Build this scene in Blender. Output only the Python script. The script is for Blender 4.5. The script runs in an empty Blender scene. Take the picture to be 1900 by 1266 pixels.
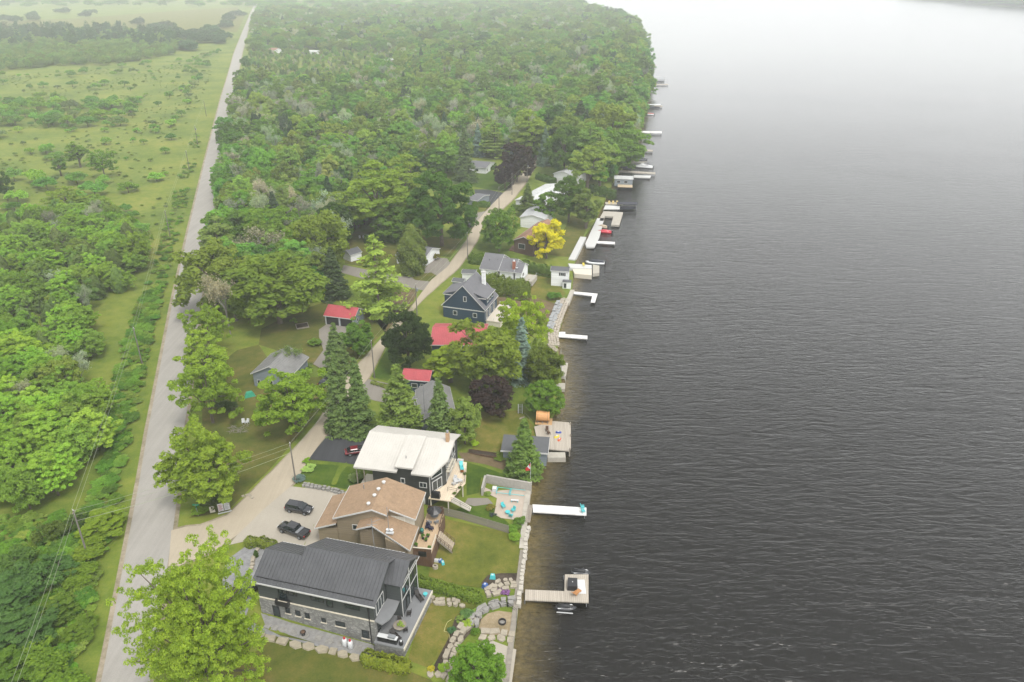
import bpy, bmesh, math, random
import numpy as np
from mathutils import Vector, Matrix
from mathutils.geometry import delaunay_2d_cdt

# ------------------------------------------------------------------ camera, world, sun, exposure
S = bpy.context.scene
COL = S.collection
FPX, CX, CY, HC = 1400.0, 950.0, 633.0, 85.0        # focal length and centre in photo pixels, camera height
PITCH = math.atan(693 / FPX); CP, SP = math.cos(PITCH), math.sin(PITCH)
cam = bpy.data.cameras.new("camera"); camo = bpy.data.objects.new("camera", cam); COL.objects.link(camo)
camo.location = (0, 0, HC); camo.rotation_euler = (math.pi / 2 - PITCH, 0, 0)
cam.sensor_fit = 'HORIZONTAL'; cam.sensor_width = 36; cam.lens = 36 * FPX / 1900
cam.clip_start = 0.5; cam.clip_end = 12000
S.camera = camo

SUN_EL, SUN_AZ = math.radians(60), math.radians(150)      # azimuth from +Y towards +X
world = bpy.data.worlds.new("World"); S.world = world; world.use_nodes = True
wn, wl = world.node_tree.nodes, world.node_tree.links
wn.clear()
wo = wn.new('ShaderNodeOutputWorld'); bg = wn.new('ShaderNodeBackground'); sky = wn.new('ShaderNodeTexSky')
sky.sky_type = 'NISHITA'; sky.sun_disc = False; sky.sun_elevation = SUN_EL; sky.sun_rotation = SUN_AZ
sky.air_density = 1.5; sky.dust_density = 0.3; sky.ozone_density = 1.0
hs = wn.new('ShaderNodeHueSaturation'); hs.inputs['Saturation'].default_value = 0.05   # thin overcast: the blue is veiled
wl.new(sky.outputs[0], hs.inputs['Color']); wl.new(hs.outputs[0], bg.inputs['Color']); wl.new(bg.outputs[0], wo.inputs['Surface'])
bg.inputs['Strength'].default_value = 0.15
sd = bpy.data.lights.new("sun", 'SUN'); sun = bpy.data.objects.new("sun", sd); COL.objects.link(sun)
sd.energy = 1.4; sd.angle = math.radians(17); sd.color = (1.0, 0.96, 0.9)
sv = Vector((math.sin(SUN_AZ) * math.cos(SUN_EL), math.cos(SUN_AZ) * math.cos(SUN_EL), math.sin(SUN_EL)))
sun.rotation_euler = sv.to_track_quat('Z', 'Y').to_euler(); sun.location = (0, 0, 200)
S.view_settings.view_transform = 'Standard'; S.view_settings.look = 'None'
S.view_settings.exposure = 1.22; S.view_settings.gamma = 1.0
S.render.engine = 'CYCLES'
S.cycles.max_bounces = 6; S.cycles.diffuse_bounces = 2; S.cycles.glossy_bounces = 2
S.cycles.transmission_bounces = 2; S.cycles.transparent_max_bounces = 8; S.cycles.volume_bounces = 3
S.cycles.use_denoising = True

# ------------------------------------------------------------------ photo geometry helpers
def un(x, y, z=0.0):
    u = (x - CX) / FPX; v = (y - CY) / FPX
    t = (z - HC) / (-SP - v * CP)
    return (u * t, (CP - v * SP) * t)
def pr(X, Y, Z):
    zc = Y * CP - (Z - HC) * SP; yc = -(Y * SP + (Z - HC) * CP)
    return (CX + FPX * X / zc, CY + FPX * yc / zc)
def depth(X, Y, Z=0.0): return Y * CP - (Z - HC) * SP
WL = -3.4                                              # lake level
SHORE_PX = [(905, 1420), (928, 1330), (944, 1266), (962, 1120), (975, 1000), (984, 905), (1003, 850), (1006, 800), (1032, 765), (1042, 735), (1040, 690),
            (1034, 650), (1036, 622), (1042, 600), (1050, 572), (1060, 548), (1063, 515), (1066, 490), (1086, 440), (1103, 415), (1120, 378),
            (1132, 352), (1142, 330), (1158, 310), (1180, 285), (1186, 250), (1194, 215), (1204, 180), (1202, 140), (1197, 105), (1187, 62),
            (1178, 42), (1120, 24), (1076, 12), (1068, 2), (1060, -14)]
SHORE = [un(x, y, WL) for x, y in SHORE_PX]
SHORE[0] = (SHORE[0][0], 40.0)
SHX = np.array([p[0] for p in SHORE]); SHY = np.array([p[1] for p in SHORE])
def xs(Y): return float(np.interp(Y, SHY, SHX))
ZD = [(0.0, -2.6), (7.0, -2.5), (36.0, 0.0), (60.0, 0.0)]
ZDX = [a for a, b in ZD]; ZDZ = [b for a, b in ZD]
def tz(X, Y): return float(np.interp(xs(Y) - X, ZDX, ZDZ))
def at(x, y, off=0.0):
    z = 0.0
    for _ in range(12):
        X, Y = un(x, y, z); z = 0.5 * z + 0.5 * tz(X, Y)
    X, Y = un(x, y, z); return Vector((X, Y, tz(X, Y) + off))
def ht(X, Y, z0, ty):
    lo, hi = z0, z0 + 60
    for _ in range(40):
        m = (lo + hi) / 2
        if pr(X, Y, m)[1] > ty: lo = m
        else: hi = m
    return lo - z0
def inpoly(x, y, poly):
    c = False; n = len(poly); j = n - 1
    for i in range(n):
        xi, yi = poly[i]; xj, yj = poly[j]
        if (yi > y) != (yj > y) and x < (xj - xi) * (y - yi) / (yj - yi) + xi: c = not c
        j = i
    return c

# ------------------------------------------------------------------ materials
MATS = {}
ALB = 0.76                                             # lowers plain material colours evenly to balance the raised exposure
def newmat(name):
    m = bpy.data.materials.new(name); m.use_nodes = True
    b = m.node_tree.nodes['Principled BSDF']; MATS[name] = m
    return m, m.node_tree.nodes, m.node_tree.links, b
def ramp(nt, fac, stops):
    r = nt.nodes.new('ShaderNodeValToRGB'); nt.links.new(fac, r.inputs[0])
    e = r.color_ramp.elements
    while len(e) < len(stops): e.new(0.5)
    for i, (p, c) in enumerate(stops): e[i].position = p; e[i].color = (*c, 1)
    return r.outputs[0]
def noise(nt, vec, scale, detail=4, rough=0.55, dist=0.0):
    n = nt.nodes.new('ShaderNodeTexNoise'); n.inputs['Scale'].default_value = scale; n.inputs['Detail'].default_value = detail
    n.inputs['Roughness'].default_value = rough; n.inputs['Distortion'].default_value = dist
    nt.links.new(vec, n.inputs['Vector']); return n.outputs[0]
def mapping(nt, vec, scale=(1, 1, 1), rot=(0, 0, 0)):
    m = nt.nodes.new('ShaderNodeMapping'); m.inputs['Scale'].default_value = scale; m.inputs['Rotation'].default_value = rot
    nt.links.new(vec, m.inputs['Vector']); return m.outputs[0]
def objco(nt): return nt.nodes.new('ShaderNodeTexCoord').outputs['Object']
def mixc(nt, fac, a, b, mode='MIX'):
    m = nt.nodes.new('ShaderNodeMix'); m.data_type = 'RGBA'; m.blend_type = mode
    for s, v in ((m.inputs[0], fac), (m.inputs[6], a), (m.inputs[7], b)):
        if isinstance(v, (int, float)): s.default_value = v
        elif isinstance(v, tuple): s.default_value = (*v, 1)
        else: nt.links.new(v, s)
    return m.outputs[2]
def bump(nt, b, h, strength=0.3, dist=0.05):
    n = nt.nodes.new('ShaderNodeBump'); n.inputs['Strength'].default_value = strength; n.inputs['Distance'].default_value = dist
    nt.links.new(h, n.inputs['Height']); nt.links.new(n.outputs[0], b.inputs['Normal'])
def mat(name, c, rough=0.6, var=0.18, scale=2.0, fine=14.0, metal=0.0, spec=None, bmp=0.0):
    """plain colour broken up by two sizes of noise"""
    if name in MATS: return MATS[name]
    m, N, L, b = newmat(name); nt = m.node_tree; co = objco(nt); c = tuple(v * ALB for v in c)
    lo = tuple(v * (1 - var) for v in c); hi = tuple(min(1, v * (1 + var)) for v in c)
    f = nt.nodes.new('ShaderNodeMath'); f.operation = 'MULTIPLY_ADD'; f.inputs[1].default_value = 0.6
    L.new(noise(nt, co, scale, 5), f.inputs[0])
    g = nt.nodes.new('ShaderNodeMath'); g.operation = 'MULTIPLY'; g.inputs[1].default_value = 0.4
    nf = noise(nt, co, fine, 3); L.new(nf, g.inputs[0]); L.new(g.outputs[0], f.inputs[2])
    L.new(ramp(nt, f.outputs[0], [(0.3, lo), (0.7, hi)]), b.inputs['Base Color'])
    b.inputs['Roughness'].default_value = rough; b.inputs['Metallic'].default_value = metal
    if spec is not None: b.inputs['Specular IOR Level'].default_value = spec
    if bmp: bump(nt, b, nf, bmp, 0.03)
    return m
def ground_mat(name, stops, s1=0.06, s2=0.7, s3=6.0, rough=0.95, bmp=0.4, w=(0.45, 0.35, 0.2), warp=(1, 1, 1)):
    m, N, L, b = newmat(name); nt = m.node_tree; co = mapping(nt, objco(nt), warp); stops = [(p, tuple(v * 0.9 for v in c)) for p, c in stops]
    def mad(a, k, add=None):
        q = nt.nodes.new('ShaderNodeMath'); q.operation = 'MULTIPLY_ADD'; L.new(a, q.inputs[0]); q.inputs[1].default_value = k
        if add is None: q.inputs[2].default_value = 0
        else: L.new(add, q.inputs[2])
        return q.outputs[0]
    n3 = noise(nt, co, s3, 4, 0.7)
    f = mad(noise(nt, co, s1, 4), w[0], mad(noise(nt, co, s2, 5, 0.65), w[1], mad(n3, w[2])))
    L.new(ramp(nt, f, stops), b.inputs['Base Color']); b.inputs['Roughness'].default_value = rough
    b.inputs['Specular IOR Level'].default_value = 0.15
    bump(nt, b, n3, bmp, 0.08); return m
def stripes(name, ca, cb, axis, period, width=0.12, rough=0.6, bmp=0.5, var=0.15, spec=None):
    """boards, seams or siding: a dark joint every `period` metres along an axis, slight tone change from board to board"""
    if name in MATS: return MATS[name]
    m, N, L, b = newmat(name); nt = m.node_tree; co = objco(nt)
    sx = nt.nodes.new('ShaderNodeSeparateXYZ'); L.new(co, sx.inputs[0])
    d = nt.nodes.new('ShaderNodeMath'); d.operation = 'DIVIDE'; d.inputs[1].default_value = period; L.new(sx.outputs[axis], d.inputs[0])
    fr = nt.nodes.new('ShaderNodeMath'); fr.operation = 'FRACT'; L.new(d.outputs[0], fr.inputs[0])
    fl = nt.nodes.new('ShaderNodeMath'); fl.operation = 'FLOOR'; L.new(d.outputs[0], fl.inputs[0])
    wn_ = nt.nodes.new('ShaderNodeTexWhiteNoise'); wn_.noise_dimensions = '1D'; L.new(fl.outputs[0], wn_.inputs['W'])
    board = ramp(nt, wn_.outputs[0], [(0, tuple(v * (1 - var) for v in ca)), (1, tuple(min(1, v * (1 + var)) for v in ca))])
    gr = noise(nt, co, 5.0, 5, 0.7)
    board = mixc(nt, 0.35, board, ramp(nt, gr, [(0.3, tuple(v * 0.7 for v in ca)), (0.7, tuple(min(1, v * 1.2) for v in ca))]))
    cmp_ = nt.nodes.new('ShaderNodeMath'); cmp_.operation = 'LESS_THAN'; cmp_.inputs[1].default_value = width; L.new(fr.outputs[0], cmp_.inputs[0])
    L.new(mixc(nt, cmp_.outputs[0], board, cb), b.inputs['Base Color']); b.inputs['Roughness'].default_value = rough
    if spec is not None: b.inputs['Specular IOR Level'].default_value = spec
    inv = nt.nodes.new('ShaderNodeMath'); inv.operation = 'SUBTRACT'; inv.inputs[0].default_value = 1; L.new(cmp_.outputs[0], inv.inputs[1])
    bump(nt, b, inv.outputs[0], bmp, 0.02); return m
def shingle(name, c, var=0.3):
    if name in MATS: return MATS[name]
    m, N, L, b = newmat(name); nt = m.node_tree; co = objco(nt)
    n1 = noise(nt, co, 0.5, 3); n2 = noise(nt, co, 3.2, 6, 0.8)
    n2b = noise(nt, co, 1.3, 4, 0.7)
    base = ramp(nt, n2, [(0.32, tuple(v * (1 - var) for v in c)), (0.68, tuple(min(1, v * (1 + var)) for v in c))])
    base = mixc(nt, 0.4, base, ramp(nt, n2b, [(0.35, tuple(v * (1 - var * .8) for v in c)), (0.65, tuple(min(1, v * (1 + var * .8)) for v in c))]))
    base = mixc(nt, 0.35, base, ramp(nt, n1, [(0.3, tuple(v * 0.8 for v in c)), (0.7, tuple(v * 1.15 for v in c))]))
    L.new(base, b.inputs['Base Color']); b.inputs['Roughness'].default_value = 0.9; b.inputs['Specular IOR Level'].default_value = 0.2
    bump(nt, b, n2, 0.4, 0.03); return m
def stonework(name, stops, scale, rough=0.85, joint=(0.12, 0.12, 0.11)):
    if name in MATS: return MATS[name]
    m, N, L, b = newmat(name); nt = m.node_tree; co = mapping(nt, objco(nt), (1, 1, 1.7))
    v = nt.nodes.new('ShaderNodeTexVoronoi'); v.inputs['Scale'].default_value = scale; L.new(co, v.inputs['Vector'])
    e = nt.nodes.new('ShaderNodeTexVoronoi'); e.feature = 'DISTANCE_TO_EDGE'; e.inputs['Scale'].default_value = scale; L.new(co, e.inputs['Vector'])
    sp = nt.nodes.new('ShaderNodeSeparateColor'); L.new(v.outputs['Color'], sp.inputs[0])
    col = ramp(nt, sp.outputs[0], stops)
    col = mixc(nt, 0.4, col, ramp(nt, noise(nt, co, 9, 4), [(0.3, tuple(x * 0.6 for x in stops[0][1])), (0.7, stops[-1][1])]))
    lt = nt.nodes.new('ShaderNodeMath'); lt.operation = 'LESS_THAN'; lt.inputs[1].default_value = 0.06; L.new(e.outputs['Distance'], lt.inputs[0])
    L.new(mixc(nt, lt.outputs[0], col, joint), b.inputs['Base Color']); b.inputs['Roughness'].default_value = rough
    bump(nt, b, e.outputs['Distance'], 0.8, 0.06); return m
def foliage_mat(name, trans=0.35):
    """leaf colour comes from the tree's own tint, broken by noise"""
    m = bpy.data.materials.new(name); m.use_nodes = True; MATS[name] = m; nt = m.node_tree; N, L = nt.nodes, nt.links
    N.clear(); out = N.new('ShaderNodeOutputMaterial')
    a = N.new('ShaderNodeAttribute'); a.attribute_type = 'INSTANCER'; a.attribute_name = 'tint'
    co = objco(nt); n = noise(nt, co, 0.9, 3); n2 = noise(nt, co, 7.0, 2)
    v = mixc(nt, 1.0, a.outputs['Color'], ramp(nt, n, [(0.3, (0.82, 0.88, 0.85)), (0.7, (1.42, 1.34, 1.25))]), 'MULTIPLY')
    v = mixc(nt, 1.0, v, ramp(nt, n2, [(0.3, (0.75, 0.8, 0.8)), (0.7, (1.28, 1.2, 1.1))]), 'MULTIPLY')
    d = N.new('ShaderNodeBsdfDiffuse'); t = N.new('ShaderNodeBsdfTranslucent'); mx = N.new('ShaderNodeMixShader')
    L.new(v, d.inputs[0]); L.new(mixc(nt, 1.0, v, (1.25, 1.2, 0.6), 'MULTIPLY'), t.inputs[0]); mx.inputs[0].default_value = trans
    L.new(d.outputs[0], mx.inputs[1]); L.new(t.outputs[0], mx.inputs[2]); L.new(mx.outputs[0], out.inputs[0]); return m

# ------------------------------------------------------------------ mesh helpers
def link(o, parent=None):
    COL.objects.link(o)
    if parent is not None: o.parent = parent
    return o
def mesh_obj(name, verts, faces, m, parent=None, smooth=False):
    me = bpy.data.meshes.new(name); me.from_pydata(verts, [], faces)
    if m is not None: me.materials.append(m)
    me.update()
    if smooth: me.polygons.foreach_set('use_smooth', [True] * len(me.polygons))
    return link(bpy.data.objects.new(name, me), parent)
class MB:
    """collects simple solids; build() turns them into one mesh object"""
    def __init__(s): s.v = []; s.f = []
    def add(s, vs, fs):
        n = len(s.v); s.v += [tuple(v) for v in vs]; s.f += [tuple(i + n for i in f) for f in fs]; return s
    def box(s, x0, y0, z0, x1, y1, z1, M=None):
        vs = [Vector(p) for p in ((x0, y0, z0), (x1, y0, z0), (x1, y1, z0), (x0, y1, z0), (x0, y0, z1), (x1, y0, z1), (x1, y1, z1), (x0, y1, z1))]
        if M: vs = [M @ v for v in vs]
        return s.add(vs, [(0, 3, 2, 1), (4, 5, 6, 7), (0, 1, 5, 4), (1, 2, 6, 5), (2, 3, 7, 6), (3, 0, 4, 7)])
    def prism(s, pts, z0, z1, top_in=0.0):
        n = len(pts); c = Vector((sum(p[0] for p in pts) / n, sum(p[1] for p in pts) / n))
        a = sum(pts[i][0] * pts[(i + 1) % n][1] - pts[(i + 1) % n][0] * pts[i][1] for i in range(n))
        if a < 0: pts = pts[::-1]
        tp = [(p[0] + (c.x - p[0]) * top_in, p[1] + (c.y - p[1]) * top_in) for p in pts]
        vs = [(p[0], p[1], z0) for p in pts] + [(p[0], p[1], z1) for p in tp]
        return s.add(vs, [tuple(range(n - 1, -1, -1)), tuple(range(n, 2 * n))] + [(i, (i + 1) % n, n + (i + 1) % n, n + i) for i in range(n)])
    def slab(s, quad, th):
        """a thick sheet from 3 or 4 corner points (top face), thickness downwards along its normal"""
        q = [Vector(p) for p in quad]; nrm = (q[1] - q[0]).cross(q[2] - q[0]).normalized()
        if nrm.z < 0: q = q[::-1]; nrm = -nrm
        n = len(q); vs = q + [p - nrm * th for p in q]
        return s.add(vs, [tuple(range(n)), tuple(range(2 * n - 1, n - 1, -1))] + [((i + 1) % n, i, n + i, n + (i + 1) % n) for i in range(n)])
    def tube(s, p0, p1, r0, r1=None, n=6, cap=True):
        r1 = r0 if r1 is None else r1; p0 = Vector(p0); p1 = Vector(p1); d = (p1 - p0)
        if d.length < 1e-6: return s
        d.normalize(); a = d.orthogonal().normalized(); b = d.cross(a); vs = []
        for p, r in ((p0, r0), (p1, r1)):
            for i in range(n):
                t = 2 * math.pi * i / n; vs.append(p + (a * math.cos(t) + b * math.sin(t)) * r)
        fs = [(i, (i + 1) % n, n + (i + 1) % n, n + i) for i in range(n)]
        if cap: fs += [tuple(range(n - 1, -1, -1)), tuple(range(n, 2 * n))]
        return s.add(vs, fs)
    def lathe(s, prof, n=12, c=(0, 0, 0)):
        vs = [(c[0] + r * math.cos(2 * math.pi * i / n), c[1] + r * math.sin(2 * math.pi * i / n), c[2] + z) for r, z in prof for i in range(n)]
        fs = [(k * n + i, k * n + (i + 1) % n, (k + 1) * n + (i + 1) % n, (k + 1) * n + i) for k in range(len(prof) - 1) for i in range(n)]
        fs += [tuple(range(n - 1, -1, -1)), tuple(range((len(prof) - 1) * n, len(prof) * n))]
        return s.add(vs, fs)
    def build(s, name, m, parent=None, smooth=False): return mesh_obj(name, s.v, s.f, m, parent, smooth)
def thing(name, loc, rot=0.0, label=None, cat=None, group=None):
    o = bpy.data.objects.new(name, None); o.empty_display_size = 0.3; COL.objects.link(o)
    o.location = loc; o.rotation_euler = (0, 0, rot); return tag(o, label, cat, group)
def tag(o, label=None, cat=None, group=None, kind=None):
    if label: o['label'] = label
    if cat: o['category'] = cat
    if group: o['group'] = group
    if kind: o['kind'] = kind
    return o
def copy_thing(src, loc, rot=None, scale=None, label=None, group=None, cat=None):
    r = src.copy(); COL.objects.link(r); r.location = loc
    if rot is not None: r.rotation_euler = (0, 0, rot)
    if scale is not None: r.scale = scale
    tag(r, label, cat, group)
    for ch in src.children:
        c = ch.copy(); COL.objects.link(c); c.parent = r
        for g in ch.children:
            d = g.copy(); COL.objects.link(d); d.parent = c
    return r

# ------------------------------------------------------------------ the setting: land, lake, far shore
M_rough = ground_mat('rough_grass', [(0.33, (0.042, 0.070, 0.009)), (0.46, (0.100, 0.144, 0.018)), (0.56, (0.155, 0.182, 0.028)), (0.68, (0.215, 0.200, 0.050))], 0.035, 0.35, 3.5)
def land():
    ys = sorted(set([float(v) for v in SHY] + list(np.linspace(45, 400, 72)) + list(np.linspace(420, 1000, 30)) + list(np.linspace(1050, 3200, 30)) + [4000.0, 6000.0]))
    ds = [-3.0, -0.3, -0.05, 0.0, 3.5, 7.0, 14, 21, 28, 36, 48, 60, 90, 130, 180, 260, 360, 520, 800, 1300, 2200, 4000]
    vs, fs = [], []
    for Y in ys:
        x0 = xs(Y)
        for d in ds:
            z = -5.0 if d < -0.2 else (-2.65 if d < 0 else float(np.interp(d, ZDX, ZDZ)))
            vs.append((x0 - d, Y, z))
    n = len(ds)
    for j in range(len(ys) - 1):
        for i in range(n - 1):
            a = j * n + i; fs.append((a, a + n, a + n + 1, a + 1))
    return tag(mesh_obj('ground', vs, fs, M_rough), kind='structure')
ground = land()

def water_mat():
    m, N, L, b = newmat('lake_water'); nt = m.node_tree; co = objco(nt)
    a = N.new('ShaderNodeAttribute'); a.attribute_name = 'shallow'
    q = N.new('ShaderNodeMath'); q.operation = 'MULTIPLY_ADD'; q.inputs[1].default_value = 1.1
    L.new(noise(nt, co, 0.16, 5, 0.65), q.inputs[0]); q.inputs[2].default_value = -0.55
    s = N.new('ShaderNodeMath'); s.operation = 'ADD'; L.new(a.outputs['Fac'], s.inputs[0]); L.new(q.outputs[0], s.inputs[1])
    k = N.new('ShaderNodeMath'); k.operation = 'MULTIPLY'; k.use_clamp = True; L.new(s.outputs[0], k.inputs[0]); L.new(a.outputs['Fac'], k.inputs[1])
    bed = ramp(nt, noise(nt, co, 1.3, 5, 0.7), [(0.3, (0.048, 0.036, 0.011)), (0.7, (0.15, 0.115, 0.045))])      # the sandy bed seen through the shallows
    L.new(mixc(nt, k.outputs[0], (0.0056, 0.0050, 0.0036), bed), b.inputs['Base Color'])
    b.inputs['Roughness'].default_value = 0.2; b.inputs['IOR'].default_value = 1.31
    def ridged(x):                                                             # sharp crests, flat troughs
        p = N.new('ShaderNodeMath'); p.operation = 'MULTIPLY_ADD'; p.inputs[1].default_value = 2.0; p.inputs[2].default_value = -1.0; L.new(x, p.inputs[0])
        q_ = N.new('ShaderNodeMath'); q_.operation = 'ABSOLUTE'; L.new(p.outputs[0], q_.inputs[0])
        r_ = N.new('ShaderNodeMath'); r_.operation = 'SUBTRACT'; r_.inputs[0].default_value = 1.0; L.new(q_.outputs[0], r_.inputs[1]); return r_.outputs[0]
    w1 = ridged(noise(nt, mapping(nt, co, (0.10, 0.46, 1), (0, 0, math.radians(9))), 1.0, 1.5, 0.45, 0.7))
    w2 = ridged(noise(nt, mapping(nt, co, (0.45, 1.35, 1), (0, 0, math.radians(-12))), 1.0, 1.5, 0.5, 0.6))
    w3 = noise(nt, mapping(nt, co, (1.1, 2.1, 1), (0, 0, math.radians(24))), 1.0, 2, 0.5)
    def mad(x, kk, add):
        h = N.new('ShaderNodeMath'); h.operation = 'MULTIPLY_ADD'; L.new(x, h.inputs[0]); h.inputs[1].default_value = kk
        if isinstance(add, float): h.inputs[2].default_value = add
        else: L.new(add, h.inputs[2])
        return h.outputs[0]
    c = N.new('ShaderNodeAttribute'); c.attribute_name = 'wind'                # less wind, smoother water farther out
    bump(nt, b, mad(w1, 1.0, mad(w2, 0.62, mad(w3, 0.20, 0.0))), 1.0, 0.28)
    bn = [n for n in N if n.type == 'BUMP'][0]; gust = N.new('ShaderNodeMath'); gust.operation = 'MULTIPLY'                # gusts: rougher and smoother patches
    gr_ = N.new('ShaderNodeMapRange'); gr_.inputs[1].default_value = 0.35; gr_.inputs[2].default_value = 0.65; gr_.inputs[3].default_value = 0.6; gr_.inputs[4].default_value = 1.15
    L.new(noise(nt, mapping(nt, co, (0.010, 0.022, 1), (0, 0, 0.2)), 1.0, 5, 0.6, 0.8), gr_.inputs[0]); L.new(gr_.outputs[0], gust.inputs[0]); L.new(c.outputs['Fac'], gust.inputs[1]); L.new(gust.outputs[0], bn.inputs['Strength'])
    return m
def lake():
    ys = sorted(set([float(v) for v in SHY] + list(np.linspace(45, 400, 60)) + list(np.linspace(430, 3200, 30)) + [4000.0, 6000.0]))
    ds = [1.0, 0, -1, -2, -3.5, -5, -7, -9, -12, -16, -22, -40, -90, -200, -450, -900, -1700, -3000, -5000]
    vs, fs, sh = [], [], []
    for Y in ys:
        x0 = xs(Y)
        for d in ds:
            vs.append((x0 - d, Y, WL)); wd = 8.0 if Y < 200 else 5.0
            sh.append(max(0.0, min(1.0, 1 + d / wd)) ** 0.8)
    n = len(ds)
    for j in range(len(ys) - 1):
        for i in range(n - 1):
            a = j * n + i; fs.append((a + 1, a + n + 1, a + n, a))
    o = mesh_obj('lake_water', vs, [f[::-1] for f in fs], water_mat())
    at_ = o.data.attributes.new('shallow', 'FLOAT', 'POINT'); at_.data.foreach_set('value', sh)
    wa = o.data.attributes.new('wind', 'FLOAT', 'POINT'); wa.data.foreach_set('value', [float(np.interp(v[1], [90, 200, 330, 520, 900, 1600], [1.0, 0.8, 0.5, 0.24, 0.07, 0.02])) for v in vs])
    return tag(o, kind='structure')
water = lake()
FARS = [un(x, y, WL) for x, y in ((1690, -3), (1740, 1), (1820, 9), (1905, 16), (2000, 24))]
def far_shore():
    pts = FARS + [(FARS[-1][0] + 900, FARS[-1][1] + 600), (FARS[0][0] + 1500, FARS[0][1] + 1500)]
    vs = [(p[0], p[1], WL - 0.5) for p in FARS] + [(p[0] + 3, p[1] + 6, WL + 1.5) for p in FARS] + [(p[0] + 300, p[1] + 900, 22) for p in FARS]
    n = len(FARS); fs = [(i, i + 1, n + i + 1, n + i) for i in range(n - 1)] + [(n + i, n + i + 1, 2 * n + i + 1, 2 * n + i) for i in range(n - 1)]
    return tag(mesh_obj('far_shore', vs, fs, M_rough), kind='structure')
far_shore()

def drape(name, px, m, off=0.03, kind='structure', step=2.5, world=False):
    """a ground sheet whose outline is given in the photograph and laid on the land"""
    pts = [(p[0], p[1]) for p in px] if world else [tuple(at(x, y)[:2]) for x, y in px]
    out = []
    for i, p in enumerate(pts):
        q = pts[(i + 1) % len(pts)]; k = max(1, int(math.dist(p, q) / step))
        out += [(p[0] + (q[0] - p[0]) * t / k, p[1] + (q[1] - p[1]) * t / k) for t in range(k)]
    n = len(out); xs_ = [p[0] for p in out]; ys_ = [p[1] for p in out]
    inner = []
    x = min(xs_) + step * .5
    while x < max(xs_):
        y = min(ys_) + step * .5
        while y < max(ys_):
            if inpoly(x, y, out) and min(math.dist((x, y), p) for p in out) > step * 0.4: inner.append((x, y))
            y += step
        x += step
    r = delaunay_2d_cdt([Vector(p) for p in out + inner], [(i, (i + 1) % n) for i in range(n)], [], 1, 1e-5)
    vs = [(v.x, v.y, tz(v.x, v.y) + off) for v in r[0]]
    fs = []
    for f in r[2]:
        a, b_, c = [vs[i] for i in f[:3]]
        fs.append(tuple(f) if (b_[0] - a[0]) * (c[1] - a[1]) - (b_[1] - a[1]) * (c[0] - a[0]) > 0 else tuple(f[::-1]))
    o = mesh_obj(name, vs, fs, m)
    if kind: tag(o, kind=kind)
    return o
# ------------------------------------------------------------------ roads, drives, lawns
def resample(px, n):
    P = [at(x, y) for x, y in px]; d = [0.0]
    for a, b in zip(P, P[1:]): d.append(d[-1] + math.dist(a[:2], b[:2]))
    t = np.linspace(0, d[-1], n)
    return np.stack([np.interp(t, d, [p[i] for p in P]) for i in (0, 1)], 1)
def strip(name, Lp, Rp, m, off, n=160, widen=0.0, k=4):
    A, B = resample(Lp, n), resample(Rp, n); vs, fs = [], []
    for a, b in zip(A, B):
        u = (b - a) / np.linalg.norm(b - a); a2, b2 = a - u * widen, b + u * widen
        for i in range(k + 1):
            p = a2 + (b2 - a2) * i / k; vs.append((p[0], p[1], tz(p[0], p[1]) + off))
    for j in range(n - 1):
        for i in range(k):
            q = j * (k + 1) + i; fs.append((q, q + 1, q + k + 2, q + k + 1))
    return tag(mesh_obj(name, vs, fs, m), kind='structure')
def road_mat(name, c, rot, track):
    m, N, L, b = newmat(name); nt = m.node_tree; co = objco(nt)
    c = tuple(v * 0.78 for v in c); st = noise(nt, mapping(nt, co, (1.1, 0.02, 1), (0, 0, rot)), 1.0, 4, 0.6)
    f = noise(nt, co, 9.0, 3, 0.7); g = noise(nt, co, 0.22, 5, 0.6)
    col = ramp(nt, st, [(0.3, tuple(v * (1 - track) for v in c)), (0.7, tuple(v * (1 + track) for v in c))])
    col = mixc(nt, 0.35, col, ramp(nt, g, [(0.3, tuple(v * 0.8 for v in c)), (0.7, tuple(v * 1.18 for v in c))]))
    col = mixc(nt, 0.3, col, ramp(nt, f, [(0.25, tuple(v * 0.55 for v in c)), (0.75, tuple(v * 1.35 for v in c))]))
    L.new(col, b.inputs['Base Color']); b.inputs['Roughness'].default_value = 0.9; b.inputs['Specular IOR Level'].default_value = 0.2
    bump(nt, b, f, 0.2, 0.02); return m
ROAD_L = [(160, 1390), (188, 1266), (244, 970), (257.5, 900), (274, 800), (282, 760), (320, 560), (350, 425), (380, 300), (396, 236), (410.6, 180), (423, 140), (434, 100), (442.6, 78), (453, 52), (464, 26), (470, 13), (476, 0)]
ROAD_R = [(262, 1390), (278, 1266), (323, 970), (331.5, 900), (340.7, 800), (347, 760), (373, 560), (392, 425), (410.6, 300), (422, 236), (432, 180), (441, 140), (449, 100), (455, 78), (461, 52), (469.5, 26), (474, 13), (479, 0)]
M_road = road_mat('chip_seal_road', (0.315, 0.298, 0.268), math.radians(-17), 0.16)
M_gravel = road_mat('pale_gravel_lane', (0.40, 0.345, 0.26), math.radians(35), 0.13)
M_shoulder = ground_mat('gravel_shoulder', [(0.3, (0.0900, 0.0863, 0.0375)), (0.5, (0.2400, 0.2025, 0.1425)), (0.7, (0.3750, 0.3300, 0.2550))], 0.2, 1.5, 9)
strip('road_shoulder', ROAD_L, ROAD_R, M_shoulder, 0.02, 300, 0.75)
strip('road', ROAD_L, ROAD_R, M_road, 0.05, 300)
LANE_L = [(318, 985), (345, 978), (372, 976), (420, 958), (455, 925), (500, 880), (545, 835), (585, 790), (608, 755), (618, 732), (640, 702), (677, 664), (715, 621), (764, 569), (800, 520), (831, 495), (867, 446), (881, 416), (905, 388), (930, 362), (949, 346), (976, 315), (992, 293), (1004, 275), (1030, 240)]
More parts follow.
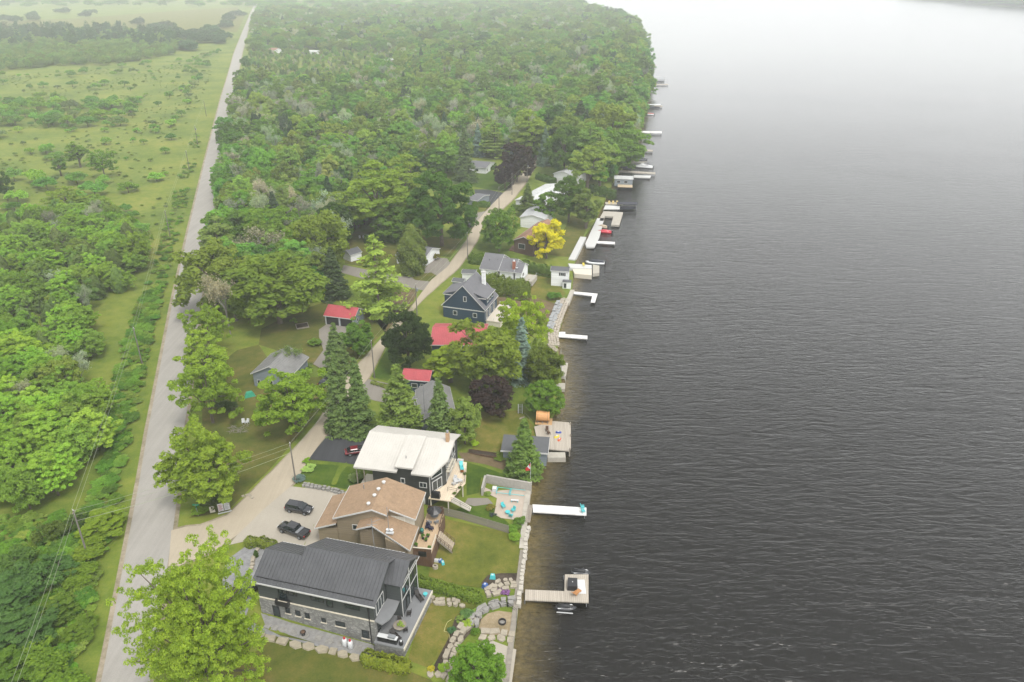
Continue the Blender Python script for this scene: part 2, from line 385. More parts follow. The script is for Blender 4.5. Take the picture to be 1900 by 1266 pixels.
LANE_R = [(312, 1060), (345, 1045), (400, 1022), (445, 990), (490, 945), (548, 896), (575, 850), (600, 815), (625, 785), (645, 748), (662, 728), (684, 702), (704, 664), (725, 624), (785, 556), (820, 524), (851, 498), (886, 446), (896, 416), (928, 392), (950, 372), (971, 346), (990, 315), (1001, 293), (1012, 275), (1040, 240)]
strip('gravel_lane_verge', LANE_L, LANE_R, M_shoulder, 0.03, 160, 0.5)
strip('gravel_lane', LANE_L, LANE_R, M_gravel, 0.075, 160)
M_pad = road_mat('parking_concrete', (0.38, 0.345, 0.285), math.radians(60), 0.06)
M_asph = road_mat('asphalt_drive', (0.055, 0.057, 0.062), math.radians(75), 0.3)
M_drive = road_mat('old_drive', (0.23, 0.21, 0.18), math.radians(75), 0.12)
drape('parking_pad', [(425, 1012), (480, 945), (540, 903), (585, 908), (640, 918), (650, 960), (610, 1015), (560, 1030), (500, 1020), (455, 1005)], M_pad, 0.055)
drape('asphalt_driveway', [(608, 808), (650, 809), (700, 825), (700, 868), (655, 862), (572, 853), (590, 830)], M_asph, 0.06)
drape('garage_driveway', [(606, 602), (650, 606), (642, 630), (628, 655), (640, 690), (660, 680), (640, 705), (606, 690), (581, 676), (600, 650), (592, 625), (592, 612)], M_drive, 0.05)
drape('cottage_driveway', [(684, 704), (720, 712), (740, 722), (735, 752), (695, 744), (655, 728)], M_drive, 0.05)
drape('north_driveway', [(638, 492), (700, 505), (765, 515), (800, 524), (788, 540), (740, 530), (690, 522), (632, 506)], M_drive, 0.05)
drape('wide_driveway', [(782, 475), (830, 480), (836, 490), (812, 515), (800, 512), (772, 512)], M_drive, 0.05)
drape('maple_driveway', [(870, 398), (903, 392), (893, 412), (872, 412)], M_drive, 0.05)
drape('hedge_driveway', [(880, 352), (905, 352), (942, 360), (918, 384), (908, 388), (905, 378), (885, 372)], M_asph, 0.05)
drape('far_parking', [(1015, 233), (1052, 230), (1052, 243), (1012, 246)], M_drive, 0.05)
M_lawn = ground_mat('dry_lawn', [(0.34, (0.060, 0.080, 0.010)), (0.46, (0.098, 0.110, 0.016)), (0.56, (0.150, 0.134, 0.030)), (0.67, (0.230, 0.170, 0.062))], 0.12, 0.6, 4)
M_lush = ground_mat('lush_lawn', [(0.36, (0.028, 0.058, 0.006)), (0.5, (0.050, 0.090, 0.009)), (0.64, (0.085, 0.118, 0.016))], 0.15, 0.9, 7)
M_dull = ground_mat('dull_lawn', [(0.34, (0.042, 0.060, 0.009)), (0.46, (0.072, 0.086, 0.014)), (0.56, (0.105, 0.100, 0.022)), (0.67, (0.165, 0.128, 0.042))], 0.12, 0.5, 4)  # duller, darker green grass than the dry lawn
M_dirt = ground_mat('bare_earth', [(0.36, (0.0750, 0.0638, 0.0225)), (0.5, (0.1275, 0.0938, 0.0525)), (0.64, (0.1800, 0.1350, 0.0825))], 0.12, 0.8, 5)
M_mulch = ground_mat('mulch', [(0.36, (0.025, 0.02, 0.015)), (0.5, (0.055, 0.042, 0.03)), (0.64, (0.10, 0.08, 0.06))], 0.3, 2, 9)
M_sand = ground_mat('pit_gravel', [(0.36, (0.1600, 0.1280, 0.0720)), (0.5, (0.2480, 0.1960, 0.1200)), (0.64, (0.3200, 0.2640, 0.1760))], 0.3, 2, 9)
for nm, px, m, off in (
    ('near_lawn', [(400, 1150), (470, 1172), (560, 1182), (640, 1205), (700, 1225), (765, 1248), (800, 1262), (860, 1330), (420, 1360)], M_dull, 0.03),
    ('lake_lawn', [(795, 1107), (850, 1110), (885, 1120), (876, 1150), (832, 1200), (795, 1240), (757, 1225), (770, 1180)], M_lawn, 0.03),
    ('fenced_lawn', [(806, 1000), (822, 962), (880, 975), (945, 988), (958, 1010), (972, 1015), (966, 1062), (935, 1072), (900, 1092), (850, 1085), (795, 1070), (800, 1040)], M_lawn, 0.03),
    ('front_lawn', [(560, 860), (650, 866), (675, 880), (672, 900), (640, 908), (590, 898), (552, 888)], M_lush, 0.035),
    ('terrace_lawn', [(866, 858), (900, 868), (962, 888), (958, 900), (893, 886), (888, 915), (866, 920)], M_lush, 0.035),
    ('pool_lawn', [(846, 946), (880, 930), (905, 932), (946, 974), (944, 982), (900, 970)], M_lush, 0.035),
    ('cottage_lawn', [(880, 765), (960, 762), (990, 790), (992, 828), (930, 838), (880, 840), (866, 800)], M_lawn, 0.03),
    ('verge_lawn', [(350, 962), (376, 945), (375, 700), (440, 650), (480, 640), (520, 700), (610, 700), (606, 745), (575, 785), (500, 872), (420, 950)], M_dull, 0.025),
    ('garage_lawn', [(480, 640), (485, 610), (560, 575), (605, 560), (690, 585), (722, 600), (712, 616), (675, 655), (640, 690), (600, 690), (560, 665)], M_dull, 0.03),
    ('drive_side_lawn', [(690, 700), (706, 668), (728, 630), (735, 660), (750, 712), (720, 708)], M_lush, 0.03),
    ('boathouse_lawn', [(985, 495), (1022, 510), (1050, 545), (1020, 575), (1000, 560), (960, 520)], M_lawn, 0.03),
    ('bare_yard', [(900, 540), (980, 548), (1020, 560), (1045, 570), (1030, 600), (1000, 610), (900, 575)], M_dirt, 0.035),
    ('wall_lawn', [(1000, 470), (1060, 478), (1082, 440), (1096, 405), (1060, 400), (1040, 440)], M_dull, 0.03),
    ('maple_yard', [(868, 372), (905, 372), (915, 384), (898, 400), (868, 396)], M_lawn, 0.03),
    ('north_yard', [(640, 430), (700, 430), (760, 440), (860, 440), (835, 478), (780, 470), (720, 500), (640, 490)], M_dull, 0.03),
    ('far_lawn', [(868, 318), (925, 318), (958, 330), (944, 356), (905, 352), (872, 345)], M_lush, 0.03),
    ('orange_earth_verge', [(740, 530), (775, 540), (764, 566), (715, 618), (700, 600), (720, 560)], M_dirt, 0.03),
    ('driveway_island', [(760, 512), (800, 506), (816, 515), (800, 523), (770, 520)], M_dull, 0.06),
    ('far_meadow', [(940, 122), (1120, 118), (1140, 128), (1010, 140)], M_lawn, 0.03),
    ('mown_meadow', [(1010, 226), (1060, 222), (1058, 229), (1012, 233)], M_lush, 0.03),
    ('gravel_yard', [(455, 1015), (512, 1005), (520, 1030), (480, 1060), (470, 1100), (455, 1150), (520, 1180), (640, 1205), (640, 1212), (470, 1172), (400, 1150), (420, 1040)], mat('grey_gravel', (0.23, 0.23, 0.23), 0.95, 0.35, 1.5, 12), 0.045),
    ('side_patio', [(484, 1138), (492, 1160), (540, 1180), (600, 1198), (660, 1216), (702, 1226), (702, 1204), (690, 1196), (600, 1172), (540, 1156)], mat('patio_gravel', (0.25, 0.245, 0.235), 0.95, 0.3, 1.5, 12), 0.04),
    ('flower_bed_soil', [(832, 1185), (845, 1145), (870, 1135), (895, 1150), (860, 1190), (838, 1215), (830, 1250), (800, 1245)], M_mulch, 0.05),
    ('mulch_bed', [(893, 1082), (905, 1068), (930, 1064), (962, 1064), (962, 1078), (930, 1085), (915, 1098), (900, 1100)], M_mulch, 0.05),
    ('fire_pit_gravel', [(893, 1150), (905, 1139), (925, 1134), (958, 1138), (956, 1178), (940, 1180), (900, 1178), (888, 1165)], M_sand, 0.06),
    ('garden_soil', [(850, 840), (900, 842), (960, 862), (965, 880), (900, 862), (860, 855)], M_dirt, 0.04),
    ('far_field', [(0, 40), (150, 34), (330, 20), (440, 14), (455, 30), (440, 60), (330, 60), (200, 52), (0, 62)], M_lawn, 0.03),
):
    drape(nm, px, m, off, step=2.5 if nm not in ('far_field', 'far_meadow') else 40)

# ------------------------------------------------------------------ trees
M_leaf = foliage_mat('foliage', 0.38); M_needle = foliage_mat('needle_foliage', 0.2)
M_bark = mat('bark', (0.12, 0.095, 0.07), 0.95, 0.35, 3, 12, bmp=0.3); M_greybark = mat('grey_bark', (0.26, 0.235, 0.21), 0.95, 0.3, 3, 12)
def nrm(a): return a / np.maximum(np.linalg.norm(a, axis=1, keepdims=True), 1e-9)
def leaf_mesh(name, P, Nn, size, rng, m, aspect=0.55):
    n = len(P); t = nrm(np.cross(Nn, rng.normal(size=(n, 3)))); b = np.cross(Nn, t); s = (size * rng.uniform(0.6, 1.4, n))[:, None]
    V = np.stack([P + t * s, P + b * s * aspect, P - t * s, P - b * s * aspect], 1).reshape(-1, 3).astype(np.float32)
    me = bpy.data.meshes.new(name); me.vertices.add(4 * n); me.vertices.foreach_set('co', V.ravel())
    me.loops.add(4 * n); me.loops.foreach_set('vertex_index', np.arange(4 * n, dtype=np.int32))
    me.polygons.add(n); me.polygons.foreach_set('loop_start', np.arange(0, 4 * n, 4, dtype=np.int32))
    me.update(calc_edges=True); me.materials.append(m); return me
def sph(rng, n, zlo=-1.0):
    z = rng.uniform(zlo, 1, n); a = rng.uniform(0, 2 * math.pi, n); r = np.sqrt(1 - z * z)
    return np.stack([r * np.cos(a), r * np.sin(a), z], 1)
def tube_mesh(name, segs, m, n=6):
    b = MB()
    for p0, p1, r0, r1 in segs: b.tube(p0, p1, r0, r1, n, cap=False)
    me = bpy.data.meshes.new(name); me.from_pydata(b.v, [], b.f); me.materials.append(m); me.update(); return me
PROTO = {}
def finish(key, crown, trunk):
    co = np.empty(len(crown.vertices) * 3, np.float32); crown.vertices.foreach_get('co', co); co = co.reshape(-1, 3)
    r = float(np.percentile(np.abs(co[:, :2]), 98)); h = float(co[:, 2].max()); PROTO[key] = (crown, trunk, r, h)
def broadleaf(key, seed, H=10.0, R=4.0, base=0.04, nc=30, leaves=9000, leaf=0.27, flat=0.78, low=-0.8, cr=(0.26, 0.42), openness=0.0, lobes=0.25):
    rng = np.random.default_rng(seed); zc, rz = H * (base + 1) / 2, H * (1 - base) / 2
    d = sph(rng, nc, low); lob = 1 + lobes * np.sin(d[:, 0] * 3.1 + seed) * np.cos(d[:, 1] * 2.7 + 2 * seed)
    rad = (rng.uniform(0.12, 1.0, nc) ** 0.42 * 0.95 if nc > 60 else rng.uniform(0.5, 0.9, nc)) * lob; C = np.stack([d[:, 0] * R * rad, d[:, 1] * R * rad, zc + d[:, 2] * rz * rad * 0.92], 1)
    rc = R * rng.uniform(cr[0], cr[1], nc); w = rc ** 2 / (rc ** 2).sum(); P, Nn = [], []
    for c, r, k in zip(C, rc, (w * leaves).astype(int)):
        s = sph(rng, k, -0.55); p = c + s * (r * rng.uniform(0.62, 1.08, k))[:, None] * np.array([1, 1, flat]) + rng.normal(0, 0.05 * r, (k, 3))
        q = nrm(s * 0.7 + np.array([0, 0, 0.75]) + rng.normal(0, 0.45, (k, 3)))
        if openness: keep = rng.random(k) > openness * (0.5 + 0.5 * np.sin(p[:, 0] * 2.3 + p[:, 2] * 1.9)); p, q = p[keep], q[keep]
        P.append(p); Nn.append(q)
    P = np.concatenate(P); Nn = np.concatenate(Nn); P[:, 2] = np.maximum(P[:, 2], 0.15)
    segs = [((0, 0, -0.3), (0, 0, H * 0.3), H * 0.026, H * 0.02), ((0, 0, H * 0.3), (0.1, 0.05, H * 0.62), H * 0.02, H * 0.008)]
    for i in range(min(nc, 14) if nc < 500 else 60):
        z0 = H * rng.uniform(0.2, 0.48); c = C[i]; mid = (c[0] * 0.45, c[1] * 0.45, z0 + (c[2] - z0) * 0.6)
        segs += [((0, 0, z0), mid, H * 0.011, H * 0.007), (mid, tuple(c), H * 0.007, H * 0.002)]
    finish(key, leaf_mesh(key + '_crown', P, Nn, leaf, rng, M_leaf), tube_mesh(key + '_trunk', segs, M_bark))
def conifer(key, seed, H=16.0, R=3.1, step=0.42, nb=10, dens=13, size=0.30, droop=0.32, start=0.04, power=0.85, ragged=0.2):
    rng = np.random.default_rng(seed); P, Nn = [], []; segs = [((0, 0, -0.3), (0, 0, H * 0.97), H * 0.016, 0.03)]
    z = H * start
    while z < H * 0.985:
        for k in range(nb if z < H * 0.8 else 6):
            a = rng.uniform(0, 2 * math.pi); L = R * (1 - z / H) ** power * rng.uniform(1 - ragged * 1.6, 1 + ragged * 0.6) + 0.12
            n = int(5 + dens * L); t = rng.uniform(0.12, 1.0, n) ** 0.8
            dirv = np.array([math.cos(a), math.sin(a), 0]); side = np.array([-math.sin(a), math.cos(a), 0])
            p = dirv * (L * t)[:, None] + side * (rng.normal(0, 0.17, n) * L * (0.35 + t) * 0.6)[:, None]
            p[:, 2] += z - droop * L * t + 0.14 * L * t ** 3 + rng.normal(0, 0.06, n) - rng.uniform(0, 0.16, n) * L * 0.6
            P.append(p); Nn.append(nrm(np.array([0, 0, 1.0]) + dirv * 0.55 + rng.normal(0, 0.45, (n, 3))))
        z += step * rng.uniform(0.7, 1.3)
    P = np.concatenate(P); Nn = np.concatenate(Nn); P[:, 2] = np.maximum(P[:, 2], 0.12)
    finish(key, leaf_mesh(key + '_crown', P, Nn, size, rng, M_needle, 0.42), tube_mesh(key + '_trunk', segs, M_bark))
def cedar(key, seed, H=9.0, R=2.4, n=9000, leaf=0.2, tip=0.9, base=0.0):
    rng = np.random.default_rng(seed); u = rng.random(n) ** 0.85; a = rng.uniform(0, 2 * math.pi, n)
    prof = np.sin(np.pi * np.clip(u * 0.86 + 0.13, 0, 1)) ** 0.62 * (1 - u * 0.25)
    wob = 1 + 0.13 * np.sin(a * 5 + u * 17) + 0.10 * np.sin(a * 3 - u * 9 + seed)
    r = R * prof * wob * rng.uniform(0.72, 1.04, n); P = np.stack([r * np.cos(a), r * np.sin(a), H * (base + (1 - base) * u)], 1) + rng.normal(0, 0.1, (n, 3))
    Nn = nrm(np.stack([np.cos(a), np.sin(a), 0.5 + u * 0.6], 1) + rng.normal(0, 0.5, (n, 3)))
    finish(key, leaf_mesh(key + '_crown', P, Nn, leaf, rng, M_needle), tube_mesh(key + '_trunk', [((0, 0, -0.3), (0, 0, H * 0.8), 0.18, 0.05)], M_bark))
def bare(key, seed, H=11.0, R=3.6, leaves=2600):
    rng = np.random.default_rng(seed); segs = []; tips = []
    def grow(p, d, L, r, lev):
        q = p + d * L; segs.append((tuple(p), tuple(q), r, r * 0.62))
        if lev == 0: tips.append(q); return
        for _ in range(4 if lev > 1 else 5):
            nd = d + rng.normal(0, 0.42, 3); nd[2] = abs(nd[2]) * 0.75 + 0.25; grow(p + d * L * rng.uniform(0.45, 1.0), nd / np.linalg.norm(nd), L * rng.uniform(0.5, 0.75), r * 0.5, lev - 1)
    grow(np.array([0, 0, -0.3]), np.array([0.03, 0.02, 1.0]), H * 0.42, 0.15, 4)
    T = np.array(tips); k = rng.integers(0, len(T), leaves); P = T[k] + rng.normal(0, 0.35, (leaves, 3)); P[:, 2] = np.maximum(P[:, 2], 0.3)
    finish(key, leaf_mesh(key + '_crown', P, nrm(rng.normal(size=(leaves, 3)) + np.array([0, 0, 0.6])), 0.17, rng, M_leaf), tube_mesh(key + '_trunk', segs, M_greybark, 3))
for i in range(5): broadleaf(f'green{i}', 10 + i, 10, 4.0 + 0.3 * (i % 2), 0.02 + 0.03 * (i % 3), 95 + 12 * i, 12000, 0.22, cr=(0.12, 0.23), lobes=0.35)
for i in range(4): broadleaf(f'lime{i}', 30 + i, 10, 4.4, 0.02 + 0.02 * i, 210, 19000, 0.165, 0.6, cr=(0.075, 0.15), openness=0.2, lobes=0.4)
for i in range(2): broadleaf(f'maple{i}', 50 + i, 10, 4.0, 0.02, 150, 17000, 0.18, 0.8, cr=(0.10, 0.19), lobes=0.16)
for i in range(2): broadleaf(f'tall{i}', 60 + i, 14, 3.6, 0.25, 110, 11000, 0.23, 0.8, cr=(0.11, 0.22), openness=0.2, lobes=0.45)
for i in range(3): broadleaf(f'slim{i}', 70 + i, 10, 2.1, 0.05, 50, 5000, 0.22, 0.9, cr=(0.18, 0.34), openness=0.3, lobes=0.4)
for i in range(3): broadleaf(f'shrub{i}', 80 + i, 2.6, 1.7, 0.0, 34, 2600, 0.13, 0.8, low=-0.1, cr=(0.18, 0.34))
broadleaf('walnut', 97, 17, 8.2, 0.02, 1300, 135000, 0.115, 0.55, cr=(0.04, 0.075), openness=0.36, lobes=0.52)
for i in range(3): conifer(f'spruce{i}', 20 + i)
conifer('blue_spruce', 27, 16, 3.0, 0.4, 11, 14, 0.28, 0.2)
conifer('pine', 28, 16, 4.4, 0.9, 8, 13, 0.36, -0.08, 0.18, 0.55, 0.35)
conifer('larch', 29, 16, 5.0, 0.95, 9, 13, 0.32, 0.05, 0.06, 0.7, 0.35)
for i in range(2): cedar(f'cedar{i}', 40 + i)
for i in range(3): bare(f'bare{i}', 90 + i)
CAT = {'shrub': 'shrub'}
_r = random.Random(5)
def plant(key, X, Y, h, r, tint, name, label, group=None, cat='tree', z=None, rot=None, jitter=0.03):
    crown, trunk, pr_, ph = PROTO[key]; z = tz(X, Y) if z is None else z
    if key[:4] != 'bare' and tint is not YELLOW and 0.69 * tint[1] < tint[0] < tint[1]: tint = (0.69 * tint[1], tint[1], tint[2])
    t = thing(name, (X, Y, z), _r.uniform(0, 6.28) if rot is None else rot, label, cat, group); t.scale = (r / pr_, r / pr_, h / ph)
    c = link(bpy.data.objects.new('crown', crown), t); j = lambda: 1 + _r.uniform(-jitter, jitter)
    c['tint'] = [tint[0] * j(), tint[1] * j(), tint[2] * j()]
    if trunk is not None: link(bpy.data.objects.new('trunk', trunk), t)
    return t
TREES = []
def tree(box, key, tint, name, label, group=None, cat='tree', bf=0.08, keep=True):
    x0, y0, x1, y1 = box; g = at((x0 + x1) / 2, y1 - bf * (y1 - y0))
    h = ht(g.x, g.y, g.z, y0); r = (x1 - x0) / 2 * depth(g.x, g.y) / FPX
    if keep: TREES.append((g.x, g.y, r))
    return plant(key, g.x, g.y, h, r, tint, name, label, group, cat)
LIME = (0.212, 0.298, 0.036); LIME2 = (0.163, 0.250, 0.031); GREEN = (0.1256, 0.2217, 0.0329); MID = (0.0957, 0.1788, 0.0299); DARK = (0.0440, 0.0858, 0.0176)
SPR = (0.0957, 0.1502, 0.0478); BLUE = (0.1430, 0.2145, 0.1885); OLIVE = (0.1256, 0.1788, 0.0389); PURPLE = (0.042, 0.031, 0.028); YELLOW = (0.52, 0.50, 0.025)
TAN = (0.2272, 0.2860, 0.0523); GREY = (0.25, 0.25, 0.18); BUSH = (0.105, 0.19, 0.025); BLUEGREEN = (0.0676, 0.1365, 0.0390); DKSPR = (0.0540, 0.0840, 0.0360)
# ------------------------------------------------------------------ trees one can pick out
for box, key, tint, name, label in (
    ((312, 985, 498, 1345), 'walnut', LIME, 'walnut_tree', 'big lime green spreading tree in the foreground beside the dark metal roofed house'),
    ((332, 782, 456, 950), 'lime0', LIME2, 'leafy_tree', 'lime green tree at the road junction above the small signs'),
    ((345, 672, 446, 794), 'lime1', LIME2, 'leafy_tree', 'broad lime green tree by the road in front of the grey roofed house'),
    ((346, 620, 436, 722), 'lime2', LIME, 'leafy_tree', 'lime green roadside tree, middle of the three beside the grey roofed house'),
    ((352, 570, 436, 668), 'lime3', LIME2, 'leafy_tree', 'lime green roadside tree, farthest of the three beside the grey roofed house'),
    ((492, 680, 612, 812), 'lime2', LIME2, 'leafy_tree', 'wide yellow green tree on the lawn between the two roads'),
    ((520, 640, 574, 694), 'bare0', (0.1430, 0.2080, 0.0650), 'small_tree', 'thin open leafed small tree behind the wide yellow green tree'),
    ((640, 592, 692, 664), 'green1', MID, 'round_tree', 'round dark green tree in front of the red roofed garage'),
    ((604, 598, 652, 702), 'spruce0', SPR, 'spruce_tree', 'spruce farthest back of the three along the gravel lane'),
    ((610, 652, 660, 812), 'spruce1', SPR, 'spruce_tree', 'tall spruce beside the asphalt driveway, left of its twin'),
    ((645, 662, 695, 812), 'spruce2', SPR, 'spruce_tree', 'tall spruce beside the asphalt driveway, right of its twin'),
    ((706, 676, 784, 822), 'spruce1', OLIVE, 'spruce_tree', 'broad spruce in front of the grey roofed cottage'),
    ((792, 700, 846, 838), 'spruce0', SPR, 'spruce_tree', 'slender spruce rising behind the white metal roof'),
    ((832, 732, 894, 832), 'green3', (0.1690, 0.2275, 0.0520), 'round_tree', 'pale green rounded tree next to the slender spruce'),
    ((716, 576, 802, 694), 'maple0', (0.0286, 0.0468, 0.0156), 'maple_tree', 'almost black green round maple beside the gravel lane'),
    ((836, 600, 965, 735), 'green2', (0.1495, 0.1950, 0.0286), 'leafy_tree', 'large loose green tree between the navy house and the purple tree'),
    ((800, 640, 872, 715), 'tall1', (0.2470, 0.2730, 0.0286), 'leafy_tree', 'yellow green leafy tree behind the grey roofed cottage'),
    ((922, 553, 1018, 672), 'lime3', (0.2080, 0.3120, 0.0260), 'leafy_tree', 'bright green spreading tree beside the stone terraces'),
    ((945, 588, 990, 716), 'blue_spruce', BLUE, 'blue_spruce', 'blue grey spruce near the lake between broad green trees'),
    ((975, 640, 1042, 728), 'maple1', (0.1235, 0.1495, 0.0234), 'round_tree', 'olive green dome shaped tree above the small concrete landings'),
    ((874, 698, 950, 776), 'maple0', PURPLE, 'purple_tree', 'dark purple leafed tree on the cottage lawn'),
    ((976, 706, 1042, 776), 'maple1', BUSH, 'waterside_bush', 'bright green bush by the water next to the barrel sauna'),
    ((944, 776, 1000, 886), 'spruce2', (0.0975, 0.1625, 0.0390), 'spruce_tree', 'small spruce growing in front of the slate roofed boathouse'),
    ((834, 1206, 934, 1300), 'maple1', (0.1105, 0.2145, 0.0286), 'round_tree', 'round bright green tree beside the concrete patio in the foreground'),
    ((742, 414, 792, 516), 'cedar0', (0.1105, 0.1365, 0.0325), 'cedar_tree', 'tall egg shaped cedar in front of the white walled house'),
    ((656, 434, 752, 596), 'larch', TAN, 'larch_tree', 'tall yellowish larch above the red roofed garage'),
    ((598, 458, 646, 560), 'spruce1', DKSPR, 'spruce_tree', 'dark spruce left of the yellowish larch'),
    ((340, 452, 470, 592), 'green0', (0.1625, 0.2015, 0.0338), 'leafy_tree', 'wide green tree overhanging the main road'),
    ((448, 462, 592, 612), 'green1', (0.1495, 0.1885, 0.0286), 'leafy_tree', 'large rounded green tree at the edge of the garage lawn'),
    ((378, 505, 478, 632), 'bare1', GREY, 'bare_tree', 'half bare grey tree behind the roadside lime trees'),
    ((545, 390, 652, 512), 'green4', (0.1625, 0.2015, 0.0312), 'leafy_tree', 'large yellow green tree beside the dark maple in the wood'),
    ((594, 374, 660, 462), 'maple1', DARK, 'maple_tree', 'deep green round maple in the wood near the white shed'),
    ((470, 385, 562, 486), 'lime1', GREEN, 'leafy_tree', 'bright green tree in the middle of the wood by the road'),
    ((430, 425, 520, 520), 'bare2', GREY, 'bare_tree', 'grey thin leafed tree among the green trees by the road'),
    ((388, 388, 470, 478), 'green2', MID, 'leafy_tree', 'mid green tree on the wood edge where the road narrows'),
    ((640, 298, 766, 446), 'lime0', (0.2015, 0.2535, 0.0390), 'leafy_tree', 'tall pale green tree at the heart of the wood'),
    ((700, 290, 800, 400), 'lime2', (0.1885, 0.2405, 0.0390), 'leafy_tree', 'pale green tree behind the large dark maple'),
    ((700, 370, 790, 452), 'green3', MID, 'leafy_tree', 'green tree left of the large dark maple'),
    ((762, 320, 878, 468), 'maple0', (0.0585, 0.1196, 0.0234), 'maple_tree', 'very large dark green maple beside the lane'),
    ((892, 386, 960, 474), 'green4', MID, 'birch_tree', 'green birch with a pale trunk at the bend of the lane'),
    ((983, 407, 1044, 486), 'green2', YELLOW, 'yellow_tree', 'bright yellow tree beside the brown roofed cottage'),
    ((1056, 262, 1122, 372), 'tall0', (0.2145, 0.2665, 0.0520), 'poplar_tree', 'tall pale green tree with bare trunk near the shore'),
    ((954, 203, 1012, 306), 'tall1', (0.2145, 0.2600, 0.0455), 'poplar_tree', 'pale yellowish tree at the far end of the gravel lane'),
    ((930, 264, 988, 344), 'maple0', PURPLE, 'purple_tree', 'larger of the two dark purple trees by the far lane'),
    ((918, 300, 956, 356), 'maple1', (0.0416, 0.0325, 0.0390), 'purple_tree', 'smaller dark purple tree in front of its larger neighbour by the far lane'),
    ((1022, 325, 1088, 420), 'maple1', (0.0715, 0.1300, 0.0260), 'maple_tree', 'round deep green tree next to the white roofed buildings'),
    ((1064, 350, 1110, 430), 'slim0', (0.1300, 0.1560, 0.0390), 'leafy_tree', 'olive green slender tree at the shore above the white jetty'),
    ((962, 340, 996, 406), 'spruce0', (0.1105, 0.1430, 0.0390), 'spruce_tree', 'dark conifer standing before the white roof by the lane'),
    ((992, 355, 1030, 420), 'slim1', MID, 'leafy_tree', 'narrow green tree right of the white roof'),
    ((1012, 232, 1080, 335), 'maple0', (0.0780, 0.1430, 0.0260), 'leafy_tree', 'broad dark green tree shading the grey curved roof'),
    ((998, 234, 1024, 314), 'blue_spruce', (0.1170, 0.1820, 0.1300), 'blue_spruce', 'blue grey spruce at the far end of the lane'),
    ((844, 236, 882, 346), 'spruce1', (0.0910, 0.1365, 0.0585), 'spruce_tree', 'tall grey green spruce left of the far cottage'),
    ((896, 222, 940, 300), 'larch', (0.1625, 0.2145, 0.0520), 'larch_tree', 'light green larch behind the far cottage'),
    ((876, 228, 898, 296), 'blue_spruce', BLUE, 'blue_spruce', 'small blue spruce between the grey green spruce and the larch'),
    ((1088, 188, 1176, 300), 'green0', (0.1625, 0.2210, 0.0390), 'leafy_tree', 'large bright green tree above the far docks'),
    ((1100, 250, 1180, 330), 'green3', MID, 'leafy_tree', 'dark leaning tree over the water by the white cruiser'),
    ((1120, 225, 1192, 312), 'green1', GREEN, 'leafy_tree', 'green tree at the waterline by the long far dock'),
    ((1054, 186, 1096, 262), 'spruce2', DKSPR, 'spruce_tree', 'dark spruce beside the far parking place'),
    ((455, 160, 486, 212), 'spruce0', (0.0780, 0.1300, 0.0520), 'spruce_tree', 'dark roadside conifer near the first far driveway'),
    ((434, 165, 460, 216), 'tall0', GREEN, 'leafy_tree', 'single roadside tree with bare trunk at the first far driveway'),
    ((96, 345, 158, 396), 'lime0', LIME2, 'leafy_tree', 'lone round bright tree at the edge of the field'),
    ((236, 425, 288, 500), 'lime2', LIME2, 'leafy_tree', 'bright leafy tree standing alone left of the power line'),
    ((0, 318, 30, 378), 'green2', DARK, 'leafy_tree', 'dark green tree at the left edge of the field'),
    ((132, 262, 168, 315), 'tall1', GREEN, 'leafy_tree', 'open crowned tree standing in the field, taller of the pair'),
    ((100, 290, 128, 330), 'slim1', MID, 'leafy_tree', 'small dark crowned tree in the field left of the open crowned one'),
    ((170, 278, 220, 335), 'lime3', GREEN, 'leafy_tree', 'bushy tree in the field right of the open crowned one'),
    ((0, 40, 24, 64), 'pine', DKSPR, 'pine_tree', 'dark pine at the left edge beyond the meadow'),
):
    tree(box, key, tint, name, label)
# hedges and clipped shrubs
def hedge(pts, w, h, tint, label, name='hedge', leaf=0.2, dens=34, cat='hedge', group=None, wob=0.22):
    rng = np.random.default_rng(len(label) * 7 + int(abs(pts[0][0]))); G = [at(*p) for p in pts]; P, Nn = [], []
    for a, b in zip(G, G[1:]):
        L = math.dist(a[:2], b[:2]); d = np.array([b.x - a.x, b.y - a.y, 0]) / L; s = np.array([-d[1], d[0], 0]); n = int(dens * (L + w) * (w + 2 * h))
        u = rng.uniform(-0.15 * w, L + 0.15 * w, n); th = rng.uniform(-0.25, math.pi + 0.25, n)
        wb = 1 + wob * np.sin(u * 2.1 + 1.3 * np.sin(u)) * 0.5 + rng.normal(0, 0.06, n)
        c, sn = np.sign(np.cos(th)) * np.abs(np.cos(th)) ** 0.55, np.sign(np.sin(th)) * np.abs(np.sin(th)) ** 0.55
        end = np.clip(np.minimum(u + 0.2 * w, L + 0.2 * w - u) / (0.5 * w), 0.15, 1) ** 0.5
        base = np.array([a.x, a.y, 0]) + d * u[:, None]; zz = a.z + (b.z - a.z) * np.clip(u / L, 0, 1)
        p = base + s * (c * w / 2 * wb * end)[:, None]; p[:, 2] = zz + np.maximum(0.05, sn * h * wb * (0.75 + 0.25 * end)); P.append(p)
        Nn.append(nrm(s * c[:, None] + np.array([0, 0, 1]) * (sn[:, None] + 0.35) + rng.normal(0, 0.5, (n, 3))))
    me = leaf_mesh(name, np.concatenate(P), np.concatenate(Nn), leaf, rng, M_needle)
    o = link(bpy.data.objects.new(name, me)); o['tint'] = list(tint); return tag(o, label, cat, group)
hedge([(770, 1082), (830, 1100), (892, 1116)], 1.6, 1.5, (0.0975, 0.1495, 0.0234), 'long clipped hedge between the fenced lawn and the dark house deck')
hedge([(676, 1226), (718, 1236), (758, 1244)], 2.2, 1.6, (0.1300, 0.1625, 0.0208), 'golden green hedge below the near deck corner')
hedge([(458, 1012), (482, 1010), (512, 1018)], 1.8, 1.3, (0.1105, 0.1430, 0.0260), 'low cedar hedge at the edge of the parking pad')
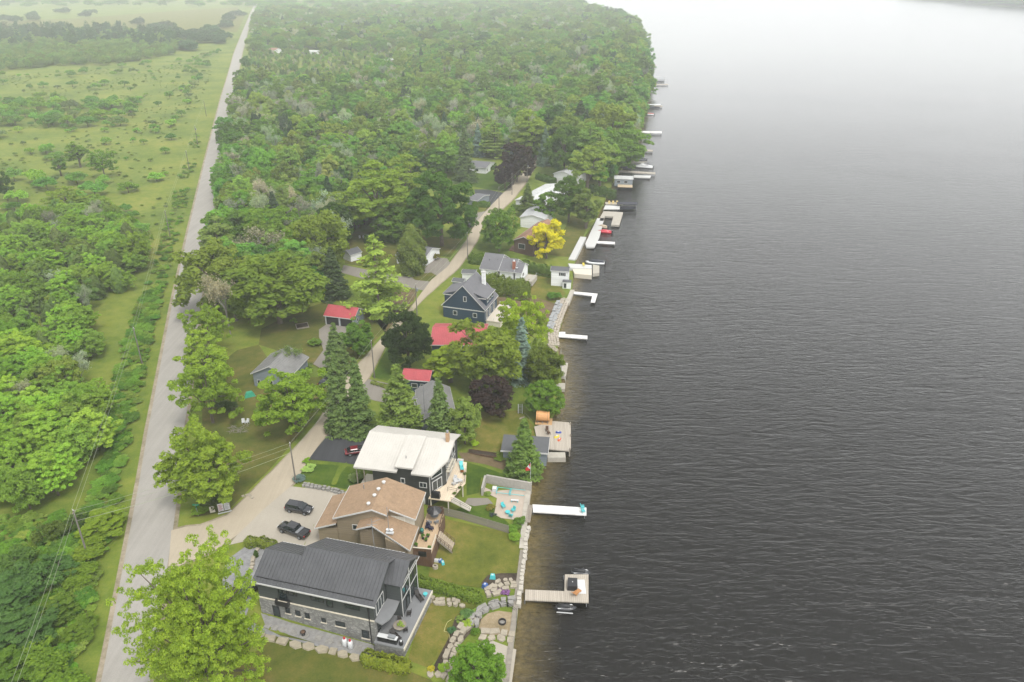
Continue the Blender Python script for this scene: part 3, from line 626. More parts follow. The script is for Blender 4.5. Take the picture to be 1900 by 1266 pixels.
hedge([(872, 488), (920, 492), (985, 505), (1048, 518)], 2.6, 3.0, (0.0754, 0.1235, 0.0234), 'long tall cedar hedge behind the grey shingled house', leaf=0.3, dens=26)
hedge([(893, 538), (940, 548), (980, 556)], 3.8, 5.2, (0.0975, 0.1365, 0.0234), 'thick cedar hedge between the navy house and the grey shingled house', leaf=0.3, dens=26)
hedge([(690, 712), (726, 722)], 0.9, 0.7, (0.1300, 0.1690, 0.0390), 'small clipped hedge at the cottage driveway')
hedge([(950, 388), (972, 392)], 2.2, 1.8, (0.0780, 0.1300, 0.0234), 'short dark hedge at the corner before the white roofed building', leaf=0.3)
hedge([(878, 384), (908, 384)], 2.0, 2.0, (0.0715, 0.1300, 0.0234), 'clipped hedge beside the asphalt lane driveway', leaf=0.3)
hedge([(882, 318), (912, 316), (918, 310)], 2.0, 1.8, (0.0650, 0.1170, 0.0234), 'dark hedge wrapping the front of the far cottage', leaf=0.35)
hedge([(996, 332), (1030, 342)], 2.5, 2.4, (0.0585, 0.1105, 0.0234), 'dark hedge in front of the grey curved roof', leaf=0.35)
hedge([(1082, 356), (1140, 368)], 3.0, 3.4, (0.0585, 0.1040, 0.0234), 'dark shore hedge running down to the lake', leaf=0.4, dens=18)
hedge([(680, 452), (700, 446), (742, 450)], 3.0, 2.6, (0.0650, 0.1170, 0.0234), 'dark hedge behind the yellowish larch', leaf=0.32, dens=22)
# shrubs in the gardens
def shrub(px, py, r, h, tint, label, name='garden_shrub', key='shrub0', cat='shrub', group=None):
    g = at(px, py); return plant(key, g.x, g.y, h, r, tint, name, label, group, cat, z=g.z)
for i, (px, py, r, h, tint, label, name) in enumerate((
    (868, 1160, 0.8, 0.7, (0.2470, 0.3510, 0.0520), 'yellow green rounded shrub nearest the fire pit in the flower bed', 'garden_shrub'),
    (880, 1138, 0.6, 0.6, (0.1820, 0.2860, 0.0650), 'small leafy shrub at the top of the flower bed', 'garden_shrub'),
    (866, 1142, 0.9, 0.9, (0.1040, 0.1950, 0.0650), 'dark leafed shrub with pale flowers in the flower bed', 'garden_shrub'),
    (838, 1172, 0.6, 0.6, (0.0650, 0.1430, 0.0650), 'small blue green shrub on the lawn edge by the garden hose', 'garden_shrub'),
    (852, 1152, 0.7, 0.7, (0.1690, 0.2470, 0.0650), 'green shrub on the lawn side of the flower bed', 'garden_shrub'),
    (881, 1175, 0.6, 0.7, (0.0910, 0.1690, 0.0260), 'green shrub tucked into the curved stone wall', 'garden_shrub'),
    (824, 1242, 0.75, 0.7, (0.2080, 0.3250, 0.0390), 'bright green shrub among the edging stones by the near lawn', 'garden_shrub'),
    (842, 1240, 0.5, 0.5, (0.1950, 0.2860, 0.0390), 'tiny shrub beside the round foreground tree', 'garden_shrub'),
    (800, 1243, 0.5, 0.4, (0.3640, 0.3510, 0.0390), 'yellow plant at the corner of the edging stones', 'garden_plant'),
    (952, 985, 1.0, 1.0, (0.1170, 0.2210, 0.0325), 'bright shrub at the lake end of the board fence', 'garden_shrub'),
    (962, 975, 1.3, 1.3, (0.0910, 0.1690, 0.0325), 'larger green shrub below the pool pad', 'garden_shrub'),
    (955, 1000, 1.0, 1.0, (0.1560, 0.2730, 0.0325), 'lime shrub in the small curved bed by the seawall', 'garden_shrub'),
    (910, 945, 0.8, 0.8, (0.1690, 0.1560, 0.0390), 'reddish green shrub beside the pool pad steps', 'garden_shrub'),
    (915, 958, 0.6, 0.6, (0.0650, 0.0780, 0.0780), 'dark shrub beside the pool pad wall', 'garden_shrub'),
    (905, 918, 0.6, 0.5, (0.2080, 0.2600, 0.0650), 'pale shrub at the inner corner of the pool pad', 'garden_shrub'),
    (574, 872, 1.2, 0.8, (0.3900, 0.4420, 0.1300), 'cream edged hosta clump on the front lawn', 'garden_plant'),
    (570, 858, 0.8, 0.8, (0.1690, 0.3120, 0.0260), 'bright green plant at the corner of the asphalt driveway', 'garden_plant'),
    (556, 892, 1.1, 1.0, (0.1690, 0.1950, 0.1950), 'grey flowered shrub at the foot of the utility pole', 'garden_shrub'),
    (662, 893, 1.3, 1.6, (0.1820, 0.2210, 0.0780), 'pale leafed shrub by the porch of the white roofed house', 'garden_shrub'),
    (655, 645, 1.0, 0.5, (0.3250, 0.3120, 0.0390), 'small yellow shrub in front of the round dark tree', 'garden_shrub'),
    (585, 640, 1.7, 1.6, (0.1170, 0.1950, 0.0325), 'shrub at the edge of the garage driveway', 'garden_shrub'),
    (1028, 555, 2.0, 2.0, (0.0845, 0.1820, 0.0286), 'green shrub on the bank below the white boathouse', 'garden_shrub'),
    (545, 600, 1.2, 1.2, (0.1170, 0.1950, 0.0325), 'shrub beside the raised garden bed', 'garden_shrub'),
    (808, 482, 1.4, 2.2, (0.1300, 0.1300, 0.0260), 'rounded olive shrub at the wide driveway', 'garden_shrub'),
    (880, 825, 0.9, 0.7, (0.3900, 0.4160, 0.0260), 'yellow shrub behind the white roofed house chimney', 'garden_shrub'),
    (950, 862, 1.3, 1.3, (0.1040, 0.1690, 0.0390), 'shrub on the rocks by the flagpole', 'garden_shrub'),
    (928, 852, 1.2, 0.9, (0.1430, 0.1950, 0.0390), 'leafy plant in the garden bed before the slate boathouse', 'garden_plant'),
    (476, 1034, 0.35, 1.5, (0.0455, 0.0845, 0.0195), 'small dark pointed evergreen in the gravel yard', 'dwarf_evergreen'),
    (404, 938, 2.2, 2.2, (0.0715, 0.1040, 0.0260), 'dark shrub behind the realty sign', 'garden_shrub'),
    (374, 950, 1.5, 1.4, (0.1300, 0.2210, 0.0260), 'green shrub at the tip of the junction', 'garden_shrub'),
    (548, 780, 2.0, 1.6, (0.0585, 0.0975, 0.0260), 'dark low shrub under the wide yellow green tree', 'garden_shrub'),
    (420, 760, 2.6, 2.2, (0.0585, 0.0910, 0.0260), 'dark shrub behind the pair of white lawn chairs', 'garden_shrub'),
    (560, 690, 2.2, 2.0, (0.0780, 0.1300, 0.0390), 'dark shrub in front of the grey roofed house wall', 'garden_shrub'),
)):
    shrub(px, py, r, h, tint, label, name, f'shrub{i % 3}' if name != 'dwarf_evergreen' else 'cedar0')

# ------------------------------------------------------------------ woods: nearest trees as things, the far rest as masses
PX_ROAD = ROAD_L + ROAD_R[::-1]; PX_LANE = LANE_L + LANE_R[::-1]
CLEAR = [[(478, 640), (485, 605), (560, 572), (600, 555), (700, 590), (720, 610), (680, 700), (600, 700)],
         [(850, 300), (930, 300), (965, 325), (945, 385), (860, 420), (860, 350)], [(640, 430), (740, 430), (860, 430), (850, 500), (800, 560), (640, 510)],
         [(870, 390), (1100, 390), (1080, 500), (1000, 620), (840, 560)], [(1000, 222), (1060, 222), (1060, 250), (1000, 250)], [(1010, 300), (1070, 300), (1070, 345), (1010, 345)],
         [(940, 320), (1060, 330), (1060, 410), (930, 410)], [(1000, 118), (1110, 114), (1130, 126), (1030, 138)]]
MEADOW = [(462, 100), (560, 92), (650, 96), (740, 98), (745, 128), (650, 160), (560, 168), (455, 165)]
def scatter(poly, spacing, seed, zone=None):
    rng = random.Random(seed); W = [un(x, y) for x, y in poly]; out = []
    x0, x1 = min(p[0] for p in W), max(p[0] for p in W); y0, y1 = min(p[1] for p in W), max(p[1] for p in W); y = y0
    while y < y1:
        x = x0; sp = spacing(y) if callable(spacing) else spacing
        while x < x1:
            X, Y = x + rng.uniform(-.48, .48) * sp, y + rng.uniform(-.48, .48) * sp; x += sp
            p = pr(X, Y, 0)
            if not inpoly(p[0], p[1], poly) or X > xs(Y) - 1.5 or inpoly(*p, PX_ROAD) or inpoly(*p, PX_LANE): continue
            if any(inpoly(*p, c) for c in CLEAR): continue
            if any((X - a) ** 2 + (Y - b) ** 2 < (0.8 * r) ** 2 for a, b, r in TREES if abs(Y - b) < 20): continue
            rx = un(*[np.interp(p[1], [q[1] for q in ROAD_R[::-1]], [q[0] for q in ROAD_R[::-1]]), p[1]])[0]; lx = un(*[np.interp(p[1], [q[1] for q in ROAD_L[::-1]], [q[0] for q in ROAD_L[::-1]]), p[1]])[0]
            if lx - 3.5 < X < rx + 3.0: continue
            out.append((X, Y))
        y += sp
    return out
rw = random.Random(77)
def mixtint(t, k=0.2): q = rw.uniform(0.85, 1.4); return tuple(v * q * (1 + rw.uniform(-k, k) * .6) * m for v, m in zip(t, (0.91, 1.06, 1.15)))
WOOD = [(350, 620), (338, 560), (352, 500), (384, 400), (402, 350), (416, 290), (428, 232), (446, 168), (462, 110), (466, 70), (472, 38), (480, 22), (600, 22), (800, 18), (1040, 8), (1064, 2), (1100, 20), (1176, 40), (1192, 70), (1200, 110), (1208, 180), (1200, 210), (1192, 250), (1184, 285), (1150, 312), (1120, 340), (1010, 300), (905, 290), (850, 300), (840, 330), (760, 330), (740, 430), (640, 440), (600, 560), (480, 610)]
pts = scatter(WOOD, lambda y: 4.7 if y < 420 else (5.8 if y < 900 else 10), 3)
pts.sort(key=lambda p: p[1])
ROLE = [('green', 5, GREEN), ('green', 5, (0.1625, 0.2145, 0.0364)), ('green', 5, MID), ('slim', 3, GREEN), ('lime', 4, (0.1625, 0.2210, 0.0338)), ('bare', 3, GREY), ('maple', 2, (0.0715, 0.1300, 0.0260)), ('spruce', 3, DKSPR), ('tall', 2, (0.1430, 0.1950, 0.0390)), ('slim', 3, (0.1820, 0.2210, 0.0520))]
WLAB = {'green': ('leafy_tree', 'green leafy tree standing in the dense wood between road and lake'), 'slim': ('young_tree', 'slim young tree in the dense wood between road and lake'), 'lime': ('leafy_tree', 'pale bright green tree in the dense wood between road and lake'),
        'bare': ('bare_tree', 'grey half bare tree in the dense wood between road and lake'), 'maple': ('maple_tree', 'dark rounded tree in the dense wood between road and lake'), 'spruce': ('spruce_tree', 'dark pointed conifer in the dense wood between road and lake'), 'tall': ('leafy_tree', 'tall open crowned tree in the dense wood between road and lake')}
far_pts = []          # (x, y, z, kind index, sx, sz, rot, tint)
FKEYS = ['green0', 'green1', 'green2', 'green3', 'green4', 'lime0', 'lime1', 'slim0', 'slim1', 'slim2', 'bare0', 'bare1', 'bare2', 'maple0', 'maple1', 'spruce0', 'spruce1', 'tall0', 'tall1', 'pine', 'shrub0', 'shrub1', 'shrub2']
def far(key, X, Y, h, r, tint, z=None):
    k = FKEYS.index(key) if key in FKEYS else 0; _, _, pr_, ph = PROTO[FKEYS[k]]
    far_pts.append((X, Y, tz(X, Y) if z is None else z, k, r / pr_, h / ph, rw.uniform(0, 6.28), tint))
n_ind = 0
for X, Y in pts:
    p = pr(X, Y, 0); mead = inpoly(*p, MEADOW)
    if mead and rw.random() < 0.45: continue
    band = 0.5 + 0.5 * math.sin(X * 0.035 + Y * 0.021) * math.cos(Y * 0.013 - X * 0.02)           # patches of grey, thin trees
    if band > 0.62 and 300 < Y < 620: role = rw.choices(ROLE, [2, 1, 1, 5, 1, 9, 0, 1, 1, 5])[0]
    elif xs(Y) - X < 40: role = rw.choices(ROLE, [7, 6, 5, 1, 2, 1, 3, 2, 2, 1])[0]
    else: role = rw.choices(ROLE, [5, 4, 4, 6, 3, 4.5, 2, 2, 4, 5])[0]
    kind, nvar, tint = role; key = f'{kind}{rw.randrange(nvar)}'
    big = 1.25 if xs(Y) - X < 60 else 1.0
    h = {'green': rw.uniform(7, 11.5), 'slim': rw.uniform(7, 11), 'lime': rw.uniform(8, 12), 'bare': rw.uniform(8, 12), 'maple': rw.uniform(8, 12), 'spruce': rw.uniform(8, 13), 'tall': rw.uniform(11, 15)}[kind] * big * rw.choice((.62, .8, .95, 1.05, 1.2, 1.42))
    if mead: h *= 0.45
    r = h * {'green': 0.42, 'slim': 0.23, 'lime': 0.44, 'bare': 0.3, 'maple': 0.42, 'spruce': 0.2, 'tall': 0.27}[kind] * rw.uniform(0.85, 1.2)
    if Y > 900: r *= 1.5
    if n_ind < 150 and not mead:
        nm, lb = WLAB[kind]; lb = lb.replace('between road and lake', 'beside the main road' if p[0] < 470 else ('behind the garage lawn' if p[0] < 620 and p[1] > 400 else ('in the middle of the land' if p[0] < 700 else ('north of the far cottage' if p[0] < 960 else 'near the far shore')))); plant(key, X, Y, h, r, mixtint(tint), nm, lb, lb.replace('standing ', '') + 's', jitter=0.05); n_ind += 1
    else: far(key, X, Y, h, r, mixtint(tint))

# west of the road: near wood, bushy field, far tree line
WEST = [(-60, 470), (60, 420), (130, 398), (200, 392), (262, 440), (292, 470), (268, 500), (236, 520), (214, 560), (180, 560), (176, 610), (200, 690), (196, 760), (190, 870), (150, 940), (60, 965), (-60, 960)]
WCLEAR = [(168, 600), (226, 590), (240, 640), (226, 720), (200, 720), (170, 660)]
wp = [p for p in scatter(WEST, 5.0, 9) if not inpoly(*pr(*p, 0), WCLEAR)]
WL_ = {0: ('lime', 4, LIME2, 'leafy_tree', 'lime green leafy tree in the wood west of the road'), 1: ('green', 5, (0.1560, 0.2145, 0.0325), 'leafy_tree', 'green leafy tree in the wood west of the road'),
       2: ('slim', 3, OLIVE, 'young_tree', 'olive coloured slim tree in the wood west of the road'), 3: ('bare', 3, GREY, 'bare_tree', 'grey half bare tree in the wood west of the road'), 4: ('cedar', 2, (0.0975, 0.1235, 0.0325), 'cedar_tree', 'dark cedar in the wood west of the road')}
for X, Y in wp:
    near = Y < 165
    k = rw.choices([0, 1, 2, 3, 4], [8, 2, .4, .3, .2] if near else [4, 4, 2, 1, 2])[0]; kind, nv, tint, nm, lb = WL_[k]
    h = rw.uniform(6.5, 9.5) if near else rw.uniform(5.5, 9); r = h * {0: 0.46, 1: 0.42, 2: 0.24, 3: 0.3, 4: 0.24}[k] * rw.uniform(0.9, 1.2)
    pw = pr(X, Y, 0); lb = lb.replace('in the wood west of the road', 'west of the road, ' + ('in the near corner' if pw[1] > 800 else ('left of the clearing' if pw[1] > 640 else ('above the clearing' if pw[1] > 520 else 'at the field edge'))) + (' by the picture edge' if pw[0] < 70 else ''))
    plant(f'{kind}{rw.randrange(nv)}', X, Y, h, r, mixtint(LIME if (k == 0 and near and rw.random() < .5) else tint, 0.12), nm, lb, lb + 's', jitter=0.05)
# bushes bottom left, blue green
for i, (px, py, r, h, t) in enumerate(((20, 1130, 4.2, 5, BLUEGREEN), (70, 1100, 3.6, 4.4, BLUEGREEN), (110, 1070, 3.0, 3.4, BLUEGREEN), (30, 1060, 3.0, 3.4, (0.0780, 0.1430, 0.0325)), (50, 1190, 4.0, 4.6, BLUEGREEN), (-10, 1190, 4.0, 4.6, BLUEGREEN), (100, 1150, 3.0, 3.2, (0.0975, 0.1625, 0.0260)), (90, 1240, 3.4, 3.4, (0.1105, 0.1885, 0.0260)), (20, 1255, 3.4, 3.6, (0.0910, 0.1625, 0.0260)),
                                   (150, 1080, 2.6, 2.4, (0.1170, 0.1820, 0.0260)), (150, 1180, 2.4, 2.0, (0.1040, 0.1690, 0.0260)), (120, 1290, 3.0, 2.6, (0.1170, 0.1950, 0.0260)), (196, 985, 3.4, 3.4, (0.1690, 0.2405, 0.0286)), (100, 1005, 2.4, 4.0, (0.0780, 0.1170, 0.0260)), (140, 985, 2.2, 3.0, (0.0650, 0.1105, 0.0260)), (170, 1030, 2.4, 2.4, (0.1430, 0.2080, 0.0260)))):
    g = at(px, py); plant(f'shrub{i % 3}' if i % 2 else f'lime{i % 4}', g.x, g.y, h, r, t, 'roadside_bush', 'dense green bush in the thicket left of the road foreground', 'roadside thicket bushes', 'bush')
FIELD = [(-80, 470), (0, 440), (130, 396), (262, 436), (300, 400), (330, 300), (352, 215), (385, 130), (412, 95), (330, 112), (200, 128), (100, 132), (-80, 150)]
fp = scatter(FIELD, 9.0, 21)
nsh = 0
for X, Y in fp:
    p = pr(X, Y, 0); edge = p[0] > np.interp(p[1], [130, 300, 450], [352, 290, 240])
    band = (190 < p[1] < 238 and p[0] < 252) or (330 < p[1] and rw.random() < .3)
    if rw.random() > (0.5 if edge else (0.92 if band else 0.14)): continue
    h = rw.uniform(1.6, 5.0) * (1.25 if band else 1.0) * (1 if Y < 420 else 1.1); r = h * rw.uniform(0.55, 0.85); t = mixtint(rw.choice([MID, GREEN, MID, GREEN, LIME2, OLIVE, (0.1300, 0.1560, 0.0520)]), 0.15)
    if nsh < 230 and rw.random() < .92:
        lb = 'rounded bush in the shrub belt crossing the meadow' if band else ('leafy bush growing along the power line by the road' if edge else 'small bush scattered over the open meadow')
        lb += ', ' + ('near end' if p[1] > 330 else ('middle part' if p[1] > 200 else 'far end')) + (', left half' if p[0] < 180 else ', right half')
        plant(f'shrub{rw.randrange(3)}', X, Y, h, r, t, 'bush', lb, lb.replace('bush', 'bushes'), 'bush'); nsh += 1
    else: far(f'shrub{rw.randrange(3)}', X, Y, h, r, t)
LINE = [(-80, 60), (60, 62), (200, 60), (330, 66), (336, 84), (320, 104), (200, 122), (100, 124), (-80, 142)]
for X, Y in scatter(LINE, 9, 31):
    p = pr(X, Y, 0); top = p[1] < 88 + 6 * math.sin(p[0] * .05)
    if top and rw.random() < .3: far(rw.choice(['pine', 'green0', 'pine']), X, Y, rw.uniform(11, 19), rw.uniform(3.5, 5.5), mixtint((0.06, 0.10, 0.045)))
    else: far(rw.choice(['green1', 'green2', 'slim0', 'lime0', 'green4']), X, Y, rw.uniform(6, 9.5), rw.uniform(3, 4.6), mixtint((0.1430, 0.2015, 0.0455)))
for px, py in ((352, 92), (372, 78), (385, 74), (400, 80), (345, 70), (410, 70), (395, 60), (420, 50), (300, 56), (250, 44), (160, 30), (60, 36), (20, 40), (120, 22), (430, 36), (440, 30)):
    for k in range(5):
        X, Y = un(px + rw.uniform(-14, 14), py + rw.uniform(-3, 3)); far(rw.choice(['green0', 'green1', 'maple0']), X, Y, rw.uniform(8, 13), rw.uniform(6, 10), mixtint((0.0650, 0.1040, 0.0455)))
for px in range(486, 1060, 9):       # woods beyond the far fields
    for k in range(2):
        X, Y = un(px + rw.uniform(-6, 6), rw.uniform(4, 20)); far(rw.choice(['green0', 'green2', 'green4']), X, Y, rw.uniform(10, 16), rw.uniform(10, 16), mixtint(GREEN))
for px in range(-40, 480, 10):
    for k in range(2):
        X, Y = un(px + rw.uniform(-6, 6), rw.uniform(-6, 14)); far(rw.choice(['green0', 'green2', 'maple0']), X, Y, rw.uniform(9, 14), rw.uniform(9, 15), mixtint(MID))
for i in range(len(FARS) - 1):
    for k in range(70):
        t = rw.random(); a, b = FARS[i], FARS[i + 1]; o = rw.uniform(8, 260); X, Y = a[0] + (b[0] - a[0]) * t + o * .33, a[1] + (b[1] - a[1]) * t + o
        far(rw.choice(['green0', 'green2', 'green4']), X, Y, rw.uniform(14, 24), rw.uniform(10, 18), mixtint(GREEN), z=WL + 2 + 20 * o / 900)

def gn_scatter(name, pts, keys, label=None):
    """one object: instances of the tree crowns on a cloud of points"""
    me = bpy.data.meshes.new(name); me.from_pydata([p[:3] for p in pts], [], [])
    def att(n, t, vals, f): a = me.attributes.new(n, t, 'POINT'); a.data.foreach_set(f, np.array(vals, np.float32 if t != 'INT' else np.int32).ravel())
    att('kind', 'INT', [p[3] for p in pts], 'value'); att('scl', 'FLOAT_VECTOR', [(p[4], p[4], p[5]) for p in pts], 'vector')
    att('rot', 'FLOAT_VECTOR', [(0, 0, p[6]) for p in pts], 'vector'); att('tint', 'FLOAT_COLOR', [(*p[7], 1) for p in pts], 'color')
    o = link(bpy.data.objects.new(name, me)); ng = bpy.data.node_groups.new(name, 'GeometryNodeTree')
    ng.interface.new_socket('Geometry', in_out='INPUT', socket_type='NodeSocketGeometry'); ng.interface.new_socket('Geometry', in_out='OUTPUT', socket_type='NodeSocketGeometry')
    N, L = ng.nodes, ng.links; gi = N.new('NodeGroupInput'); go = N.new('NodeGroupOutput'); jn = N.new('GeometryNodeJoinGeometry'); L.new(jn.outputs[0], go.inputs[0])
    def named(n, t): a = N.new('GeometryNodeInputNamedAttribute'); a.data_type = t; a.inputs[0].default_value = n; return a.outputs[0]
    kd = named('kind', 'INT'); sc = named('scl', 'FLOAT_VECTOR'); ro = named('rot', 'FLOAT_VECTOR')
    crowns = {c.data.name: c for c in bpy.data.objects if c.name.split('.')[0] in ('crown', 'trunk')}
    for k in sorted(set(p[3] for p in pts)):
        for part in (0, 1):
            me_ = PROTO[keys[k]][part]
            if part == 1 and not keys[k].startswith(('bare', 'tall')): continue
            src = crowns.get(me_.name)
            if src is None: continue
            oi = N.new('GeometryNodeObjectInfo'); oi.inputs['Object'].default_value = src; oi.inputs['As Instance'].default_value = True
            cmp_ = N.new('FunctionNodeCompare'); cmp_.data_type = 'INT'; cmp_.operation = 'EQUAL'
            L.new(kd, cmp_.inputs[2]); cmp_.inputs[3].default_value = k
            ip = N.new('GeometryNodeInstanceOnPoints'); L.new(gi.outputs[0], ip.inputs['Points']); L.new(cmp_.outputs[0], ip.inputs['Selection'])
            L.new(oi.outputs['Geometry'], ip.inputs['Instance']); L.new(sc, ip.inputs['Scale'])
            er = N.new('FunctionNodeEulerToRotation'); L.new(ro, er.inputs[0]); L.new(er.outputs[0], ip.inputs['Rotation'])
            L.new(ip.outputs[0], jn.inputs[0])
    md = o.modifiers.new('scatter', 'NODES'); md.node_group = ng; return tag(o, label, None, None, 'stuff')
gn_scatter('distant_wood', far_pts, FKEYS, 'hazy mass of green woods stretching to the horizon')
# rank weeds on the verges and the thicket floor
wd = []
def weeds(poly, sp, seed, hr, tints):
    for X, Y in scatter(poly, sp, seed):
        if sp > 1.6 and math.sin(X * .09 + 2 * math.sin(Y * .03)) * math.cos(Y * .05 + X * .02) < rw.uniform(-.5, .7): continue
        h = rw.uniform(*hr); k = FKEYS.index(f'shrub{rw.randrange(3)}'); _, _, pr_, ph = PROTO[FKEYS[k]]
        wd.append((X, Y, tz(X, Y) - 0.1, k, h * rw.uniform(.7, 1.2) / pr_, h / ph, rw.uniform(0, 6.28), mixtint(rw.choice(tints), .15)))
VT = [(0.1105, 0.1885, 0.0260), (0.1300, 0.2080, 0.0286), (0.0845, 0.1495, 0.0234), (0.1690, 0.2210, 0.0390)]
weeds([(-20, 1300), (0, 960), (150, 960), (196, 860), (206, 740), (232, 640), (262, 560), (300, 520), (316, 540), (306, 590), (264, 800), (243, 900), (229, 985), (194, 1110), (140, 1300)], 1.35, 41, (0.45, 1.5), VT)
weeds([(262, 580), (280, 500), (318, 390), (340, 300), (362, 240), (378, 236), (364, 300), (334, 440), (316, 520), (300, 590)], 1.9, 43, (0.4, 1.3), VT)
weeds([(338, 970), (338, 800), (352, 700), (360, 760), (372, 940)], 2.4, 45, (0.4, 1.0), VT)
MT = [(0.12, 0.155, 0.03), (0.10, 0.145, 0.025), (0.15, 0.165, 0.045), (0.085, 0.125, 0.022)]
weeds([(-80, 470), (0, 440), (130, 396), (262, 436), (300, 420), (330, 320), (352, 230), (395, 130), (412, 95), (330, 112), (200, 128), (100, 132), (-80, 150)], 5.5, 47, (0.35, 1.1), MT)
gn_scatter('roadside_weeds', wd, FKEYS, 'rank green weeds and tufts covering verges and meadow')

# ------------------------------------------------------------------ building helpers
M_white = mat('white_trim', (0.56, 0.56, 0.54), 0.5, 0.06); M_cream = mat('cream_paint', (0.62, 0.57, 0.46), 0.6, 0.08)
M_black = mat('black_metal', (0.015, 0.015, 0.017), 0.4, 0.2); M_wood = mat('weathered_wood', (0.27, 0.235, 0.19), 0.85, 0.3, 1.2, 10)
M_brown = mat('brown_wood', (0.10, 0.055, 0.03), 0.7, 0.3, 2, 12); M_conc = mat('concrete', (0.40, 0.37, 0.31), 0.85, 0.2, 0.8, 7, bmp=0.2)
M_grey = mat('grey_steel', (0.22, 0.23, 0.24), 0.45, 0.15); M_stone = mat('armour_stone', (0.34, 0.30, 0.23), 0.9, 0.3, 1.6, 8, bmp=0.5)
M_dkstone = mat('grey_stone', (0.26, 0.25, 0.23), 0.9, 0.35, 1.6, 8, bmp=0.5); M_teal = mat('turquoise_plastic', (0.08, 0.50, 0.52), 0.4, 0.08); M_plast = mat('white_plastic', (0.6, 0.61, 0.61), 0.4, 0.05)
M_wicker = mat('dark_wicker', (0.022, 0.018, 0.016), 0.7, 0.3, 5, 30); M_rubber = mat('tyre_rubber', (0.015, 0.015, 0.015), 0.85, 0.2)
def glass(name, c=(0.02, 0.028, 0.03), rough=0.08):
    m, N, L, b = newmat(name); b.inputs['Base Color'].default_value = (*c, 1); b.inputs['Roughness'].default_value = rough; b.inputs['Specular IOR Level'].default_value = 0.6; return m
M_glass = glass('window_glass'); M_carglass = glass('car_glass', (0.012, 0.016, 0.018), 0.05)
def paint(name, c, rough=0.25):
    m, N, L, b = newmat(name); b.inputs['Base Color'].default_value = (*c, 1); b.inputs['Roughness'].default_value = rough; b.inputs['Coat Weight'].default_value = 0.6; b.inputs['Coat Roughness'].default_value = 0.08; return m
def metal_roof(name, c, rough=0.42, spec=0.4):
    return mat(name, c, rough, 0.2, 0.5, 4, spec=spec)
def roof_slab(mb, quad, th=0.14, ribs=0.0, rib_h=0.055):
    """quad: eave start, eave end, ridge end, ridge start; ribs run up the slope every `ribs` metres"""
    mb.slab(quad, th); q = [Vector(p) for p in quad]
    if ribs:
        n = int((q[1] - q[0]).length / ribs); nm = (q[1] - q[0]).cross(q[3] - q[0]).normalized(); nm = nm if nm.z > 0 else -nm; e = (q[1] - q[0]).normalized()
        for i in range(n + 1):
            t = i / n; a = q[0].lerp(q[1], t); b = q[3].lerp(q[2], t); w = e * 0.04
            mb.add([a - w, a + w, b + w, b - w, a - w * .6 + nm * rib_h, a + w * .6 + nm * rib_h, b + w * .6 + nm * rib_h, b - w * .6 + nm * rib_h], [(4, 5, 6, 7), (0, 4, 7, 3), (1, 2, 6, 5), (0, 1, 5, 4), (2, 3, 7, 6)])
def wallprism(mb, pts, z0, zf):
    """walls on a footprint whose top follows zf(x, y)"""
    n = len(pts); a = sum(pts[i][0] * pts[(i + 1) % n][1] - pts[(i + 1) % n][0] * pts[i][1] for i in range(n))
    if a < 0: pts = pts[::-1]
    vs = [(x, y, z0) for x, y in pts] + [(x, y, zf(x, y)) for x, y in pts]
    mb.add(vs, [tuple(range(n - 1, -1, -1)), tuple(range(n, 2 * n))] + [(i, (i + 1) % n, n + (i + 1) % n, n + i) for i in range(n)])
def window(th, p, d, w, h, frame=None, t=0.09, mull=1, name='window', pane=None):
    """p: lower left corner on the wall seen from outside, d: unit direction to the right; frame and pane stand proud of the wall"""
    frame = frame or M_white; p = Vector(p); d = Vector((d[0], d[1], 0)).normalized(); o = Vector((d.y, -d.x, 0)); up = Vector((0, 0, 1))
    M = Matrix(((d.x, o.x, 0, p.x), (d.y, o.y, 0, p.y), (0, 0, 1, p.z), (0, 0, 0, 1)))
    f = MB(); f.box(0, -.05, 0, w, .07, t, M); f.box(0, -.05, h - t, w, .07, h, M); f.box(0, -.05, t, t, .07, h - t, M); f.box(w - t, -.05, t, w, .07, h - t, M)
    for k in range(1, mull): x = w * k / mull; f.box(x - t * .35, -.05, t, x + t * .35, .065, h - t, M)
    fo = f.build(name, frame, th); MB().box(t, -.05, t, w - t, .03, h - t, M).build('pane', pane or M_glass, fo); return fo
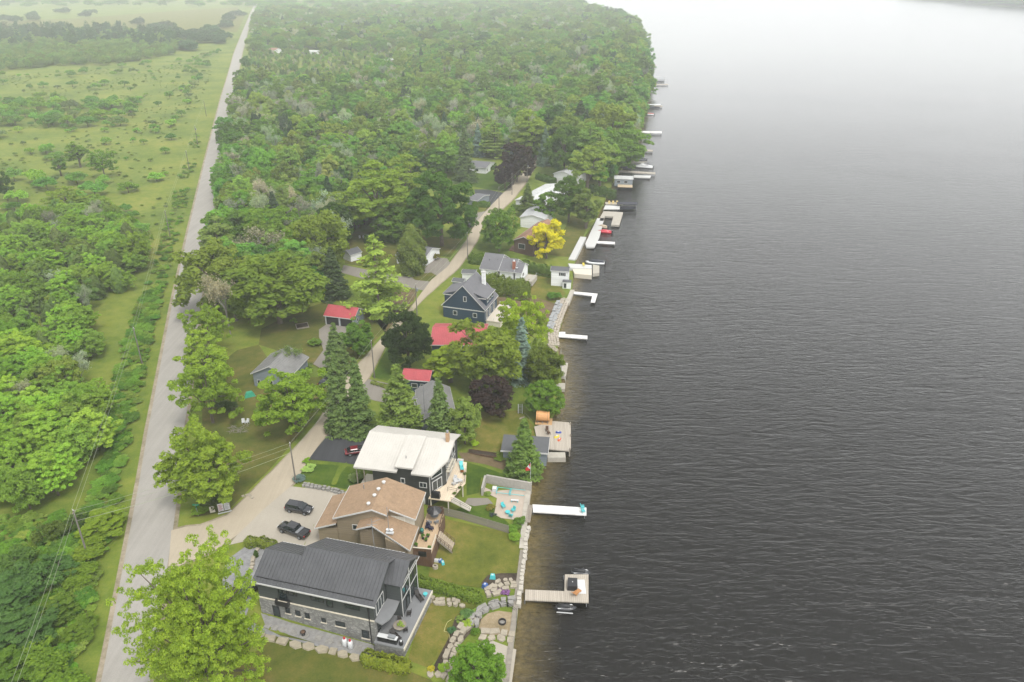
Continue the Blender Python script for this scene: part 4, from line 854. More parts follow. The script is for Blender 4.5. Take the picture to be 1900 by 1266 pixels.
def gable(th, L, W, ze, zr, wallm, roofm, z0=-0.6, over=0.4, axis='x', ribs=0.0, trim=None, wall=True, x0=0.0, y0=0.0, th_=0.14):
    """gable block in local coordinates; eave outline is x0..x0+L, y0..y0+W at height ze, ridge at zr"""
    trim = trim or M_white; r = MB(); f = MB(); w = MB(); i = over
    if axis == 'x':
        ym = y0 + W / 2; a, b = x0, x0 + L
        roof_slab(r, [(a, y0, ze), (b, y0, ze), (b, ym, zr), (a, ym, zr)], th_, ribs); roof_slab(r, [(b, y0 + W, ze), (a, y0 + W, ze), (a, ym, zr), (b, ym, zr)], th_, ribs)
        f.box(a, y0 - .05, ze - .22, b, y0 - .005, ze - .01); f.box(a, y0 + W + .005, ze - .22, b, y0 + W + .05, ze - .01)
        for x in (a - .045, b + .005):
            for yy in (y0, y0 + W): f.add([(x, yy, ze - .2), (x + .04, yy, ze - .2), (x + .04, ym, zr - .2), (x, ym, zr - .2), (x, yy, ze + .03), (x + .04, yy, ze + .03), (x + .04, ym, zr + .03), (x, ym, zr + .03)], [(0, 3, 2, 1), (4, 5, 6, 7), (0, 1, 5, 4), (1, 2, 6, 5), (2, 3, 7, 6), (3, 0, 4, 7)])
        pts = [(a + i, y0 + i), (b - i, y0 + i), (b - i, ym), (b - i, y0 + W - i), (a + i, y0 + W - i), (a + i, ym)]; zf = lambda x, y: ze + (zr - ze) * (1 - abs(y - ym) / (W / 2)) - th_ * 1.1 - .02
    else:
        xm = x0 + L / 2; a, b = y0, y0 + W
        roof_slab(r, [(x0, b, ze), (x0, a, ze), (xm, a, zr), (xm, b, zr)], th_, ribs); roof_slab(r, [(x0 + L, a, ze), (x0 + L, b, ze), (xm, b, zr), (xm, a, zr)], th_, ribs)
        f.box(x0 - .05, a, ze - .22, x0 - .005, b, ze - .01); f.box(x0 + L + .005, a, ze - .22, x0 + L + .05, b, ze - .01)
        for y in (a - .045, b + .005):
            for xx in (x0, x0 + L): f.add([(xx, y, ze - .2), (xm, y, zr - .2), (xm, y + .04, zr - .2), (xx, y + .04, ze - .2), (xx, y, ze + .03), (xm, y, zr + .03), (xm, y + .04, zr + .03), (xx, y + .04, ze + .03)], [(0, 3, 2, 1), (4, 5, 6, 7), (0, 1, 5, 4), (1, 2, 6, 5), (2, 3, 7, 6), (3, 0, 4, 7)])
        pts = [(x0 + i, a + i), (xm, a + i), (x0 + L - i, a + i), (x0 + L - i, b - i), (xm, b - i), (x0 + i, b - i)]; zf = lambda x, y: ze + (zr - ze) * (1 - abs(x - xm) / (L / 2)) - th_ * 1.1 - .02
    if wall: wallprism(w, pts, z0, zf); w.build('wall', wallm, th)
    r.build('roof', roofm, th); f.build('fascia', trim, th)
def rail(th, pts, h=0.95, m=None, name='railing', n_mid=1, sp=1.5, r=0.03, glassm=None):
    b = MB(); m = m or M_black
    for p, q in zip(pts, pts[1:]):
        p, q = Vector(p), Vector(q); k = max(1, int((q - p).length / sp))
        for i in range(k + 1): c = p.lerp(q, i / k); b.tube(c, c + Vector((0, 0, h)), r, r, 4)
        for j in range(n_mid + 1): z = h * (1 - j * 0.42) - .02; b.tube(p + Vector((0, 0, z)), q + Vector((0, 0, z)), r * .9, None, 4)
    return b.build(name, m, th)
def frame_px(A, B, C, z):
    a, b, c = (Vector(un(*p, z)) for p in (A, B, C)); d = (b - a); L = d.length; ang = math.atan2(d.y, d.x); n = Vector((-d.y, d.x)) / L
    return a, ang, L, max(2.0, (c - a).dot(n))
def bld(name, label, A, B, C, ze, rise, axis, wallm, roofm, over=0.35, ribs=0.0, wins=(), trim=None, W=None, z0=None, ang=None):
    a, an, L, w = frame_px(A, B, C, ze); g = tz(a.x, a.y); w = W or w; an = an if ang is None else math.radians(ang)
    t = thing(name, (a.x, a.y, 0), an, label, 'house' if 'house' in name or 'cottage' in name else ('garage' if 'garage' in name else 'building'))
    gable(t, L, w, ze, ze + rise, wallm, roofm, (g if z0 is None else z0) - 0.8, over, axis, ribs, trim)
    for f, u, z, ww, hh in wins:
        if f == 'S': window(t, (u, over, z), (1, 0), ww, hh)
        elif f == 'E': window(t, (L - over, u, z), (0, 1), ww, hh)
        elif f == 'W': window(t, (over, u + ww, z), (0, -1), ww, hh)
    return t, L, w
def pot(th, x, y, z, r=0.22, h=0.4, m=None, leaf=None): return None

# ------------------------------------------------------------------ dark metal roofed house in the foreground
M_slate = metal_roof('dark_metal_roof', (0.075, 0.077, 0.082)); M_slatewall = stripes('charcoal_siding', (0.040, 0.046, 0.045), (0.025, 0.028, 0.028), 2, 0.22, 0.1, 0.6, 0.2)
M_stonewall = stonework('stone_cladding', [(0.0, (0.09, 0.09, 0.088)), (0.5, (0.17, 0.17, 0.16)), (1.0, (0.30, 0.29, 0.27))], 2.2)
M_deckgrey = mat('grey_deck', (0.20, 0.205, 0.21), 0.55, 0.12, 0.6, 9)
O1 = (-37.24, 81.48); A1 = math.radians(-14.85)
h1 = thing('lake_house', (*O1, 0), A1, 'two storey stone and charcoal house with dark ribbed metal roof in the foreground', 'house')
def zf1(x, y):
    ym, ze, zr = (4.3, 6.3, 8.66) if x < 6 else (5.55, 6.3, 9.37)
    return ze + (zr - ze) * min(1.0, max(0.0, (1 - abs(y - ym) / ym))) - .18
w = MB(); wallprism(w, [(.45, .45), (6.05, .45), (6.05, 4.3), (6.05, 8.2), (.45, 8.2), (.45, 4.3)], -3, lambda x, y: zf1(1, y)); wallprism(w, [(6.06, .45), (18.55, .45), (18.55, 5.55), (18.55, 10.7), (6.06, 10.7), (6.06, 5.55)], -3.5, lambda x, y: zf1(10, y)); w.build('wall', M_slatewall, h1)
w = MB(); w.box(.36, .36, -3.4, 18.64, .45, 3.05); w.box(18.55, .45, -3.4, 18.64, 8, 3.05); w.box(.36, .45, -3, .45, 8.2, 3.05); w.build('stone_cladding', M_stonewall, h1)
w = MB(); w.box(.30, .28, 3.06, 18.7, .45, 3.2); w.box(18.55, .28, 3.06, 18.7, 4.2, 3.2); w.build('stone_sill_band', M_cream, h1)
r = MB(); roof_slab(r, [(0, 0, 6.3), (6.0, 0, 6.3), (6.0, 4.3, 8.66), (0, 4.3, 8.66)], .16, .52); roof_slab(r, [(6.02, 0, 6.3), (19.0, 0, 6.3), (19.0, 5.55, 9.37), (6.02, 5.55, 9.37)], .16, .52)
roof_slab(r, [(6.0, 8.6, 6.3), (0, 8.6, 6.3), (0, 4.3, 8.66), (6.0, 4.3, 8.66)], .16, .52); roof_slab(r, [(19.0, 11.1, 6.3), (6.02, 11.1, 6.3), (6.02, 5.55, 9.37), (19.0, 5.55, 9.37)], .16, .52)
roof_slab(r, [(18.6, 4.3, 6.45), (21.3, 4.3, 6.45), (21.3, 7.6, 8.35), (17.5, 7.6, 8.35)], .14, .52); roof_slab(r, [(21.3, 10.9, 6.45), (18.6, 10.9, 6.45), (17.5, 7.6, 8.35), (21.3, 7.6, 8.35)], .14, .52)
ro = r.build('roof', M_slate, h1)
MB().box(.4, .62, 6.72, 18.6, .68, 6.84).build('snow_guard', M_black, ro); MB().tube((7, 2.4, 7.4), (7, 2.4, 8.1), .06).build('vent_pipe', M_grey, ro)
f = MB(); f.box(-.06, -.1, 6.06, 19.05, -.01, 6.3); f.box(6, 11.11, 6.1, 19, 11.18, 6.3); f.box(0, 8.61, 6.1, 6, 8.68, 6.3); f.box(21.31, 4.3, 6.25, 21.36, 10.9, 6.42)
for xx, ym, W_, zr in ((-.05, 4.3, 8.6, 8.66),):
    for yy in (0, W_): f.add([(xx, yy, 6.1), (xx + .04, yy, 6.1), (xx + .04, ym, zr - .2), (xx, ym, zr - .2), (xx, yy, 6.34), (xx + .04, yy, 6.34), (xx + .04, ym, zr + .04), (xx, ym, zr + .04)], [(0, 3, 2, 1), (4, 5, 6, 7), (0, 1, 5, 4), (1, 2, 6, 5), (2, 3, 7, 6), (3, 0, 4, 7)])
f.build('fascia', M_white, h1)
w = MB(); wallprism(w, [(18.64, 4.6), (20.9, 4.6), (20.9, 7.6), (20.9, 10.6), (18.64, 10.6)], .3, lambda x, y: 8.35 - 1.9 * abs(y - 7.6) / 3.3 - .2); w.build('prow_wall', M_slatewall, h1)
g = MB(); g.box(20.9, 4.75, 3.25, 20.98, 10.5, 3.4); g.box(20.9, 4.62, .35, 20.98, 4.75, 6.1); g.box(20.9, 10.45, .35, 20.98, 10.6, 6.1); g.box(20.9, 7.5, .35, 20.98, 7.7, 7.9); g.box(20.9, 4.75, 5.9, 20.98, 10.45, 6.05); g.build('window_mullions', M_white, h1)
for y0 in (4.85, 6.2, 7.75, 9.15): window(h1, (20.9, y0, .5), (0, 1), 1.2, 2.6, M_black, .06, name='patio_door'); window(h1, (20.9, y0, 3.5), (0, 1), 1.2, 2.3, M_black, .06)
window(h1, (18.64, .9, .5), (0, 1), 3.2, 2.3, M_black, .08, 3, 'patio_door'); window(h1, (18.55, 1.1, 3.4), (0, 1), 2.6, 2.3, M_white, .1, 3, 'balcony_door')
for x0, z, ww, hh in ((3.75, 3.35, 1.45, 2.3), (5.4, 4.7, 1.4, .75), (8.9, 4.6, 2.1, .75), (11.3, 4.0, 1.0, 1.5), (14.1, 4.5, 2.4, .8)): window(h1, (x0, .45, z), (1, 0), ww, hh, M_black, .08, 2 if ww > 1.2 else 1)
for x0, z, ww, hh in ((4.5, 1.1, .75, 1.05), (6.1, 1.0, .75, 1.05), (7.6, .9, .75, 1.05), (10.2, .85, .7, .8), (12.4, .75, 1.5, .9), (16.4, -.5, 1.1, 1.5), (10.9, -1.9, 1.5, .6)):
    wo_ = window(h1, (x0, .36, z), (1, 0), ww, hh, M_black, .07); MB().box(x0 - .12, .2, z - .16, x0 + ww + .12, .36, z - .02).build('sill', M_cream, wo_)
window(h1, (2.4, .36, -.3), (1, 0), 1.1, 2.3, M_black, .1, 1, 'side_door')
b = MB(); b.box(3.5, -.35, 2.95, 5.5, .27, 3.05); b.box(3.5, -.38, 3.05, 5.5, -.33, 3.9); b.box(3.5, -.33, 3.05, 3.55, .27, 3.9); b.box(5.45, -.33, 3.05, 5.5, .27, 3.9); b.build('juliet_balcony', M_black, h1)
MB().box(17.75, .26, -2.6, 17.87, .36, 6.1).build('downspout', M_black, h1)
b = MB(); b.prism([(18.66, .2), (19.9, -.1), (20.6, 1.2), (20.75, 2.8), (20.6, 4.55), (18.66, 4.55)], 3.22, 3.42); b.build('balcony_slab', M_deckgrey, h1)
b = MB(); b.prism([(18.7, -.75), (23.15, -.75), (23.15, 10.6), (18.7, 10.6)], .12, .34); dk = b.build('deck', M_deckgrey, h1)
b = MB(); b.box(23.16, -.75, -.1, 23.3, 10.6, .36); b.build('deck_edge', M_cream, dk)
b = MB(); b.box(18.7, -.65, -3.6, 23.0, 10.4, .1); b.build('deck_foundation', M_stonewall, h1)
MB().tube((14.9, 9.4, 6.2), (14.9, 9.4, 13.2), .05, .04, 5).build('antenna_mast', M_grey, h1)
b = MB(); b.tube((14.9, 9.4, 12.6), (16.0, 9.9, 13.0), .03); b.tube((14.2, 9.2, 12.2), (15.6, 9.6, 12.2), .03); b.build('antenna_arms', M_grey, h1)
def L1(x, y, z=0.0): return Vector((O1[0] + x * math.cos(A1) - y * math.sin(A1), O1[1] + x * math.sin(A1) + y * math.cos(A1), z))
# things on that deck
def lounger(loc, rot, m, label, group=None, name='sun_lounger', cm=None):
    t = thing(name, loc, rot, label, 'lounger', group); b = MB(); b.box(-.33, -.95, .28, .33, .35, .36); b.build('seat', m, t)
    M = Matrix.Translation((0, .35, .32)) @ Matrix.Rotation(math.radians(52), 4, 'X'); MB().box(-.33, 0, -.05, .33, .85, .05, M).build('backrest', m, t)
    for x in (-.28, .28):
        for y in (-.85, .25): MB().box(x - .03, y - .03, 0, x + .03, y + .03, .28).build('leg', m, t)
        MB().box(x - .04, -.2, .36, x + .04, .4, .52).build('armrest', m, t)
    return t
def chair(loc, rot, m, label, group=None, name='patio_chair', cat='chair'):
    t = thing(name, loc, rot, label, cat, group); MB().box(-.3, -.3, .36, .3, .3, .44).build('seat', m, t)
    M = Matrix.Translation((0, .28, .42)) @ Matrix.Rotation(math.radians(-14), 4, 'X'); MB().box(-.3, -.03, 0, .3, .05, .6, M).build('backrest', m, t)
    for x in (-.26, .26):
        for y in (-.26, .26): MB().box(x - .03, y - .03, 0, x + .03, y + .03, .36).build('leg', m, t)
        MB().box(x - .05, -.28, .58, x + .05, .3, .64).build('armrest', m, t)
    return t
def rtable(loc, r, m, label, h=0.7, name='round_table'):
    t = thing(name, loc, 0, label, 'table'); MB().lathe([(r, h - .05), (r, h)], 16).build('table_top', m, t); MB().tube((0, 0, .04), (0, 0, h - .05), .06).build('pedestal', m, t); MB().lathe([(r * .5, 0), (r * .45, .04)], 12).build('base', m, t); return t
lounger(L1(21.9, 8.6, .34), A1 + .9, M_wicker, 'black wicker lounger at the far end of the grey deck'); lounger(L1(21.3, .9, .34), A1 + 1.1, M_wicker, 'black wicker lounger near the outdoor kitchen on the grey deck')
rtable(L1(22.6, 9.3, .34), .35, M_teal, 'small pale green side table beside the far lounger on the grey deck', .45, 'side_table')
chair(L1(21.6, 5.1, .34), A1 - 1.2, M_wicker, 'dark wicker armchair in the middle of the grey deck'); chair(L1(20.9, 3.4, .34), A1 + .5, M_wicker, 'dark wicker armchair behind the plant filled table'); chair(L1(22.3, 2.2, .34), A1 + 3.6, M_wicker, 'dark wicker armchair lakeward of the plant filled table')
rtable(L1(21.3, 2.5, .34), .95, M_wood, 'oval wooden table with plants on the grey deck')
plant('shrub1', L1(21.5, 2.4).x, L1(21.5, 2.4).y, .35, .55, (0.22, 0.30, 0.06), 'potted_herbs', 'green plants growing on the oval deck table', None, 'plant', z=1.05)
t = thing('outdoor_kitchen', L1(19.5, -.1, .34), A1, 'black and white outdoor kitchen counter at the near edge of the grey deck', 'counter'); MB().box(-.4, -.3, 0, 2.5, .35, .85).build('cabinet', M_black, t); MB().box(-.42, -.32, .86, 2.52, .37, .92).build('worktop', M_plast, t); MB().box(1.2, -.25, .93, 2.2, .3, 1.25).build('grill_lid', M_grey, t)
t = thing('round_planter', L1(22.6, -.2, .34), 0, 'round dark planter at the near corner of the grey deck', 'planter'); MB().lathe([(.22, 0), (.33, .3), (.3, .6)], 12).build('pot', M_black, t); MB().lathe([(.1, .6), (.14, .8), (.02, .9)], 8).build('lantern', M_plast, t)
for i, (x, y) in enumerate(((14.4, -1.2), (15.3, -1.3))):
    t = thing('propane_tank', (*L1(x, y)[:2], tz(*L1(x, y)[:2])), 0, ['white propane tank with red cap by the stone wall, the left of two', 'white propane tank with red cap by the stone wall, the right of two'][i], 'tank', 'propane tanks by the stone wall')
    MB().lathe([(.3, 0), (.38, .12), (.38, 1.1), (.3, 1.3), (.1, 1.38)], 14).build('body', M_plast, t, True); MB().lathe([(.17, 1.36), (.17, 1.6)], 10).build('cap', mat('red_cap', (0.45, 0.02, 0.03), .5), t)
t = thing('timber_steps', (*L1(3.0, -2.2)[:2], -.6), A1, 'wide timber garden steps along the stone wall of the foreground house', 'steps')
for i in range(7): MB().box(.62 * i, -1.0 + .05 * i, -.35 - .2 * i, .62 * i + .42, 1.6, -.02 - .2 * i).build('tread', mat('timber_step', (0.34, 0.27, 0.16), .8, .25, 1, 8), t)
t = thing('stone_urn', (*L1(8.1, -1.5)[:2], tz(*L1(8.1, -1.5)[:2])), 0, 'dark garden urn beside the timber steps', 'urn'); MB().lathe([(.2, 0), (.25, .1), (.12, .25), (.38, .6), (.42, .7)], 12).build('bowl', M_black, t); MB().lathe([(.34, .71), (.2, .9)], 8).build('soil', M_brown, t)
t = thing('dark_car', (*un(465, 1098, 0), tz(*un(465, 1098, 0))), A1 + 1.2, 'dark car half hidden behind the foreground tree at the house end', 'car')
# ------------------------------------------------------------------ vehicles
def loft(mb, secs):
    """closed rings of equal size joined along their order"""
    n = len(secs[0]); vs = [p for s in secs for p in s]; k = len(secs)
    mb.add(vs, [(j * n + i, j * n + (i + 1) % n, (j + 1) * n + (i + 1) % n, (j + 1) * n + i) for j in range(k - 1) for i in range(n)] + [tuple(range(n - 1, -1, -1)), tuple(range((k - 1) * n, k * n))])
def ring(x, hw, z0, z1, tw=0.88, r=0.12):
    """cross-section at station x: sides bow out at mid height, shoulders rounded"""
    zm = z0 + (z1 - z0) * .55
    return [(x, -hw * .92, z0), (x, hw * .92, z0), (x, hw, zm), (x, hw * .97, z1 - r), (x, hw * tw, z1), (x, -hw * tw, z1), (x, -hw * .97, z1 - r), (x, -hw, zm)]
def vehicle(kind, loc, rot, body, label, t=None):
    t = t or thing('parked_pickup' if kind == 'pickup' else ('parked_suv' if kind == 'suv' else 'parked_car'), loc, rot, label, {'pickup': 'pickup', 'suv': 'car', 'car': 'car'}[kind]); b = MB()
    if kind == 'pickup': L, hw, hood, zt, zroof, cab, wb = 5.8, .98, 1.12, 1.1, 1.88, (-.95, 1.75), (-1.85, 1.85)
    elif kind == 'suv': L, hw, hood, zt, zroof, cab, wb = 4.8, .95, 1.02, 1.05, 1.72, (-2.25, 1.3), (-1.42, 1.45)
    else: L, hw, hood, zt, zroof, cab, wb = 4.6, .9, .86, .92, 1.42, (-1.9, 1.2), (-1.4, 1.4)
    h = L / 2; lo = .34 if kind != 'pickup' else .45
    st = [(-h, .84, lo + .12, zt - .1), (-h + .12, .97, lo, zt), (-h + .8, 1, lo, zt + .02), (cab[0] if kind == 'pickup' else -.6, 1, lo, zt + .02), (cab[1] - .35, 1, lo, zt + .02), (cab[1] + .25, .99, lo, hood + .04), (h - .5, .96, lo, hood), (h - .12, .88, lo + .04, hood - .12), (h, .78, lo + .14, hood - .3)]
    loft(b, [ring(x, hw * k, z0, z1) for x, k, z0, z1 in st]); bo = b.build('body', body, t, True)
    c = MB(); x0, x1 = cab; sl = .55 if kind == 'pickup' else .75
    secs = [[(x, y * hw * (1 if z == 0 else .8) * .94, zt + .03 + (zroof - zt - .03) * z) for y, z in ((-1, 0), (1, 0), (1, 1), (-1, 1))] for x in (0,)]
    def cabring(z, xa, xb, k): return [(xa, -hw * k, z), (xb, -hw * k, z), (xb, hw * k, z), (xa, hw * k, z)]
    back = .18 if kind != 'car' else .7
    loft(c, [cabring(zt + .02, x0, x1, .93), cabring(zt + .12, x0 + .03, x1 - .08, .93), cabring(zroof - .06, x0 + back, x1 - sl - .3, .77), ]); c.build('windows', M_carglass, bo)
    rf = MB(); loft(rf, [cabring(zroof - .07, x0 + back - .04, x1 - sl - .24, .785), cabring(zroof, x0 + back + .1, x1 - sl - .4, .70)]); rf.build('roof', body, bo)
    p = MB()
    for sy in (-1, 1):
        for xa, xb in ((x0 + .05, x0 + back), (x1 - .12, x1 - sl - .28), ((x0 + x1) / 2 - .2, (x0 + x1) / 2 - .2)): p.tube((xa, sy * hw * .925, zt + .03), (xb, sy * hw * .785, zroof - .05), .045, .04, 4)
    p.build('pillars', body, bo)
    for x in wb:
        for sy in (-1, 1):
            rr = .40 if kind == 'pickup' else .36; wh = MB(); M = Matrix.Translation((x, sy * (hw - .1), rr)) @ Matrix.Rotation(math.pi / 2, 4, 'X')
            wh.lathe([(rr * .7, -.12), (rr, -.1), (rr, .1), (rr * .7, .12)], 16); wh.v = [tuple(M @ Vector(v)) for v in wh.v]; wo_ = wh.build('wheel', M_rubber, t, True)
            rm = MB().lathe([(rr * .62, -.125), (rr * .62, .125)], 12); rm.v = [tuple(M @ Vector(v)) for v in rm.v]; rm.build('rim', M_grey, wo_)
    for sy in (-1, 1):
        MB().box(h - .16, sy * hw * .62 - .2, hood - .32, h - .02, sy * hw * .62 + .2, hood - .14).build('headlight', M_plast, t); MB().box(-h - .02, sy * hw * .78 - .1, zt - .32, -h + .1, sy * hw * .78 + .1, zt - .06).build('tail_light', mat('tail_red', (0.45, 0.015, 0.02), .3), t)
        MB().box(x1 - .55, sy * (hw + .02) - .08, zt + .05, x1 - .4, sy * (hw + .02) + .08, zt + .2).build('mirror', body, t)
    if kind == 'pickup':
        d = MB(); d.box(-h + .15, -hw * .8, zt + .025, x0 - .12, hw * .8, zt + .035); d.build('bed_floor', M_black, t)
        e = MB(); e.box(x0 - .6, -hw * .86, zt + .03, x0 - .08, hw * .86, zt + .12); e.build('tool_box', M_grey, t)
        e = MB(); e.box(-h + .05, -hw * .9, zt + .0, -h + .15, hw * .9, zt + .1); e.box(-h + .15, -hw * .93, zt + .02, x0 - .05, -hw * .82, zt + .1); e.box(-h + .15, hw * .82, zt + .02, x0 - .05, hw * .93, zt + .1); e.build('bed_rails', body, t)
    else: MB().box(-h - .03, -.25, .7, -h + .02, .25, .82).build('number_plate', M_plast, t)
    return t
P_black = paint('black_car_paint', (0.006, 0.006, 0.008)); P_navy = paint('charcoal_car_paint', (0.011, 0.012, 0.016)); P_red = paint('dark_red_car_paint', (0.12, 0.008, 0.014)); P_silver = paint('silver_car_paint', (0.35, 0.36, 0.37))
def heading(p, q): a, b = Vector(un(*p)), Vector(un(*q)); d = b - a; return math.atan2(d.y, d.x)
g = at(556, 949); vehicle('suv', (g.x, g.y, .06), heading((533, 946), (583, 955)), P_navy, 'black sport utility vehicle on the parking pad, the farther of the two vehicles')
g = at(546, 990); vehicle('pickup', (g.x, g.y, .06), heading((573, 998), (520, 978)), P_black, 'black crew cab pickup truck on the parking pad near the dark roof')
g = at(663, 842); vehicle('car', (g.x, g.y, .06), heading((660, 838), (690, 836)) + .15, P_red, 'dark red car on the asphalt driveway beside the white roof')
vehicle('car', None, 0, P_black, None, t)
g = at(608, 712); vehicle('car', (g.x, g.y, .05), heading((600, 715), (616, 705)), P_black, 'black car partly hidden between the wide tree and the spruces')
g = at(874, 405); vehicle('car', (g.x, g.y, .05), heading((865, 405), (890, 409)), P_navy, 'dark car farther up the drive beside the large maple')
g = at(868, 421); vehicle('suv', (g.x, g.y, .05), heading((858, 421), (880, 425)), P_black, 'dark vehicle under the edge of the large maple by the lane')
g = at(780, 500); vehicle('car', (g.x, g.y, .05), heading((778, 508), (785, 488)), P_silver, 'pale car parked behind the egg shaped cedar')
for i, (px, py, p, l) in enumerate(((1024, 236, P_silver, 'pale car in the far parking place among the trees'), (1036, 235, P_red, 'red car in the far parking place among the trees'), (1047, 235, P_navy, 'dark blue car in the far parking place among the trees'))):
    g = at(px, py); vehicle('suv', (g.x, g.y, .05), 1.4, p, l)

# ------------------------------------------------------------------ tan house with brown shingle roof
M_shing = shingle('brown_shingles', (0.225, 0.155, 0.098), 0.42); M_tan = stripes('tan_siding', (0.22, 0.175, 0.115), (0.14, 0.11, 0.07), 2, 0.2, 0.1, 0.7, 0.25); M_pale = stripes('pale_siding', (0.50, 0.48, 0.41), (0.36, 0.34, 0.29), 0, 0.3, 0.1, 0.6, 0.3)
O2 = (-28.69, 95.66); A2 = math.radians(-7.5); h2 = thing('tan_house', (*O2, 0), A2, 'tan house with brown shingled stepped gable roofs beside the parking pad', 'house')
def L2(x, y, z=0.0): return Vector((O2[0] + x * math.cos(A2) - y * math.sin(A2), O2[1] + x * math.sin(A2) + y * math.cos(A2), z))
zr2 = lambda x, y: 8.42 - .372 * abs(x - 6.6) - .2
w = MB(); wallprism(w, [(.4, .5), (6.6, .5), (8.6, .5), (8.6, 1.9), (12.8, 1.9), (12.8, 8.1), (6.6, 8.1), (.4, 8.1)], -2.5, zr2); w.build('wall', M_tan, h2)
w = MB(); w.box(9.0, 1.8, 4.5, 12.9, 1.89, 5.95); w.build('pale_gable_wall', M_pale, h2)
r = MB(); roof_slab(r, [(0, 8.5, 6.0), (0, 0, 6.0), (6.6, 0, 8.42), (6.6, 8.5, 8.42)]); roof_slab(r, [(13.2, 1.4, 6.0), (13.2, 8.5, 6.0), (6.6, 8.5, 8.42), (6.6, 1.4, 8.42)]); roof_slab(r, [(9.0, 0, 7.54), (9.0, 1.38, 7.54), (6.6, 1.38, 8.42), (6.6, 0, 8.42)])
r.build('roof', M_shing, h2)
r = MB(); roof_slab(r, [(13.5, -3.8, 4.25), (13.5, 1.75, 4.25), (7.0, 1.75, 6.7), (7.0, -1.7, 6.7)]); roof_slab(r, [(4.3, 1.0, 5.68), (4.3, -1.7, 5.68), (7.0, -1.7, 6.7), (7.0, 1.0, 6.7)]); r.build('lower_roof', M_shing, h2)
r = MB(); roof_slab(r, [(-3.3, 8.4, 3.65), (-3.3, -.05, 3.65), (.38, -.05, 5.0), (.38, 8.4, 5.0)]); r.build('garage_roof', M_shing, h2)
w = MB(); wallprism(w, [(4.7, -1.2), (9.0, -1.2), (9.4, -2.9), (13.0, -3.3), (13.0, 1.6), (4.7, 1.6)], -2.5, lambda x, y: (6.5 - .377 * abs(x - 7.0)) - .25); w.build('front_wall', M_tan, h2)
w = MB(); w.box(-2.9, .35, -1.5, .38, 8.1, 3.6); w.build('garage_wall', M_tan, h2)
f = MB()
def edge(f, a, b, hgt=.22, th=.06):
    a, b = Vector(a), Vector(b); d = (b - a); o = Vector((d.y, -d.x, 0)).normalized() * th; u = Vector((0, 0, hgt)); s_ = Vector((0, 0, .04))
    f.add([a - u + o * .1, b - u + o * .1, b - u + o, a - u + o, a + s_ + o * .1, b + s_ + o * .1, b + s_ + o, a + s_ + o], [(0, 3, 2, 1), (4, 5, 6, 7), (0, 1, 5, 4), (1, 2, 6, 5), (2, 3, 7, 6), (3, 0, 4, 7)])
for a, b in (((0, 0, 6), (6.6, 0, 8.42)), ((6.6, 0, 8.42), (9.0, 0, 7.54)), ((0, 8.5, 6), (0, 0, 6)), ((13.2, 1.4, 6), (13.2, 8.5, 6)), ((9.0, 1.4, 7.54), (13.2, 1.4, 6)), ((4.3, -1.7, 5.68), (7, -1.7, 6.7)), ((7, -1.7, 6.7), (13.5, -3.8, 4.25)), ((13.5, -3.8, 4.25), (13.5, 1.75, 4.25)), ((-3.3, 8.4, 3.65), (-3.3, 0, 3.65)), ((-3.3, -.05, 3.65), (.38, -.05, 5))): edge(f, a, b)
f.build('fascia', M_white, h2)
window(h2, (2.9, .5, 3.6), (1, 0), .9, 1.1, M_white, .12)
for i, (x, y) in enumerate(((6.6, 6.9), (6.2, 5.2), (6.0, 3.6), (5.6, 1.6))):
    v = MB().lathe([(.22, 0), (.22, .25), (.34, .3), (.3, .42), (.05, .5)], 10, (x, y, 8.42 - .37 * abs(x - 6.6) - .05)); v.build('roof_vent', M_white, h2)
MB().tube((3.2, 6.6, 7.0), (3.2, 6.6, 8.0), .08).build('flue_pipe', M_grey, h2)
MB().tube((9.9, -2.2, 4.8), (9.9, -2.2, 11.0), .045, .045, 5).build('antenna_mast', M_grey, h2)
b = MB(); b.box(9.4, -2.4, 5.9, 10.6, -1.9, 6.1); b.lathe([(.05, 6.3), (.28, 6.5), (.3, 6.6)], 10, (9.7, -2.1, 0)); b.lathe([(.05, 6.3), (.28, 6.5), (.3, 6.6)], 10, (10.3, -2.1, 0)); b.build('satellite_dishes', M_plast, h2)
b = MB(); b.prism([(13.0, -.4), (16.0, -.4), (15.9, 9.4), (13.0, 9.2)], .85, 1.05); dk2 = b.build('deck', stripes('red_deck_boards', (0.40, 0.29, 0.18), (0.2, 0.14, 0.09), 0, .16, .1, .7, .2), h2)
b = MB(); b.box(12.2, -.55, -2.6, 16.0, -.42, 1.9); b.box(15.95, -.42, -2.6, 16.05, 9.4, .84); b.build('deck_skirt', stripes('brown_skirt_boards', (0.095, 0.05, 0.026), (0.04, 0.02, 0.01), 0, .14, .12, .8, .3), h2)
b = MB(); b.box(13.9, -.6, .3, 15.2, -.56, 1.3); b.build('skirt_lattice', M_black, h2)
rail(h2, [(16.0, -.4, 1.05), (16.0, 3.0, 1.05)], 1.0, M_cream, 'railing', 1, 1.2, .05); rail(h2, [(16.0, 5.2, 1.05), (15.95, 9.3, 1.05), (13.1, 9.2, 1.05)], 1.0, M_brown, 'railing', 1, 1.2, .05); MB().box(12.2, -.6, 1.9, 16.1, -.38, 1.98).build('skirt_cap', M_cream, h2)
b = MB().box(13.2, 9.2, 1.05, 15.9, 9.3, 2.6); b.build('privacy_screen', mat('screen_boards', (0.09, 0.05, 0.03), .8, .3), h2)
t = thing('deck_stairs', L2(16.1, 3.1, 0), A2, 'pale wooden stairs from the tan house deck to the lawn', 'stairs')
for i in range(8): MB().box(.3 * i, 0, .85 - .3 * i - .06, .3 * i + .34, 2.0, .85 - .3 * i).build('tread', mat('stair_wood', (0.40, 0.33, 0.24), .8, .2), t)
